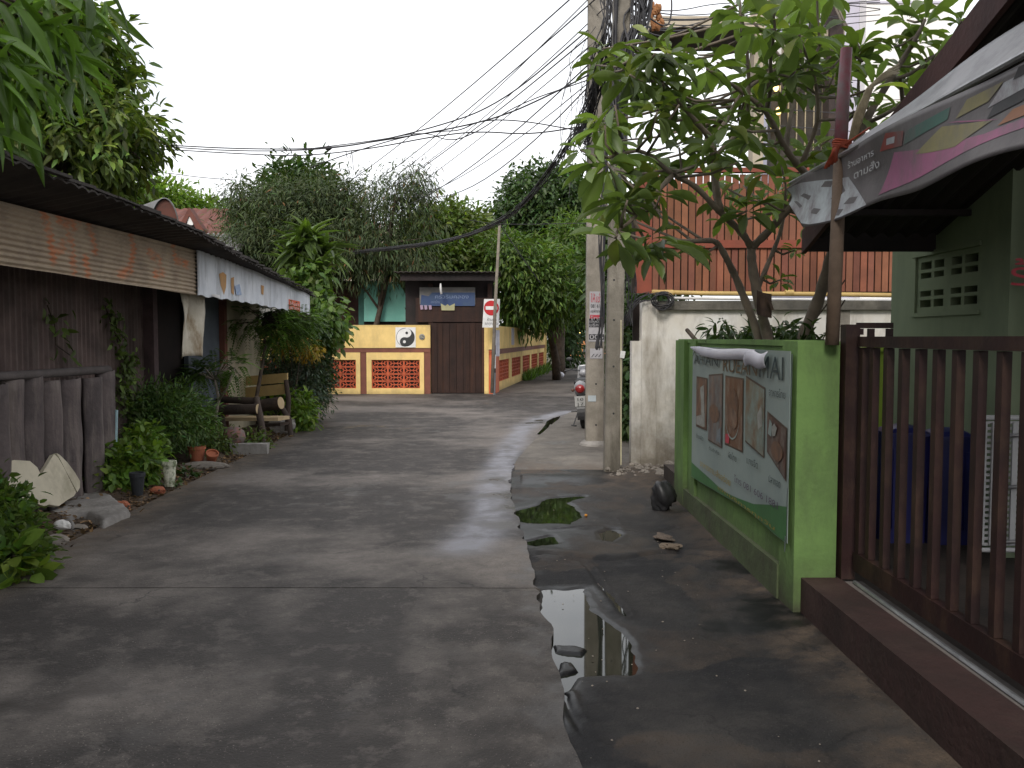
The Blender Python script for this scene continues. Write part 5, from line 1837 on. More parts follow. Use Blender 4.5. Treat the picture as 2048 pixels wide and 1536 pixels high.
def motorcycle(label, X, Y, yaw, tone, group=None):
    t = thing('motorcycle', label, 'motorcycle', (0, 0, 0), group)
    ORG[t.name] = Vector((0, 0, 0))
    silver, red_l = M('silver_plastic', (.38, .38, .40), (.30, .30, .32), 4, .35, .02, spec=.6), M('tail_red', (.30, .02, .02), (.2, .015, .015), 8, .25, 0, spec=.6)
    tyre = M('tyre', (.02, .02, .02), (.03, .03, .03), 10, .85, .2)
    for (yw, nm) in ((-.62, 'rear_wheel'), (.62, 'front_wheel')):
        q = MB()
        n = 28
        pts = [(0, yw + .245 * math.cos(2 * math.pi * i / n), .29 + .245 * math.sin(2 * math.pi * i / n)) for i in range(n + 1)]
        q.tube(pts, .045, 8, cap=False); w = q.build('wheel', tyre, t, smooth=True)
        q = MB(); q.disc((-.02, yw, .29), .06, (1, 0, 0), .04, 14)
        for k in range(8):
            a = k * math.pi / 4
            q.tube([(0, yw, .29), (0, yw + .21 * math.cos(a), .29 + .21 * math.sin(a))], .006, 5)
        q.build('hub', steel, w)
    q = MB()
    q.lathe((0, 0, 0), [(.02, 0)] * 2, 4) if False else None
    # body fairing: lofted sections along Y (x half width, z low, z high)
    secs = [(-.92, .05, .72, .80), (-.85, .11, .60, .86), (-.6, .135, .55, .84), (-.3, .13, .48, .78), (0, .11, .36, .62), (.25, .10, .32, .52), (.42, .07, .40, .62)]
    prev = None
    for (yy_, hw, zl_, zh_) in secs:
        ring = []
        for j in range(12):
            a = 2 * math.pi * j / 12
            ring.append((hw * math.cos(a), yy_, (zl_ + zh_) / 2 + (zh_ - zl_) / 2 * math.sin(a)))
        v = q.vv(ring)
        if prev is not None:
            q.ff([(prev + j, v + j, v + (j + 1) % 12, prev + (j + 1) % 12) for j in range(12)])
        prev = v
    q.ff([tuple(range(12))[::-1], tuple(range(prev, prev + 12))])
    q.build('body', tone, t, smooth=True)
    q = MB(); q.slab(lambda u, v: ((u - .5) * .26 * (1 - .3 * abs(v - .4)), -.72 + .85 * v, .86 + .02 * math.sin(math.pi * u) - .07 * math.sin(math.pi * v)), 8, 10, (0, 0, -.06)); q.build('seat', black, t, smooth=True)
    q = MB(); q.blob((0, -.93, .72), (.085, .05, .075), 1, 0, 14, 9); q.build('tail_light', red_l, t, smooth=True)
    for sx in (-1, 1):
        q = MB(); q.blob((sx * .13, -.86, .70), (.03, .035, .03), 1, 0, 10, 7); q.build('indicator', M('smoked_amber', (.12, .06, .04), (.1, .05, .04), 5, .3, 0), t)
    q = MB(); q.prism([(-.10, -.97, .42), (.10, -.97, .42), (.10, -1.0, .60), (-.10, -1.0, .60)], (0, .006, 0)); pl_ = q.build('number_plate', M('plate_white', (.45, .45, .44), (.38, .38, .37), 8, .6, 0), t)
    text('plate_lettering', '10', blackp, (-.05, -1.0, .52), (1, 0, 0), (0, -.16, 1), .1, .05, pl_, th=.006)
    text('plate_lettering', '17', blackp, (-.05, -.99, .44), (1, 0, 0), (0, -.16, 1), .1, .05, pl_, th=.012)
    q = MB(); q.slab(lambda u, v: ((u - .5) * .15, -.62 - .36 * math.sin(v * 1.9), .30 + .33 * math.cos(v * 1.9)), 4, 10, (0, 0, -.008)); q.build('mudguard', black, t)
    q = MB(); q.slab(lambda u, v: ((u - .5) * .15, .62 + .32 * math.cos(.5 + v * 2.2), .29 + .32 * math.sin(.5 + v * 2.2)), 4, 12, (0, 0, -.008)); q.build('mudguard', tone, t)
    q = MB(); q.tube([(.11, -.95, .40), (.12, -.6, .30), (.11, -.1, .24)], [.05, .045, .02], 10); q.build('exhaust', steel, t, smooth=True)
    for sx in (-1, 1):
        q = MB(); q.tube([(sx * .06, .62, .29), (sx * .055, .45, .78)], .022, 8); q.tube([(sx * .07, -.62, .29), (sx * .08, -.5, .62)], .02, 8); q.build('fork', steel, t, smooth=True)
        q = MB(); q.tube([(sx * .05, .42, .98), (sx * .22, .36, 1.02), (sx * .34, .30, 1.00)], [.012, .012, .018], 8); q.build('handlebar', black, t, smooth=True)
        q = MB(); q.tube([(sx * .20, .37, 1.02), (sx * .24, .40, 1.18)], .006, 6); q.blob((sx * .25, .41, 1.22), (.06, .012, .035), 2, 0, 12, 7); q.build('mirror', black, t, smooth=True)
    q = MB(); q.slab(lambda u, v: ((u - .5) * (.30 - .12 * v) , .40 + .10 * math.sin(math.pi * u) - .02 * v, .62 + .46 * v), 8, 6, (0, .02, 0)); q.build('front_shield', tone, t, smooth=True)
    q = MB(); q.blob((0, .46, .95), (.10, .09, .075), 3, .05, 14, 9); q.build('headlamp_cowl', silver, t, smooth=True)
    q = MB(); q.slab(lambda u, v: ((u - .5) * (.24 - .1 * v), .44 - .07 * v, 1.00 + .09 * v), 6, 3, (0, -.006, 0)); q.build('windscreen', M('clear_plastic', (.55, .57, .62), (.45, .47, .52), 5, .2, 0, spec=.7), t, smooth=True)
    q = MB(); q.tube([(-.10, -.2, .28), (-.20, -.28, .04)], .012, 6); q.tube([(-.15, -.36, .03), (-.24, -.22, .03)], .014, 6); q.build('side_stand', black, t)
    for sx in (-1, 1):
        q = MB(); q.tube([(sx * .08, -.1, .27), (sx * .24, -.1, .27)], .014, 8); q.build('foot_peg', black, t)
    t.rotation_euler = (0, R(-4), yaw)
    t.location = (X, Y, .045)
    t.scale = (.94, .94, .94)
    return t


dullw = M('dull_white_fairing', (.34, .34, .35), (.26, .26, .27), 4, .35, .02, spec=.6)
motorcycle('grey-white motorcycle seen from behind, half hidden by the stickered utility pole', 1.27, 14.6, R(-8), dullw)
motorcycle('small distant dark motorcycle at the far end of the lane', 5.0, 56, R(20), M('dark_fairing', (.04, .05, .08), (.03, .03, .04), 4, .4, 0))
q = MB(); c = Vector((1.78, 31.5, .17)); q.blob(c, (.18, .15, .12), 4, .35); q.blob(c + Vector((-.1, -.08, .08)), (.08, .07, .08), 8, .3)  # pale lump modelled in place of a headlight-like bright spot
tag(q.build('pale_bundle', M('bundle_white', (.7, .7, .74), (.6, .6, .66), 8, .35, .2), None, c, smooth=True), 'pale bundle standing in for a bright spot beside the lane past the motorcycle', 'bag')

# hedge seen in the gap beside the nearer pole
bush('gap_hedge', 'dark green hedge in the narrow gap between the nearer pole and the white wall', 'hedge', 1252, 900, blobs_px([(1255, 800, 12.6, 30, 110, .6), (1258, 680, 12.8, 30, 90, .6), (1290, 760, 13, 50, 120, .6)]), 71, 500, 11, .12, .13, .5, LFD, 'fold', 6, base=Vector((1.85, 12.6, 0)))

# white wall with concrete cap
ww = thing('white_wall', 'stained white plastered wall with a grey concrete cap, behind the green wall and tree', 'wall', (3, 10.1, 0))
whm = M('stained_white_plaster', (.68, .63, .55), (.78, .76, .73), 1.2, .85, .12, 30, grime=(.24, .20, .15), gamt=.75, gstretch=.3, gscale=2.0, moss=((.10, .075, .045), 1.1, -.1, .8))
wx0, wx1, wx2 = at(1262, 930, 10.1).x, at(1281, 930, 10.1).x, 6.2
z_lo, z_mid, z_cap0, z_cap1 = 0, at(1270, 682, 10.1).z, at(1400, 620, 10.1).z, at(1400, 600, 10.1).z
q = MB(); q.span((wx0, 10.1, 0), (wx1, 10.26, z_mid)); q.build('low_step', whm, ww)
q = MB(); q.span((wx1 + .002, 10.1, 0), (at(1312, 900, 10.1).x, 10.3, z_cap1 + .0)); q.build('end_pier', whm, ww)
q = MB(); q.span((at(1312, 900, 10.1).x + .002, 10.125, 0), (wx2, 10.28, z_cap0)); q.build('wall_body', whm, ww)
capm = M('mossy_cap', (.16, .145, .12), (.09, .085, .075), 3, .9, .3, 30, grime=(.05, .045, .035), gamt=.7, gstretch=.5, gscale=4)
q = MB(); q.span((at(1314, 900, 10.1).x, 10.06, z_cap0 + .002), (wx2, 10.34, z_cap1 - .01)); q.build('cap', capm, ww)
q = MB(); q.span((at(1268, 700, 10.2).x, 10.29, 0.6), (at(1281, 700, 10.2).x, 10.36, z_cap1)); q.build('side_edge', dark_void, ww)
q = MB(); q.span((at(1668, 640, 10.1).x, 10.10, 0), (at(1700, 640, 10.1).x, 10.124, z_cap0)); q.build('grey_pier', concrete, ww)

# timber slat screen above
fm = M('red_brown_slats', (.24, .090, .052), (.165, .064, .038), 2.5, .6, .1, 30, grime=(.14, .055, .035), gamt=.45, gstretch=.12, gscale=4, tint=True)
fm2 = M('red_brown_frame', (.24, .06, .035), (.18, .05, .03), 3, .55, .08, 30)
sf = thing('slat_screen', 'tall reddish brown timber slat screen on top of the white wall', 'fence', (3, 10.4, 2.1))
Ys = 10.4
sx0, sx1 = at(1272, 500, Ys).x, 6.0
zt, zm1, zm0, zb0 = at(1400, 348, Ys).z, at(1400, 480, Ys).z, at(1400, 496, Ys).z, at(1400, 583, Ys).z
rr = random.Random(12)
for (za, zb_, nm) in ((zm1, zt, 'upper_slats'), (zb0 + .0, zm0, 'lower_slats')):
    q = MB()
    x = at(1306, 500, Ys).x
    while x < sx1:
        v_ = rr.uniform(.72, 1.25)
        q.tint = (v_, v_ * rr.uniform(.9, 1.05), v_ * rr.uniform(.85, 1.05))
        q.box((x + .037, Ys + .03 + rr.uniform(-.004, .004), (za + zb_) / 2), (.074 + rr.uniform(-.004, .002), .018, zb_ - za), Matrix.Rotation(rr.uniform(-.06, .06), 3, 'Z') @ Matrix.Rotation(rr.uniform(-.002, .002), 3, 'Y'))
        x += .0875
    q.build(nm, fm, sf)
q = MB(); q.span((sx0, Ys, zb0 - .02), (at(1304, 500, Ys).x, Ys + .05, zt + .02)); q.build('end_board', fm2, sf)
q = MB(); q.span((sx0 - .02, Ys - .02, zt + .021), (sx1, Ys + .08, zt + .075)); q.build('top_rail', fm2, sf)
q = MB(); q.span((at(1304, 500, Ys).x + .002, Ys - .015, zm0 + .002), (sx1, Ys + .018, zm1 - .002)); q.build('middle_rail', fm2, sf)
for x in (at(1430, 500, Ys).x, at(1680, 500, Ys).x):
    q = MB(); q.span((x, Ys + .06, zb0), (x + .05, Ys + .11, zt)); q.build('post', fm2, sf)
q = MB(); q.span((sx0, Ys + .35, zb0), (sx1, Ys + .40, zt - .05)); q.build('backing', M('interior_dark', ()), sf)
# orange upright sliver and pipes
q = MB(); q.tube([at(1304, 584, 10.2), at(1420, 587, 10.2), at(1600, 588, 10.2), at(1900, 592, 10.2)], .028, 10)
yp = q.build('yellow_pipe', M('yellow_pvc', (.55, .38, .14), (.45, .31, .12), 4, .45, .03), None, at(1304, 584, 10.2), smooth=True)
tag(yp, 'dull yellow pipe running along the bottom of the slat screen', 'pipe')
for (px) in (1338, 1578):
    q = MB(); a = at(px, 585.5, 10.2); q.tube([a - Vector((.05, 0, 0)), a + Vector((.05, 0, 0))], .036, 10); q.build('coupling', M('yellow_pvc', ()), yp)
q = MB(); q.tube([at(1345, 596, 10.12), at(1500, 598, 10.12), at(1900, 601, 10.12)], .016, 8)
tag(q.build('white_pipe', white_paint, None, at(1345, 596, 10.12), smooth=True), 'thin white pipe below the yellow pipe on the wall cap', 'pipe')
q = MB()
g = np.random.RandomState(8)
for k in range(10):
    c = at(1325, 602, 10.0) + Vector((g.uniform(-.02, .02), -.01 * k * .5, g.uniform(-.02, .02)))
    rx_, rz_ = .10 + g.uniform(-.03, .03), .085 + g.uniform(-.02, .03)
    ph = g.uniform(0, 1)
    q.tube([c + Vector((rx_ * math.cos(2 * math.pi * i / 20 + ph), .01 * math.sin(3 * i), rz_ * math.sin(2 * math.pi * i / 20 + ph))) for i in range(21)], .006, 5, cap=False)
tag(q.build('cable_coil', wire_m, None, at(1325, 602, 10.0), smooth=True), 'coil of black cable hanging on the cap of the white wall', 'cable coil')
q = MB(); q.tube([at(1374, 660, 9.0), at(1400, 690, 8.6)], .022, 8)
tag(q.build('broken_branch', BARK, None, at(1374, 660, 9.0)), 'short cut branch sticking up left of the tree behind the green wall', 'branch')

# green wall with poster
gm = M('green_paint', (.155, .265, .080), (.12, .21, .065), 1.5, .8, .2, 25, grime=(.07, .10, .045), gamt=.65, gstretch=.4, gscale=3, moss=((.05, .045, .032), .55, .0, .85))
gw = thing('green_wall', 'bright green painted boundary wall carrying a large poster, beside the red gate', 'wall', (1.65, 6.2, 0))
q = MB(); q.span((1.57, 4.86, 0), (1.76, 7.15, 1.50)); q.build('wall_body', gm, gw)
q = MB(); q.span((1.545, 4.60, 0.0), (1.775, 4.858, 1.53)); q.build('near_pillar', gm, gw)
for (a, b, x) in ((7.152, 7.36, 1.545), (7.362, 7.56, 1.57), (7.562, 7.95, 1.53)):
    q = MB(); q.span((x, a, 0), (1.78, b, 1.525 if x < 1.56 else 1.51)); q.build('far_pillar', gm, gw)
q = MB(); q.prism([(1.535, 4.86, -.02), (1.535, 8.0, -.02), (1.535, 8.0, .19), (1.535, 4.86, .24)], (.034, 0, 0)); q.build('plinth', M('grimy_green', (.08, .105, .05), (.055, .06, .035), 4, .85, .3, 30, grime=(.09, .08, .06), gamt=.6, gstretch=.4), gw)
q = MB(); q.span((1.56, 4.87, 1.502), (1.79, 7.98, 1.535)); q.build('coping', gm, gw)
# poster
PX = 1.528


def ppt(Y, z, off=0.0):
    s_ = (7.2 - Y) / 2.58
    return Vector((PX - off + .008 * math.sin(Y * 5) + .006 * (fn(Y, z, .5) - .5), Y, z))


def ppatch(q, pts, off):
    """polygon on the poster given as (Y,z); subdivided fan so it follows the vinyl"""
    c = (sum(p[0] for p in pts) / len(pts), sum(p[1] for p in pts) / len(pts))
    q.poly([ppt(a, b, off) for a, b in pts])


po = thing('wall_poster', 'large faded vinyl food poster with five dish photos on the green wall', 'poster', (PX, 6, .4))
pm_ = [M('poster_pale', (.26, .31, .29), (.22, .27, .26), 2, .5, .04), M('poster_green', (.06, .17, .06), (.05, .13, .05), 2, .5, .04), M('poster_dark_frame', (.10, .07, .05), (.07, .05, .04), 3, .5, 0),
       M('dish_brown', (.17, .085, .05), (.085, .06, .05), 9, .45, 0, grime=(.3, .22, .16), gamt=.6, gstretch=.6, gscale=12),
       M('dish_grey', (.14, .15, .15), (.09, .065, .06), 9, .45, 0, grime=(.23, .12, .07), gamt=.7, gstretch=.6, gscale=10),
       M('dish_orange', (.15, .085, .05), (.13, .06, .035), 8, .45, 0, grime=(.30, .28, .24), gamt=.5, gstretch=.6, gscale=10),
       M('dish_mint', (.20, .28, .26), (.14, .09, .05), 5, .45, 0, grime=(.22, .13, .06), gamt=.6, gstretch=.6, gscale=7),
       M('dish_dark', (.06, .035, .03), (.10, .05, .035), 7, .45, 0, grime=(.3, .3, .26), gamt=.5, gstretch=.6, gscale=6), M('poster_yellow', (.33, .25, .05), (.28, .2, .05), 4, .5, 0), redp]


def zbot(Y):
    return .385 + (7.15 - Y) * .017 - .015 * math.sin(Y * 3)


q = MB()
q.slab(lambda u, v: ppt(7.15 - 2.51 * u, zbot(7.15 - 2.51 * u) * (1 - v) + 1.475 * v), 40, 14, (.003, 0, 0))
q.mi = 1
q.grid(lambda u, v: ppt(7.14 - 2.49 * u, (zbot(7.14 - 2.49 * u) + .005) * (1 - v) + (.50 - .05 * math.sin(u * 4.2) + .13 * max(0, u - .72) * 2) * v, .003), 40, 4)
q.build('sheet', pm_, po)


def frame(y0, y1, zb, zt, mi, zb2=None, zt2=None):
    zb2 = zb if zb2 is None else zb2
    zt2 = zt if zt2 is None else zt2
    q = MB()
    q.mi = 2
    e = .012
    q.poly([ppt(y0 + e, zb - e, .004), ppt(y1 - e, zb2 - e, .004), ppt(y1 - e, zt2 + e, .004), ppt(y0 + e, zt + e, .004)])
    q.mi = mi
    q.poly([ppt(y0, zb, .0065), ppt(y1, zb2, .0065), ppt(y1, zt2, .0065), ppt(y0, zt, .0065)])
    return q


frame(6.98, 6.66, .83, 1.22, 3).build('dish_photo', pm_, po)
frame(6.60, 6.12, .76, 1.25, 4, None, 1.28).build('dish_photo', pm_, po)
q = frame(6.02, 5.60, .80, 1.27, 5)
q.mi = 0
rim = [(5.83 + .17 * math.cos(a), 1.03 + .17 * math.sin(a)) for a in [math.pi * 1.05 + math.pi * .95 * i / 14 for i in range(15)]]
for (a, b) in zip(rim, rim[1:]):
    q.poly([ppt(a[0], a[1], .009), ppt(b[0], b[1], .009), ppt(b[0], b[1] - .012, .009), ppt(a[0], a[1] - .012, .009)])
q.mi = 9
q.poly([ppt(5.99, .81, .009), ppt(5.90, .81, .009), ppt(5.88, .88, .009), ppt(5.99, .87, .009)])
q.build('dish_photo', pm_, po)
frame(5.53, 5.13, .88, 1.29, 6, .83, 1.235).build('dish_photo', pm_, po)
q = frame(5.05, 4.67, .88, 1.10, 7, .765, 1.04)
q.mi = 0
q.poly([ppt(5.03, .98, .009), ppt(4.95, .97, .009), ppt(4.94, 1.05, .009), ppt(4.99, 1.07, .009)])
q.build('dish_photo', pm_, po)


def fpatch(name, mi, pts, off=.0095):
    # wavy-edged patch of printed food inside a dish photo
    q = MB(); q.mi = mi
    out = []
    n_ = len(pts)
    for i in range(n_):
        a, b = pts[i], pts[(i + 1) % n_]
        for k in range(5):
            f = k / 5
            y_, z_ = a[0] + (b[0] - a[0]) * f, a[1] + (b[1] - a[1]) * f
            out.append(ppt(y_ + .02 * (fn(y_ * 9, z_ * 9, 1) - .5), z_ + .02 * (fn(z_ * 9, y_ * 9, 1) - .5), off))
    q.poly(out)
    return q.build(name, pm_, po)


def ell(cy, cz, ry, rz, n=14):
    return [(cy - ry * math.cos(2 * math.pi * i / n), cz + rz * math.sin(2 * math.pi * i / n)) for i in range(n)]


pm_ += [M('dish_white', (.30, .31, .29), (.2, .2, .18), 14, .45, 0), M('dish_bluegrey', (.12, .15, .17), (.2, .22, .24), 12, .45, 0), M('dish_rust', (.16, .085, .05), (.09, .055, .04), 16, .45, 0)]
fpatch('dish_print', 10, [(6.86, 1.15), (6.74, 1.18), (6.70, .86), (6.80, .86), (6.82, 1.0)])
fpatch('dish_print', 10, [(6.96, .84), (6.7, .84), (6.7, .95), (6.96, .90)])
fpatch('dish_print', 12, ell(6.38, .98, .18, .07))
fpatch('dish_print', 11, [(6.3, .78), (6.14, .78), (6.14, .90), (6.26, .86)])
fpatch('dish_print', 12, ell(5.82, 1.08, .13, .12))
fpatch('dish_print', 3, ell(5.80, 1.0, .10, .07), .0105)
fpatch('dish_print', 6, [(5.51, 1.10), (5.42, 1.12), (5.33, .97), (5.22, 1.02), (5.15, .95), (5.15, .86), (5.51, .90)])
fpatch('dish_print', 10, [(5.27, 1.07), (5.17, 1.14), (5.15, 1.02), (5.24, .98)], .0105)
fpatch('dish_print', 12, ell(4.83, .90, .12, .06))
fpatch('dish_print', 10, [(4.94, 1.03), (4.88, 1.06), (4.82, 1.04), (4.86, .99), (4.92, .98)], .0105)
inkd = M('ink_dark_teal', (.02, .04, .045), (.03, .05, .055), 5, .5, 0)
inkb = M('ink_brown', (.12, .075, .03), (.10, .06, .03), 5, .5, 0)
def ptext(s_, ya, yb_, z0, z1, m_, slope=0):
    o = ppt(ya, z0, .012)
    text('lettering', s_, m_, (PX - .014, ya, z0), (0, -1, slope), (0, 0, 1), abs(ya - yb_), z1 - z0, po, th=.0)
ptext('AHAN', 7.08, 6.25, 1.335, 1.41, inkd)
ptext('RUEAN', 6.10, 5.25, 1.31, 1.41, inkb)
ptext('MAI', 5.20, 4.74, 1.31, 1.44, inkd)
ptext('อาหารไทย', 5.0, 4.70, 1.21, 1.26, inkd)
ptext('ข้าวผัด', 6.95, 6.70, .73, .77, inkd)
ptext('ต้มยำกุ้ง', 6.5, 6.18, .68, .72, inkd)
ptext('ผัดไทย', 5.92, 5.70, .71, .76, inkd)
ptext('แกงจืด', 5.45, 5.2, .74, .79, inkd)
ptext('ปลาทอด', 4.98, 4.76, .70, .745, inkd)
ptext('อาหารตามสั่งอร่อย', 6.8, 5.85, .52, .575, pm_[8])
ptext('โทร 081 606 1881', 5.75, 4.8, .57, .62, M('ink_violet', (.10, .08, .12), (.08, .06, .1), 5, .5, 0))
ptext('เปิดบริการทุกวัน', 6.2, 4.85, .43, .465, pm_[8])
# peeled white top edge rolled over
q = MB()
def roll(y0, y1, r0, r1, zc):
    n_ = 18
    q.tube([(PX - .03, y0 + (y1 - y0) * i / n_, zc + .008 * math.sin(i * .5)) for i in range(n_ + 1)], [max(.004, (r0 + (r1 - r0) * i / n_) * min(1, (i + .6) / 3)) for i in range(n_ + 1)], 10)
q.slab(lambda u, v: (PX - .012 - (.018 + .010 * u) * math.sin(math.pi * (.15 + .75 * v)) * min(1, .2 + u * 5), 7.22 - 1.95 * u, (1.472 - .075 * v * min(1, .15 + u * 4)) + .006 * math.sin(u * 9)), 26, 8, (.003, 0, 0))
q.slab(lambda u, v: (PX - .018 - .030 * math.sin(math.pi * (.15 + .75 * v)), 5.42 - .44 * u + .05 * v, (1.462 - .095 * v) + .010 * math.sin(u * 7)), 10, 8, (.003, 0, 0))
q.build('rolled_edge', M('white_vinyl', (.62, .61, .68), (.55, .54, .62), 4, .45, .05), po, smooth=True)
q = MB(); q.slab(lambda u, v: (PX - .012 + .01 * v, 4.66 - .04 * math.sin(v * 2) , .36 + 1.1 * v), 2, 10, (.0, .02, 0)); q.build('curled_side', pm_[0], po)

# red plinth, gate, post
rp_ = M('dull_red_paint', (.040, .020, .018), (.026, .015, .013), 3, .8, .3, 30, grime=(.065, .04, .033), gamt=.6, gstretch=.6)
rpd = M('gate_red', (.024, .0085, .008), (.016, .007, .0065), 4, .6, .08, 40, grime=(.055, .030, .018), gamt=.6, gstretch=.5, gscale=9)
kb = thing('gate_sill', 'long dull red painted concrete sill with a steel track under the gate', 'sill', (1.7, 2, 0))
q = MB(); q.prism([(1.585, 4.598, -.03), (1.585, -4, -.03), (1.585, -4, .285), (1.585, 4.598, .235)], (.21, 0, 0)); q.build('sill', rp_, kb)
q = MB(); q.span((1.80, -4, .20), (1.90, 4.55, .228)); q.build('track_bed', M('grey_screed', (.16, .14, .13), (.1, .09, .085), 4, .8, .2), kb)
q = MB(); q.tube([(1.84, -4, .237), (1.84, 4.5, .237)], .012, 6); q.build('track', steel, kb)
gt2 = thing('sliding_gate', 'dark red steel sliding gate with upright bars on the right', 'gate', (1.86, 3, .25))
q = MB(); q.span((1.835, -3.0, 1.50), (1.885, 4.52, 1.555)); q.build('top_rail', rpd, gt2)
q = MB(); q.span((1.835, -3.0, .30), (1.885, 4.52, .40)); q.build('bottom_rail', rpd, gt2)
q = MB(); q.span((1.84, 4.46, .402), (1.88, 4.51, 1.498)); q.build('end_stile', rpd, gt2)
y = 4.36
while y > 1.0:
    q = MB(); q.box((1.86, y, .95), (.036, .044 + random.Random(y).uniform(-.002, .002), 1.096), Matrix.Rotation(random.Random(y + 1).uniform(-.004, .004), 3, 'X')); q.build('bar', rpd, gt2)
    y -= .163 + random.Random(y + 2).uniform(-.004, .004)
gp = thing('gate_post', 'dark red square gate post with a small steel frame behind its head', 'gate post', (1.83, 4.6, .2))
q = MB(); q.span((1.79, 4.56, .236), (1.865, 4.64, 1.62)); q.build('post', rpd, gp)
for (a, b) in (((1.87, 4.60, 1.60), (2.06, 4.63, 1.63)), ((1.87, 4.60, 1.565), (1.90, 4.63, 1.598)), ((2.03, 4.60, 1.15), (2.06, 4.63, 1.598)), ((1.93, 4.60, 1.15), (1.96, 4.63, 1.598))):
    q = MB(); q.span(a, b); q.build('frame_bar', rpd, gp)
# wooden prop pole
q = MB(); q.tube([at(1664, 690, 4.54), at(1672, 520, 4.54), at(1681, 300, 4.54)], [.036, .036, .034], 12)
wp_ = q.build('prop_pole', M('brown_bamboo', (.15, .105, .075), (.10, .07, .05), 6, .7, .15, 30, grime=(.12, .09, .07), gamt=.5, gstretch=.2), None, at(1664, 690, 4.54), smooth=True)
tag(wp_, 'upright wooden pole with reddish upper half at the head of the gate', 'pole')
q = MB(); q.tube([at(1681, 300, 4.54), at(1686, 200, 4.54), at(1693, 97, 4.54)], [.034, .034, .030], 12)
q.build('painted_upper', M('mauve_red_paint', (.19, .145, .15), (.25, .06, .085), 3.2, .6, .1, 30, lo=.48, hi=.62), wp_, smooth=True)
g = np.random.RandomState(4)
q = MB()
for k in range(6):
    c = at(1684, 283 + k * 3, 4.54)
    q.tube([c + Vector((.044 * math.cos(2 * math.pi * i / 14), .044 * math.sin(2 * math.pi * i / 14), .006 * math.sin(i + k))) for i in range(15)], .007, 5, cap=False)
q.tube([at(1690, 288, 4.49), at(1715, 272, 4.5), at(1740, 255, 4.55)], .006, 6)
for k in range(5):
    q.slab(lambda u, v: at(1678 - 12 * v + u * 7 - k * 4, 288 + v * 36 + k * 3, 4.48 - .01 * k) + Vector((0, .02 * math.sin(v * 4 + k), 0)), 2, 6, (0, .002, 0))
tag(q.build('ribbon', M('orange_ribbon', (.30, .055, .025), (.2, .04, .02), 6, .7, 0), None, at(1684, 285, 4.5), smooth=True), 'faded red-orange cloth ribbon tied round the wooden pole', 'ribbon')
q = MB()
for k in range(4):
    q.tube([at(1700 + k * 3, 280, 4.62), at(1712 + k * 4, 230, 4.66), at(1735 + k * 3, 180 - k * 3, 4.7), at(1765 + k * 6, 150, 4.74), at(1798, 128 + k * 6, 4.8)], [.010, .013, .012, .010, .005], 7)
tag(q.build('dried_plant', M('dry_stem', (.34, .29, .19), (.2, .16, .1), 10, .8, .2), None, at(1700, 285, 4.6), smooth=True), 'bundle of pale dry twisted stems tied behind the wooden pole', 'stems')

# banner along the awning edge
BX = 1.70
def ban(s, t, off=0.0):
    """s 0 far .. 1 near, t 0 bottom .. 1 top"""
    Y = 5.28 - 3.6 * s
    zt_ = 2.49 + .015 * math.sin(s * 7)
    zb_ = 2.175 + .012 * math.sin(s * 23) + max(0, .09 - s) * 2.2
    x = BX - off + .035 * math.sin(t * 3.1) * (1 if s < .2 else .5) - .02 * math.sin(s * 14 + t * 2)
    return Vector((x, Y - .0 * t, zb_ * (1 - t) + zt_ * t - .10 * max(0, .08 - s) * 4 * t))
ab = thing('awning_banner', 'faded pink, yellow and grey vinyl banner hanging along the awning edge above the gate', 'banner', (BX, 3.5, 2.18))
VG = dict(grime=(.13, .115, .12), gamt=.75, gstretch=.5, gscale=6)
bm = [M('vinyl_grey_dark', (.14, .125, .13), (.095, .085, .09), 3, .45, .05, grime=(.16, .15, .15), gamt=.6, gstretch=.5, gscale=5), M('vinyl_pink', (.34, .11, .21), (.27, .10, .18), 3, .45, .03, **VG), M('vinyl_yellow', (.25, .22, .10), (.18, .16, .08), 3, .45, .03, **VG), M('vinyl_teal', (.06, .14, .115), (.06, .10, .09), 3, .45, .03, **VG),
      M('vinyl_red', (.26, .06, .05), (.2, .05, .05), 5, .45, .02, **VG), M('vinyl_pale', (.46, .50, .52), (.32, .32, .35), 6, .45, .05, grime=(.16, .12, .13), gamt=.8, gstretch=.6, gscale=7), M('vinyl_black', (.03, .03, .033), (.045, .04, .045), 4, .45, .03), M('vinyl_orange', (.30, .13, .06), (.24, .11, .06), 3, .45, .03)]
q = MB()
q.slab(lambda u, v: ban(u, v), 110, 14, (.004, 0, 0))


def bpatch(mi, poly, off=.003, nd=8):
    """polygon in (s,t): quads only -> bilinear grid following the cloth"""
    q.mi = mi
    off = .0012 + off * .3
    a, b, c, d = poly
    q.grid(lambda u, v: ban((a[0] * (1 - u) + b[0] * u) * (1 - v) + (d[0] * (1 - u) + c[0] * u) * v, (a[1] * (1 - u) + b[1] * u) * (1 - v) + (d[1] * (1 - u) + c[1] * u) * v, off), nd, nd)


bpatch(5, [(.005, .03), (.31, .03), (.235, .62), (.005, .96)])
for (ka, kb) in ((.02, .30), (.05, .55), (.10, .25), (.13, .66), (.17, .40), (.19, .12), (.23, .22)):
    bpatch(0, [(ka, kb), (ka + .035, kb - .06), (ka + .045, kb + .02), (ka + .015, kb + .07)], .005, 3)
bpatch(1, [(.345, .10), (.60, .22), (.60, .34), (.40, .62)])
bpatch(1, [(.60, .22), (.86, .34), (.86, .44), (.60, .34)])
bpatch(3, [(.43, .66), (.53, .74), (.535, .88), (.44, .82)])
bpatch(2, [(.46, .48), (.55, .34), (.61, .48), (.52, .68)], .005)
bpatch(4, [(.355, .72), (.425, .66), (.435, .84), (.385, .92)], .005)
bpatch(5, [(.38, .76), (.405, .74), (.41, .82), (.385, .84)], .007, 3)
bpatch(1, [(.53, .70), (.55, .66), (.62, .46), (.60, .50)], .006)
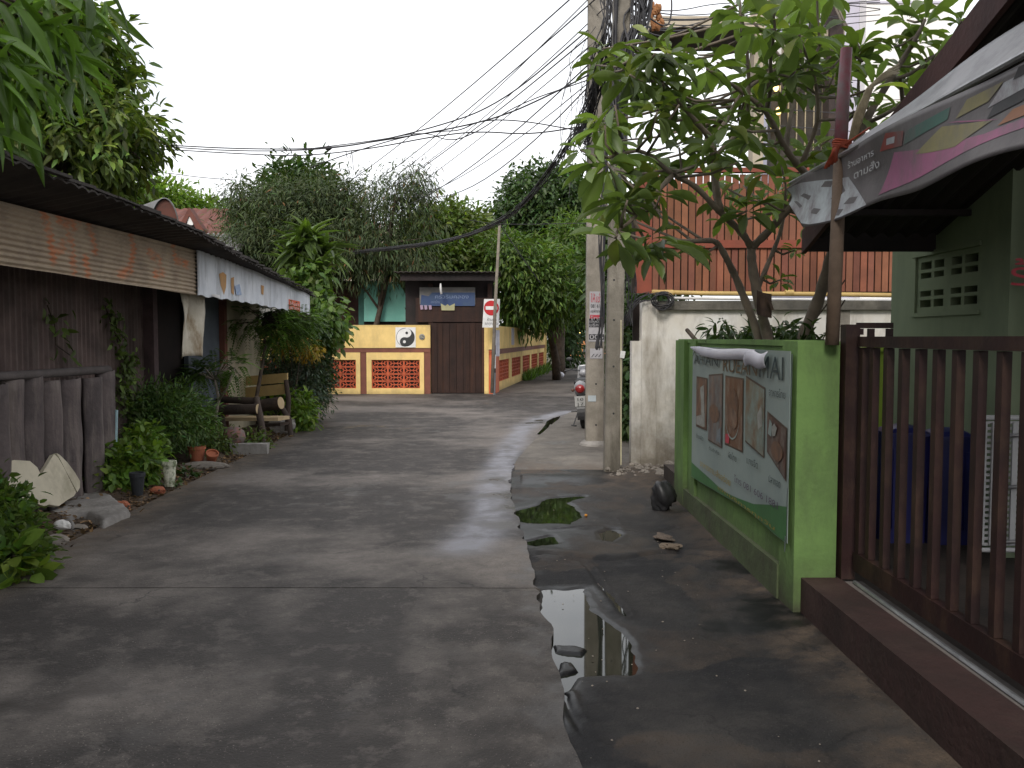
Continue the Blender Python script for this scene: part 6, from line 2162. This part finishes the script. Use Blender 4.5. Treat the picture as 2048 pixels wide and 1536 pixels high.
bpatch(2, [(.545, .70), (.60, .74), (.625, .90), (.565, .88)], .005)
bpatch(5, [(.60, .66), (.68, .74), (.69, .90), (.625, .88)], .005)
bpatch(6, [(.60, .52), (.655, .58), (.665, .72), (.61, .66)], .008)
bpatch(6, [(.64, .86), (.74, .86), (.75, .96), (.65, .97)], .008)
bpatch(7, [(.665, .58), (.78, .60), (.79, .80), (.68, .76)], .006)
bpatch(7, [(.62, .38), (.86, .48), (.86, .58), (.64, .52)], .005)
q.build('printed_sheet', bm, ab, smooth=True)
for (s_, sa, sb, t0, t1) in (('ร้านอาหาร', .245, .335, .72, .84), ('ตามสั่ง', .265, .35, .52, .66)):
    p0 = ban(sa, t0, .006)
    text('lettering', s_, M('vinyl_lettering', (.42, .42, .42), (.34, .34, .35), 8, .5, 0), (p0.x - .012, p0.y, p0.z), (ban(sb, t0).x - ban(sa, t0).x, -1, 0), (0, 0, 1), abs(ban(sb, t0).y - p0.y), (t1 - t0) * .31, ab, th=0)
tp = MB()
def tarp(u, v):
    Y = 4.45 - 6.4 * u
    k = v
    p0 = Vector((BX + .02, Y, 2.497))
    dx = .02 + .36 * min(1, (4.45 - Y) / 1.9) ** .9
    p1 = Vector((BX + .02 + dx, Y, 2.497 + dx * 1.02 + .02 * math.sin(Y * 2)))
    q_ = p0.lerp(p1, k)
    q_.z += -.015 * math.sin(math.pi * k) + .010 * math.sin(u * 40 + v * 2) * k
    return q_
tp.slab(tarp, 100, 8, (0, 0, .004))
tpo = tp.build('awning_sheet', M('grey_tarpaulin', (.36, .35, .37), (.27, .27, .285), 3, .55, .06, 20, grime=(.15, .14, .15), gamt=.5, gstretch=1, gscale=6), None, (BX, 3.5, 2.5), smooth=True)
tag(tpo, 'dusty grey tarpaulin sloping above the printed banner', 'tarpaulin')
q = MB(); q.tube([(BX + .02, 5.3, 2.50), (BX + .02, 1.2, 2.50)], .014, 8)
tag(q.build('awning_rod', steel, None, (BX, 3.5, 2.5)), 'thin steel rod along the seam between tarpaulin and banner', 'rod')

# the house behind the gate
hs = thing('green_house', 'pale green rendered house with a dark low roof and square vent blocks behind the gate', 'house', (4, 4, 0))
hm = M('pale_green_render', (.24, .29, .19), (.21, .255, .17), 2, .85, .05, 30, grime=(.12, .15, .11), gamt=.4)
XW = 3.0
vy0, vy1 = XW * 1700 / (1826 - 1024), XW * 1700 / (1952 - 1024)
vz0, vz1 = 1.73, 2.14
q = MB(); q.span((XW, 5.15, 0.2), (XW + .15, 6.75, vz0)); q.span((XW, 5.15, vz1), (XW + .15, 6.75, 2.62)); q.span((XW, vy0, vz0), (XW + .15, 6.75, vz1)); q.span((XW, 5.15, vz0), (XW + .15, vy1, vz1)); q.build('side_wall', hm, hs)
q = MB(); q.span((XW + .003, -3, 0.2), (6.5, 5.148, 2.9)); 
q2 = MB(); q2.span((XW + .152, 5.0, .2), (6.5, 5.146, 3.1)); q2.build('front_wall', M('pale_aqua_render', (.22, .29, .24), (.19, .25, .21), 2, .85, .05), hs)
q = MB(); q.span((XW + .152, 6.60, .2), (6.5, 6.75, 2.3)); q.build('rear_wall', hm, hs)
vb = MB()
ncol, nrow = 4, 4
cw, ch = (vy0 - vy1), (vz1 - vz0)
ysplit = [vy1, vy1 + .04, (vy0 + vy1) / 2 - .025, (vy0 + vy1) / 2 + .025, vy0 - .04, vy0]
for (a, b) in ((vy1, vy1 + .045), ((vy0 + vy1) / 2 - .05, (vy0 + vy1) / 2 + .05), (vy0 - .045, vy0), (vy1 + cw * .26 - .02, vy1 + cw * .26 + .02), (vy0 - cw * .26 - .02, vy0 - cw * .26 + .02)):
    vb.span((XW + .02, a, vz0), (XW + .10, b, vz1))
for i, (c, h_) in enumerate(((vz0 + .02, .02), (vz0 + ch * .26, .012), (vz0 + ch * .5, .045), (vz0 + ch * .74, .012), (vz1 - .02, .02))):
    vb.span((XW + .018, vy1, c - h_), (XW + .102, vy0, c + h_))
vb.build('vent_block', hm, hs)
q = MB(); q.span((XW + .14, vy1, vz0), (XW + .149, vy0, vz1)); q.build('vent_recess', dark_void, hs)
q = MB(); q.span((XW - .015, vy1 - .03, vz1), (XW - .001, vy0 + .03, vz1 + .03)); q.span((XW - .015, vy1 - .03, vz0 - .03), (XW - .001, vy0 + .03, vz0)); q.build('vent_surround', hm, hs)


def roofz(Y):
    return 2.27 + .325 * (6.05 - Y) if Y > 1 else 3.911 - .3 * (1 - Y) * .6


q = MB()
q.slab(lambda u, v: (2.1 + 4.6 * v + (.0), 6.05 - 10.0 * u, roofz(6.05 - 10.0 * u) + .018 * math.sin(v * 4.6 / .12 * 6.283)), 20, 230, (0, 0, .02))
q.build('roof', M('dark_roof_sheet', (.035, .026, .024), (.02, .016, .015), 3, .75, .15), hs)
q = MB()
q.prism([(2.07, 6.12, roofz(6.12) - .10), (2.07, 1.2, roofz(1.2) - .10), (2.07, 1.2, roofz(1.2) + .06), (2.07, 6.12, roofz(6.12) + .06)], (.03, 0, 0)); q.build('rake_board', M('dark_red_board', (.09, .04, .038), (.06, .03, .03), 3, .7), hs)
q = MB(); q.span((2.101, 6.06, 2.16), (6.5, 6.10, 2.32)); q.build('eave_board', M('near_black_timber', ()), hs)
for yb_ in (5.6, 4.6, 3.6):
    q = MB(); q.span((2.11, yb_, roofz(yb_) - .07), (6.5, yb_ + .05, roofz(yb_) - .03)); q.build('purlin', M('near_black_timber', ()), hs)
# pink sign on the front wall
q = MB(); c = at(2040, 530, 4.99)
text('house_number', 'ร้าน', redp, (c.x - .05, 4.995, c.z - .12), (1, 0, 0), (0, 0, 1), .4, .16, hs)
# lime wall closing the yard
lw = thing('lime_yard_wall', 'lime green low wall closing the yard behind the gate bars', 'wall', (2.4, 7.9, .2))
q = MB(); q.span((1.79, 7.8, .2), (3.6, 7.95, 1.42)); q.build('wall_body', M('lime_paint', (.24, .33, .04), (.2, .28, .035), 2, .8, .05), lw)
q = MB(); q.span((1.79, 7.78, 1.422), (3.6, 7.97, 1.46)); q.build('coping', M('lime_paint', ()), lw)
# bins
def bin_(px0, px1, pyt, Y, mat, label, name='storage_bin', lid=None):
    a, b = at(px0, pyt, Y), at(px1, pyt, Y)
    t = thing(name, label, 'bin', ((a.x + b.x) / 2, Y, .2))
    cx_, w = (a.x + b.x) / 2, (b.x - a.x)
    h = a.z - .2
    q = MB()
    for (z0, z1, w0, w1) in ((.2, .2 + h * .9, .90, .98),):
        P0 = [(cx_ - w / 2 * w0, Y + .02, z0), (cx_ + w / 2 * w0, Y + .02, z0), (cx_ + w / 2 * w0, Y + w * .8, z0), (cx_ - w / 2 * w0, Y + w * .8, z0)]
        P1 = [(cx_ - w / 2 * w1, Y, z1), (cx_ + w / 2 * w1, Y, z1), (cx_ + w / 2 * w1, Y + w * .82, z1), (cx_ - w / 2 * w1, Y + w * .82, z1)]
        k = q.vv(P0 + P1)
        q.ff([(0, 3, 2, 1), (4, 5, 6, 7)] + [(j, (j + 1) % 4, 4 + (j + 1) % 4, 4 + j) for j in range(4)], k)
    q.build('body', mat, t)
    q = MB(); q.span((cx_ - w / 2, Y - .015, a.z - h * .1), (cx_ + w / 2, Y + w * .84, a.z - h * .1 + .025)); q.build('rim', mat, t)
    q = MB(); q.slab(lambda u, v: (cx_ - w / 2 * .98 + w * .98 * u, Y + w * .82 * v, a.z - h * .1 + .026 + .05 * math.sin(math.pi * u) ** .5 * math.sin(math.pi * v) ** .5), 10, 8, (0, 0, -.0)); q.build('lid', lid or mat, t)
    for i in range(3):
        q = MB(); x = cx_ - w * .3 + w * .3 * i; q.span((x - .012, Y - .002, .3), (x + .012, Y + .018, .2 + h * .8)); q.build('rib', mat, t)


blue = M('dark_blue_plastic', (.012, .014, .12), (.01, .012, .09), 3, .4, .03, spec=.5)
bin_(1775, 1862, 850, 5.5, blue, 'dark blue plastic storage bin behind the gate, left of the two blue ones')
bin_(1866, 1955, 858, 5.45, blue, 'dark blue plastic storage bin next to the white perforated panel')
bin_(1690, 1772, 852, 5.9, black, 'black plastic bin just behind the gate post', lid=M('grey_lid', (.10, .08, .085), (.07, .06, .06), 4, .6))
# white perforated folding panel with grey tube frame
wpn = thing('perforated_panel', 'white perforated plastic panel with grey tubes leaning behind the gate bars at far right', 'panel', (2.9, 4.6, .2))
Yw = 4.75
a, b = at(1950, 1100, Yw), at(2100, 835, Yw)
wl_m = M('white_plastic', (.42, .42, .43), (.36, .36, .37), 4, .5, .02)
for i in range(8):
    for j in range(1):
        x = a.x + .02 + i * .058
        q = MB(); q.span((x, Yw, a.z + .03), (x + .030, Yw + .012, b.z - .03)); q.build('upright_strip', wl_m, wpn)
q = MB()
nrows = 22
for j in range(nrows):
    z = a.z + .03 + (b.z - a.z - .06) * j / (nrows - 1)
    q.span((a.x + .01, Yw + .013, z - .008), (a.x + .50, Yw + .02, z + .008))
q.build('cross_strips', wl_m, wpn)
q = MB(); q.tube([(a.x + .5, Yw, a.z), (a.x + .03, Yw, a.z), (a.x, Yw, a.z + .05), (a.x, Yw, b.z - .05), (a.x + .03, Yw, b.z), (a.x + .5, Yw, b.z)], .014, 8); q.build('rim', wl_m, wpn, smooth=True)
for dz in (.02, .33, .62):
    q = MB(); q.tube([(a.x + .12, Yw - .03, a.z + dz + .03), (a.x + .5, Yw - .03, a.z + dz + .05)], .011, 8); q.build('frame_tube', steel, wpn, smooth=True)
q = MB(); q.tube([(a.x + .13, Yw - .035, a.z + .04), (a.x + .13, Yw - .035, b.z - .04)], .014, 8); q.build('frame_tube', steel, wpn, smooth=True)
q = MB(); c = at(1712, 918, 5.87); q.span((c.x - .05, 5.86, c.z - .06), (c.x + .05, 5.87, c.z + .06))
tag(q.build('bin_label', M('teal_label', (.10, .18, .18), (.08, .14, .15), 9, .6, 0), None, c), 'small teal label on the front of the black bin', 'label')
# black rubbish bag in front of the green wall
q = MB(); c = gnd(1330, 1028) + Vector((0, .1, .13)); q.blob(c - Vector((0, 0, .01)), (.11, .10, .15), 23, .7, 28, 18, flat=.12)
tag(q.build('rubbish_bag', black, None, c, smooth=True), 'small knotted black rubbish bag at the far foot of the green wall', 'bag')
for (px, py, w, lb, mt) in ((1328, 1083, .09, 'crumpled brown scrap lying on the wet strip near the green wall, the farther one', M('brown_scrap', (.13, .10, .08), (.08, .065, .055), 8, .9, .3)), (1345, 1102, .075, 'flattened tan carton scrap on the wet strip near the green wall, the nearer one', M('cardboard', (.15, .115, .085), (.1, .08, .06), 8, .9, .3))):
    q = MB(); c = gnd(px, py); q.blob((c.x, c.y, .035), (w, w * .8, .022), px, .9, 22, 10, flat=.02)
    tag(q.build('litter_scrap', mt, None, c), lb, 'scrap')
q = MB(); c = gnd(1172, 1034); q.blob(c + Vector((0, 0, .015)), (.014, .012, .012), 2, .3)
tag(q.build('orange_flower', M('amber', (.6, .25, .03), (.5, .2, .03), 5, .3, 0), None, c), 'tiny orange petal at the right tip of the green puddle', 'petal')

# ================================================================== plumeria-like tree behind the green wall
tr = thing('plumeria_tree', 'open tree with forking grey branches and whorls of large green leaves behind the green wall', 'tree', at(1550, 800, 6.2).xy.to_3d())
br = MB()
BP = []


def limb(pts, r0, r1, keep=True):
    W = [at(*p) for p in pts]
    # subdivide for smooth bends
    Q = []
    for i in range(len(W) - 1):
        for k in range(4):
            Q.append(W[i].lerp(W[i + 1], k / 4))
    Q.append(W[-1])
    for _ in range(2):
        Q = [Q[0]] + [(Q[i - 1] + Q[i] * 2 + Q[i + 1]) / 4 for i in range(1, len(Q) - 1)] + [Q[-1]]
    n_ = len(Q)
    rr_ = [(r0 + (r1 - r0) * i / (n_ - 1)) * (1 + .10 * math.sin(i * 2.3)) for i in range(n_)]
    br.tube(Q, rr_, 9)
    for q_, r_ in zip(Q, rr_):
        BP.append((q_, r_))


base_pts = [(1550, 850, 6.3)]
limb([(1556, 1010, 6.3), (1552, 800, 6.3), (1540, 690, 6.3), (1512, 580, 6.2), (1503, 520, 6.2), (1503, 495, 6.2)], .044, .031)
limb([(1575, 1010, 6.4), (1590, 760, 6.4), (1600, 685, 6.4), (1636, 605, 6.35), (1655, 540, 6.3), (1672, 480, 6.2), (1680, 420, 6.1)], .052, .038)
limb([(1540, 1000, 6.4), (1528, 760, 6.4), (1518, 670, 6.4), (1490, 600, 6.4), (1472, 555, 6.4), (1445, 500, 6.3), (1430, 480, 6.3), (1385, 483, 6.2), (1335, 480, 6.1)], .04, .014)
limb([(1512, 585, 6.25), (1535, 530, 6.3), (1560, 470, 6.4), (1570, 420, 6.4)], .02, .012)
limb([(1503, 495, 6.2), (1485, 465, 6.1), (1440, 425, 6.0), (1390, 370, 5.9), (1345, 350, 5.8), (1300, 310, 5.7), (1275, 300, 5.7), (1215, 315, 5.6)], .027, .009)
limb([(1440, 425, 6.0), (1432, 380, 6.0), (1424, 280, 6.0)], .030, .024)
limb([(1424, 280, 6.0), (1385, 235, 5.9), (1340, 180, 5.8), (1297, 142, 5.7)], .022, .012)
limb([(1424, 280, 6.0), (1455, 240, 6.1), (1482, 185, 6.1), (1540, 145, 6.2), (1600, 110, 6.2)], .020, .010)
limb([(1345, 350, 5.8), (1300, 400, 5.7), (1265, 440, 5.6), (1235, 462, 5.5)], .018, .009)
limb([(1503, 495, 6.2), (1530, 470, 6.1), (1575, 420, 6.0), (1620, 385, 5.8), (1640, 370, 5.7)], .030, .022)
limb([(1680, 420, 6.1), (1640, 380, 5.9), (1600, 335, 5.8), (1572, 300, 5.7), (1533, 221, 5.6), (1478, 178, 5.5), (1413, 137, 5.4)], .034, .009)
limb([(1533, 221, 5.6), (1543, 170, 5.5), (1540, 120, 5.4), (1550, 60, 5.3)], .016, .009)
limb([(1572, 300, 5.7), (1580, 240, 5.8), (1590, 190, 5.9), (1640, 90, 6.0)], .018, .009)
limb([(1600, 335, 5.8), (1640, 240, 5.7), (1630, 150, 5.6), (1600, 80, 5.4)], .018, .008)
limb([(1424, 320, 6.0), (1500, 240, 6.1), (1495, 90, 6.0), (1480, 20, 5.9)], .018, .009)
limb([(1680, 420, 6.1), (1700, 340, 6.0), (1725, 250, 6.0), (1780, 160, 6.0), (1830, 80, 6.0), (1850, 40, 6.0)], .04, .010)
limb([(1780, 160, 6.0), (1820, 150, 6.0), (1870, 110, 6.0), (1915, 80, 6.0)], .015, .008)
limb([(1725, 250, 6.0), (1770, 230, 5.9), (1830, 190, 5.9), (1860, 130, 5.9)], .018, .008)
limb([(1725, 250, 6.0), (1715, 180, 6.1), (1722, 100, 6.1)], .014, .008)
limb([(1297, 142, 5.7), (1280, 110, 5.7), (1262, 90, 5.6)], .012, .008)
# thin pale vertical stem in the crown
limb([(1495, 90, 6.2), (1484, 60, 6.2), (1478, -10, 6.2)], .014, .010)
g = np.random.RandomState(101)
WH = [(1215, 325, 5.5, 1.35), (1325, 480, 5.9, 1.45), (1235, 470, 5.4, 1.3), (1210, 250, 5.6, 1.0), (1230, 210, 5.5, 1.0), (1260, 150, 5.5, 1.0), (1290, 500, 5.7, 1.2), (1255, 400, 5.4, 1.1), (1297, 142, 5.7, 1.1), (1413, 137, 5.4, 1.15), (1600, 110, 6.2, 1), (1550, 60, 5.3, 1.1), (1640, 70, 5.9, 1.1), (1600, 70, 5.2, 1.2), (1480, 20, 5.9, 1), (1850, 45, 6.0, 1), (1915, 85, 6.0, 1), (1860, 130, 5.9, 1), (1722, 95, 6.1, 1), (1262, 95, 5.6, 1), (1570, 420, 6.4, .8), (1160, 300, 5.6, .8),
      (1560, 560, 6.2, .5), (1390, 500, 6.2, .5), (1590, 500, 6.3, .4)]
regions = [((1180, 1440), (70, 340), 22), ((1420, 1690), (30, 330), 32), ((1190, 1330), (300, 480), 9), ((1700, 1840), (90, 260), 9), ((1440, 1700), (320, 430), 8), ((1240, 1420), (60, 300), 9), ((1320, 1450), (330, 440), 4), ((1480, 1680), (-20, 60), 10), ((1780, 1930), (40, 180), 6)]
for (xr_, yr_, n_) in regions:
    for i in range(n_):
        WH.append((g.uniform(*xr_), g.uniform(*yr_), g.uniform(5.3, 7.3), g.uniform(.75, 1.1)))
Pn, Dn, Un, Ln, Ti = [], [], [], [], []
for i, (a, b, Y, sc) in enumerate(WH):
    c = at(a, b, Y)
    # twig to the nearest branch point that is lower
    if BP:
        bq = min(BP, key=lambda t: (t[0] - c).length + (0.6 if t[0].z > c.z + .05 else 0))
        if (bq[0] - c).length > .05:
            m_ = bq[0].lerp(c, .55) + Vector((g.uniform(-.04, .04), g.uniform(-.04, .04), -.03))
            br.tube([bq[0], m_, c], [min(bq[1], .011), .009, .007], 6)
    axis = Vector((g.uniform(-.35, .35) + (c.x - 1.8) * .12, g.uniform(-.4, .2), 1)).normalized()
    nl_ = g.randint(7, 12)
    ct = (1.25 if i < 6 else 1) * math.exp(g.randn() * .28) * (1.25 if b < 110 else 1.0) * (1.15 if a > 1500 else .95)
    o1 = axis.orthogonal().normalized()
    o2 = axis.cross(o1)
    for k in range(nl_):
        az = k * 2.4 + g.uniform(-.3, .3)
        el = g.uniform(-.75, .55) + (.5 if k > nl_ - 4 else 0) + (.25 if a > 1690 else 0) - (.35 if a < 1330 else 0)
        d = (o1 * math.cos(az) + o2 * math.sin(az)) * math.cos(el) + axis * math.sin(el)
        Dn.append(np.array(d))
        Pn.append(np.array(c) + np.array(d) * .015 + np.array(axis) * (k / nl_ * .05 - .03))
        Un.append(np.array(axis) + g.randn(3) * .25)
        Ln.append(sc * g.uniform(.17, .26))
        kk = ct * math.exp(g.randn() * .18)
        yel = g.rand() < .06
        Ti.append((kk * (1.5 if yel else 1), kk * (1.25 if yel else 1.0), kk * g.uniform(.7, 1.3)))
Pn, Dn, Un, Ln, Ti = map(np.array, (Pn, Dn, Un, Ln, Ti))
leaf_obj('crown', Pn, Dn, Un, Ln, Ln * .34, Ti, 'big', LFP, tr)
br.build('trunk', M('grey_smooth_bark', (.20, .16, .125), (.12, .098, .078), 7, .8, .25, 30, grime=(.24, .22, .18), gamt=.4, gstretch=.4, gscale=5), tr, smooth=True)
bush('wall_top_ferns', 'row of small dark arching leaves along the top of the green wall', 'plant', 1470, 700, blobs_px([(1450, 672, 7.0, 45, 10, .1), (1540, 672, 6.6, 60, 12, .15), (1620, 672, 6.2, 40, 10, .1)]), 81, 70, 7, .05, .10, .3, LFD, 'lance', 3, droop=.5, base=Vector((1.9, 7.0, .2)))
q = MB(); q.tube([at(1535, 590, 6.0), at(1545, 620, 6.0)], .01, 5)
q.slab(lambda u, v: at(1514 + 30 * u, 580 + 48 * v + 8 * u, 6.05) + Vector((0, .05 * math.sin(3 * u), 0)), 6, 6, (0, .01, 0))
tag(q.build('dead_leaf_clump', M('dead_leaf', (.09, .06, .045), (.05, .035, .03), 9, .9, .3), None, at(1530, 600, 6.05)), 'curled dark dead leaf clump hanging on the middle trunk of the tree', 'dead leaf')
q = MB()
for (a, b, c_) in (((1640, 690), (1665, 640), (1690, 600)), ((1600, 690), (1630, 640), (1690, 560))):
    q.tube([at(a[0], a[1], 6.6), at(b[0], b[1], 6.6), at(c_[0], c_[1], 6.6)], .006, 5)
tag(q.build('thin_twigs', BARK, None, at(1640, 690, 6.6)), 'bare thin twigs beside the dark right-hand trunk', 'twigs')

# ================================================================== cables
def catenary(a, b, sag, n=14):
    a, b = Vector(a), Vector(b)
    return [a.lerp(b, i / n) + Vector((0, 0, -sag * 4 * (i / n) * (1 - i / n))) for i in range(n + 1)]


def cable(label, pts, r, group):
    q = MB(); q.tube(pts, r, 6)
    o = q.build('cable', wire_m, None, pts[0], smooth=True)
    return tag(o, label, 'cable', group)


GF = 'overhead cables fanning from the utility poles down to the left'
fan = [((1172, -30, 11.4), (640, 400, 30), .2), ((1180, -5, 11.5), (700, 410, 30), .3), ((1200, -10, 11.4), (705, 395, 30), .15), ((1215, 10, 11.4), (715, 405, 30), .35),
       ((1176, 75, 11.5), (690, 425, 31), .25), ((1178, 95, 11.5), (735, 430, 31), .2), ((1176, 130, 11.5), (745, 425, 30), .5), ((1174, 168, 11.5), (780, 400, 28), .4), ((1174, 176, 11.5), (820, 380, 28), .7)]
for i, (a, b, s_) in enumerate(fan):
    cable(('highest', 'second highest', 'third highest', 'fourth highest', 'middle', 'fourth lowest', 'third lowest', 'second lowest', 'lowest')[i] + ' at the stickered pole of the nine cables fanning down to the feathery trees', catenary(at(*a), at(*b), s_), .0075 if i % 2 else .010, GF)
GH = 'cables crossing the sky over the lane'


def pcable(pts, r, label, g_):
    W = [at(*p) for p in pts]
    for _ in range(3):
        Q = [W[0]]
        for i in range(len(W) - 1):
            Q += [W[i].lerp(W[i + 1], .25), W[i].lerp(W[i + 1], .75)]
        Q.append(W[-1])
        W = Q
    return cable(label, W, r, g_)


hl = 'dark cable crossing the sky from the big left tree to the utility pole'
pcable([(200, 285, 16), (330, 290, 16), (480, 298, 15.5), (650, 298, 15), (770, 280, 14), (880, 262, 13), (1000, 235, 12.3), (1100, 190, 12), (1176, 150, 11.7)], .011, 'topmost of five dark cables crossing the sky toward the utility pole', GH)
pcable([(200, 290, 16), (320, 292, 16), (420, 300, 15.5), (560, 303, 15), (700, 294, 14.5), (860, 258, 13), (1000, 210, 12.5), (1176, 60, 11.7)], .010, 'second from the top of five dark cables crossing the sky', GH)
pcable([(200, 300, 16), (320, 298, 16), (470, 307, 15.5), (600, 313, 15), (740, 298, 14.5), (870, 272, 13), (960, 262, 12.6), (1060, 270, 12.2), (1180, 250, 11.8)], .010, 'lowest hanging of five dark cables crossing the sky, dipping over the dark treetop', GH)
pcable([(620, 335, 15), (700, 306, 14.6), (800, 275, 14), (880, 262, 13.5), (920, 262, 13), (960, 240, 12.8), (1040, 240, 12.4), (1160, 262, 12), (1180, 262, 11.8)], .009, 'cable starting low over the wispy tree and running right to the pole', GH)
pcable([(630, 296, 15), (760, 280, 14), (850, 262, 13.3), (900, 285, 13), (960, 262, 12.7), (1030, 210, 12.3), (1176, 160, 11.7)], .008, 'short cable that dips in the middle of the sky just below the others', GH)
pcable([(200, 335, 22), (330, 345, 22), (400, 355, 22), (470, 360, 22)], .010, 'single thin cable low over the red tiled house', None)
q = MB(); c = at(657, 296, 15); q.blob(c, (.06, .06, .04), 3, .4, 12, 8)
tag(q.build('cable_splice', wire_m, None, c, smooth=True), 'small dark knot on the cables crossing the sky', 'splice')
q = MB(); q.tube([at(692, 303, 14.6), at(694, 315, 14.6), at(700, 318, 14.6), at(704, 300, 14.6)], .006, 5); q.tube([at(704, 305, 14.6), at(707, 340, 14.6)], .006, 5)
tag(q.build('loose_wire_end', wire_m, None, at(700, 310, 14.6)), 'short loose wire end dangling under the cables in the sky', 'wire')
# heavy black bundle leaving the poles to the lower left
g = np.random.RandomState(55)


def bundle(name, pts, nw, sp, r, label, seed, cat='cable bundle'):
    g = np.random.RandomState(seed)
    W = [at(*p) for p in pts]
    for _ in range(2):
        Q = [W[0]]
        for i in range(len(W) - 1):
            Q += [W[i].lerp(W[i + 1], .25), W[i].lerp(W[i + 1], .75)]
        Q.append(W[-1])
        W = Q
    q = MB()
    for k in range(nw):
        ph = g.uniform(0, 6.28)
        am = sp * g.uniform(.2, 1)
        fr = g.uniform(.25, .8)
        sh = Vector((g.randn() * sp * .4, g.randn() * sp * .4, g.randn() * sp * .4))
        q.tube([p + sh + Vector((am * math.cos(ph + i * fr), am * math.sin(ph + i * fr) * .8, am * .6 * math.sin(ph * 2 + i * fr * .8))) for i, p in enumerate(W)], r * g.uniform(.6, 1.2), 5)
    o = q.build(name, wire_m, None, W[0], smooth=True)
    return tag(o, label, cat)


bundle('cable_bundle', [(1270, -60, 10.2), (1240, 60, 10.4), (1205, 160, 10.8), (1172, 240, 11.4), (1135, 290, 12), (1098, 345, 13), (1050, 405, 14.5), (1005, 440, 16), (940, 470, 18), (860, 488, 20.5), (700, 505, 24)], 14, .05, .008, 'thick tangled bundle of black cables curving from the poles down left towards the gate', 56)
bundle('cable_bundle', [(1232, -80, 9.6), (1232, 40, 9.6), (1228, 160, 9.6), (1215, 260, 9.6), (1212, 350, 9.62), (1205, 480, 9.64), (1203, 620, 9.66), (1200, 700, 9.66)], 9, .035, .008, 'loose black cables running down between the two utility poles', 57)
bundle('cable_bundle', [(1290, -60, 9.7), (1280, 30, 9.7), (1255, 110, 9.6), (1235, 200, 9.6), (1228, 300, 9.6)], 34, .11, .012, 'dense knot of black cables wrapped round the top of the nearer pole', 58)
bundle('cable_bundle', [(1210, -60, 10.6), (1225, 60, 10.2), (1200, 130, 10.6), (1182, 210, 11.2), (1168, 290, 11.5)], 26, .10, .008, 'tangle of thin cables beside the top of the stickered pole', 59)
bundle('cable_bundle', [(1250, 500, 9.9), (1262, 560, 9.95), (1258, 620, 9.95), (1250, 660, 9.95), (1268, 600, 10.0), (1305, 590, 10.02)], 8, .05, .006, 'grey-black wires hanging between the nearer pole and the slat screen', 60)
GL = 'thin wires hanging loose beside the stickered pole'
for k in range(16):
    x0 = g.uniform(1135, 1176)
    y0 = g.uniform(90, 250)
    x1 = x0 + g.uniform(-35, 15)
    y1 = y0 + g.uniform(70, 200)
    Yk = g.uniform(11.3, 11.65)
    pcable([(1176 + g.uniform(0, 20), y0 - 40, Yk), (x0, y0, Yk), ((x0 + x1) / 2 + g.uniform(-14, 14), (y0 + y1) / 2, Yk), (x1, y1, Yk)], .0045, 'thin loose wire dangling at the left of the stickered pole', GL)
GR = 'cables running right from the poles past the eaves'
for k in range(8):
    y0 = 5 + k * 7
    pcable([(1245, y0 + g.uniform(-20, 10), 10), (1330, y0 + 25 + g.uniform(-10, 10), 11.5), (1450, y0 + g.uniform(-12, 25), 13), (1600, y0 - 20 + g.uniform(-10, 30), 14), (1760, y0 - 50 + g.uniform(0, 60), 15)], .008, ('first', 'second', 'third', 'fourth', 'fifth', 'sixth', 'seventh', 'eighth')[k] + ' from the top of eight dark cables running right past the beige eaves', GR)
pcable([(1290, 30, 10.3), (1335, 60, 10.4), (1345, 20, 10.4), (1340, -30, 10.4)], .010, 'dark cable loop hanging in front of the beige eaves', None)
GS = 'thin service wires crossing in front of the white building'
for k in range(6):
    y0 = 92 + k * 34
    pcable([(1560, y0 - 10, 12), (1700, y0, 13), (1800, y0 + 6 + k, 14), (1930, y0 - 4 - k * 3, 15)], .006, ('first', 'second', 'third', 'fourth', 'fifth', 'sixth')[k] + ' from the top of six thin service wires before the tall white building', GS)
q = MB(); c = at(1312, 30, 10.5)
for k in range(14):
    q.blob(c + Vector((g.uniform(-.08, .08), g.uniform(-.05, .05), g.uniform(-.16, .12))), (.035, .03, .05), k, .5, 8, 6)
tag(q.build('dry_leaf_tuft', M('orange_dead_leaf', (.34, .15, .06), (.24, .11, .05), 12, .8, .2), None, c), 'tuft of orange-brown dead leaves caught in the cables right of the pole top', 'dead leaves')
# thin dark guy wire right of leaning pole
pcable([(1000, 448, 22), (1040, 510, 22.4), (1080, 565, 23)], .012, 'thin dark stay wire sloping right from the leaning pole top', None)
pcable([(940, 440, 22), (1000, 450, 22), (1180, 446, 22)], .008, 'thin level wire passing the top of the leaning pole', None)

# unseen trees added out of view to block skylight and darken the near side
tree('unseen_shade_tree_right', 'unseen dense tree added over the gate beside the viewpoint to shade the right side', (4.5, -1.0, 0),
     [(np.array((2.8, 1.8, 5.2)), np.array((1.8, 2.6, 1.0))), (np.array((4.6, 0.5, 5.6)), np.array((1.8, 2.2, 1.4)))],
     91, 700, 15, .25, .34, .45, LFD, .25, 'fold', 8, droop=.4)

tree('unseen_shade_tree_left', 'unseen dense tree added over the shed left of the viewpoint to block skylight', (-6.0, -1.0, 0),
     [(np.array((-5.6, 0.6, 5.0)), np.array((2.3, 3.0, 2.2))), (np.array((-4.6, -3.5, 5.4)), np.array((3.0, 3.0, 2.4))), (np.array((-7.0, 2.0, 6.6)), np.array((2.2, 2.6, 2.0)))],
     92, 1300, 15, .25, .34, .45, LFD, .25, 'fold', 8, droop=.4)
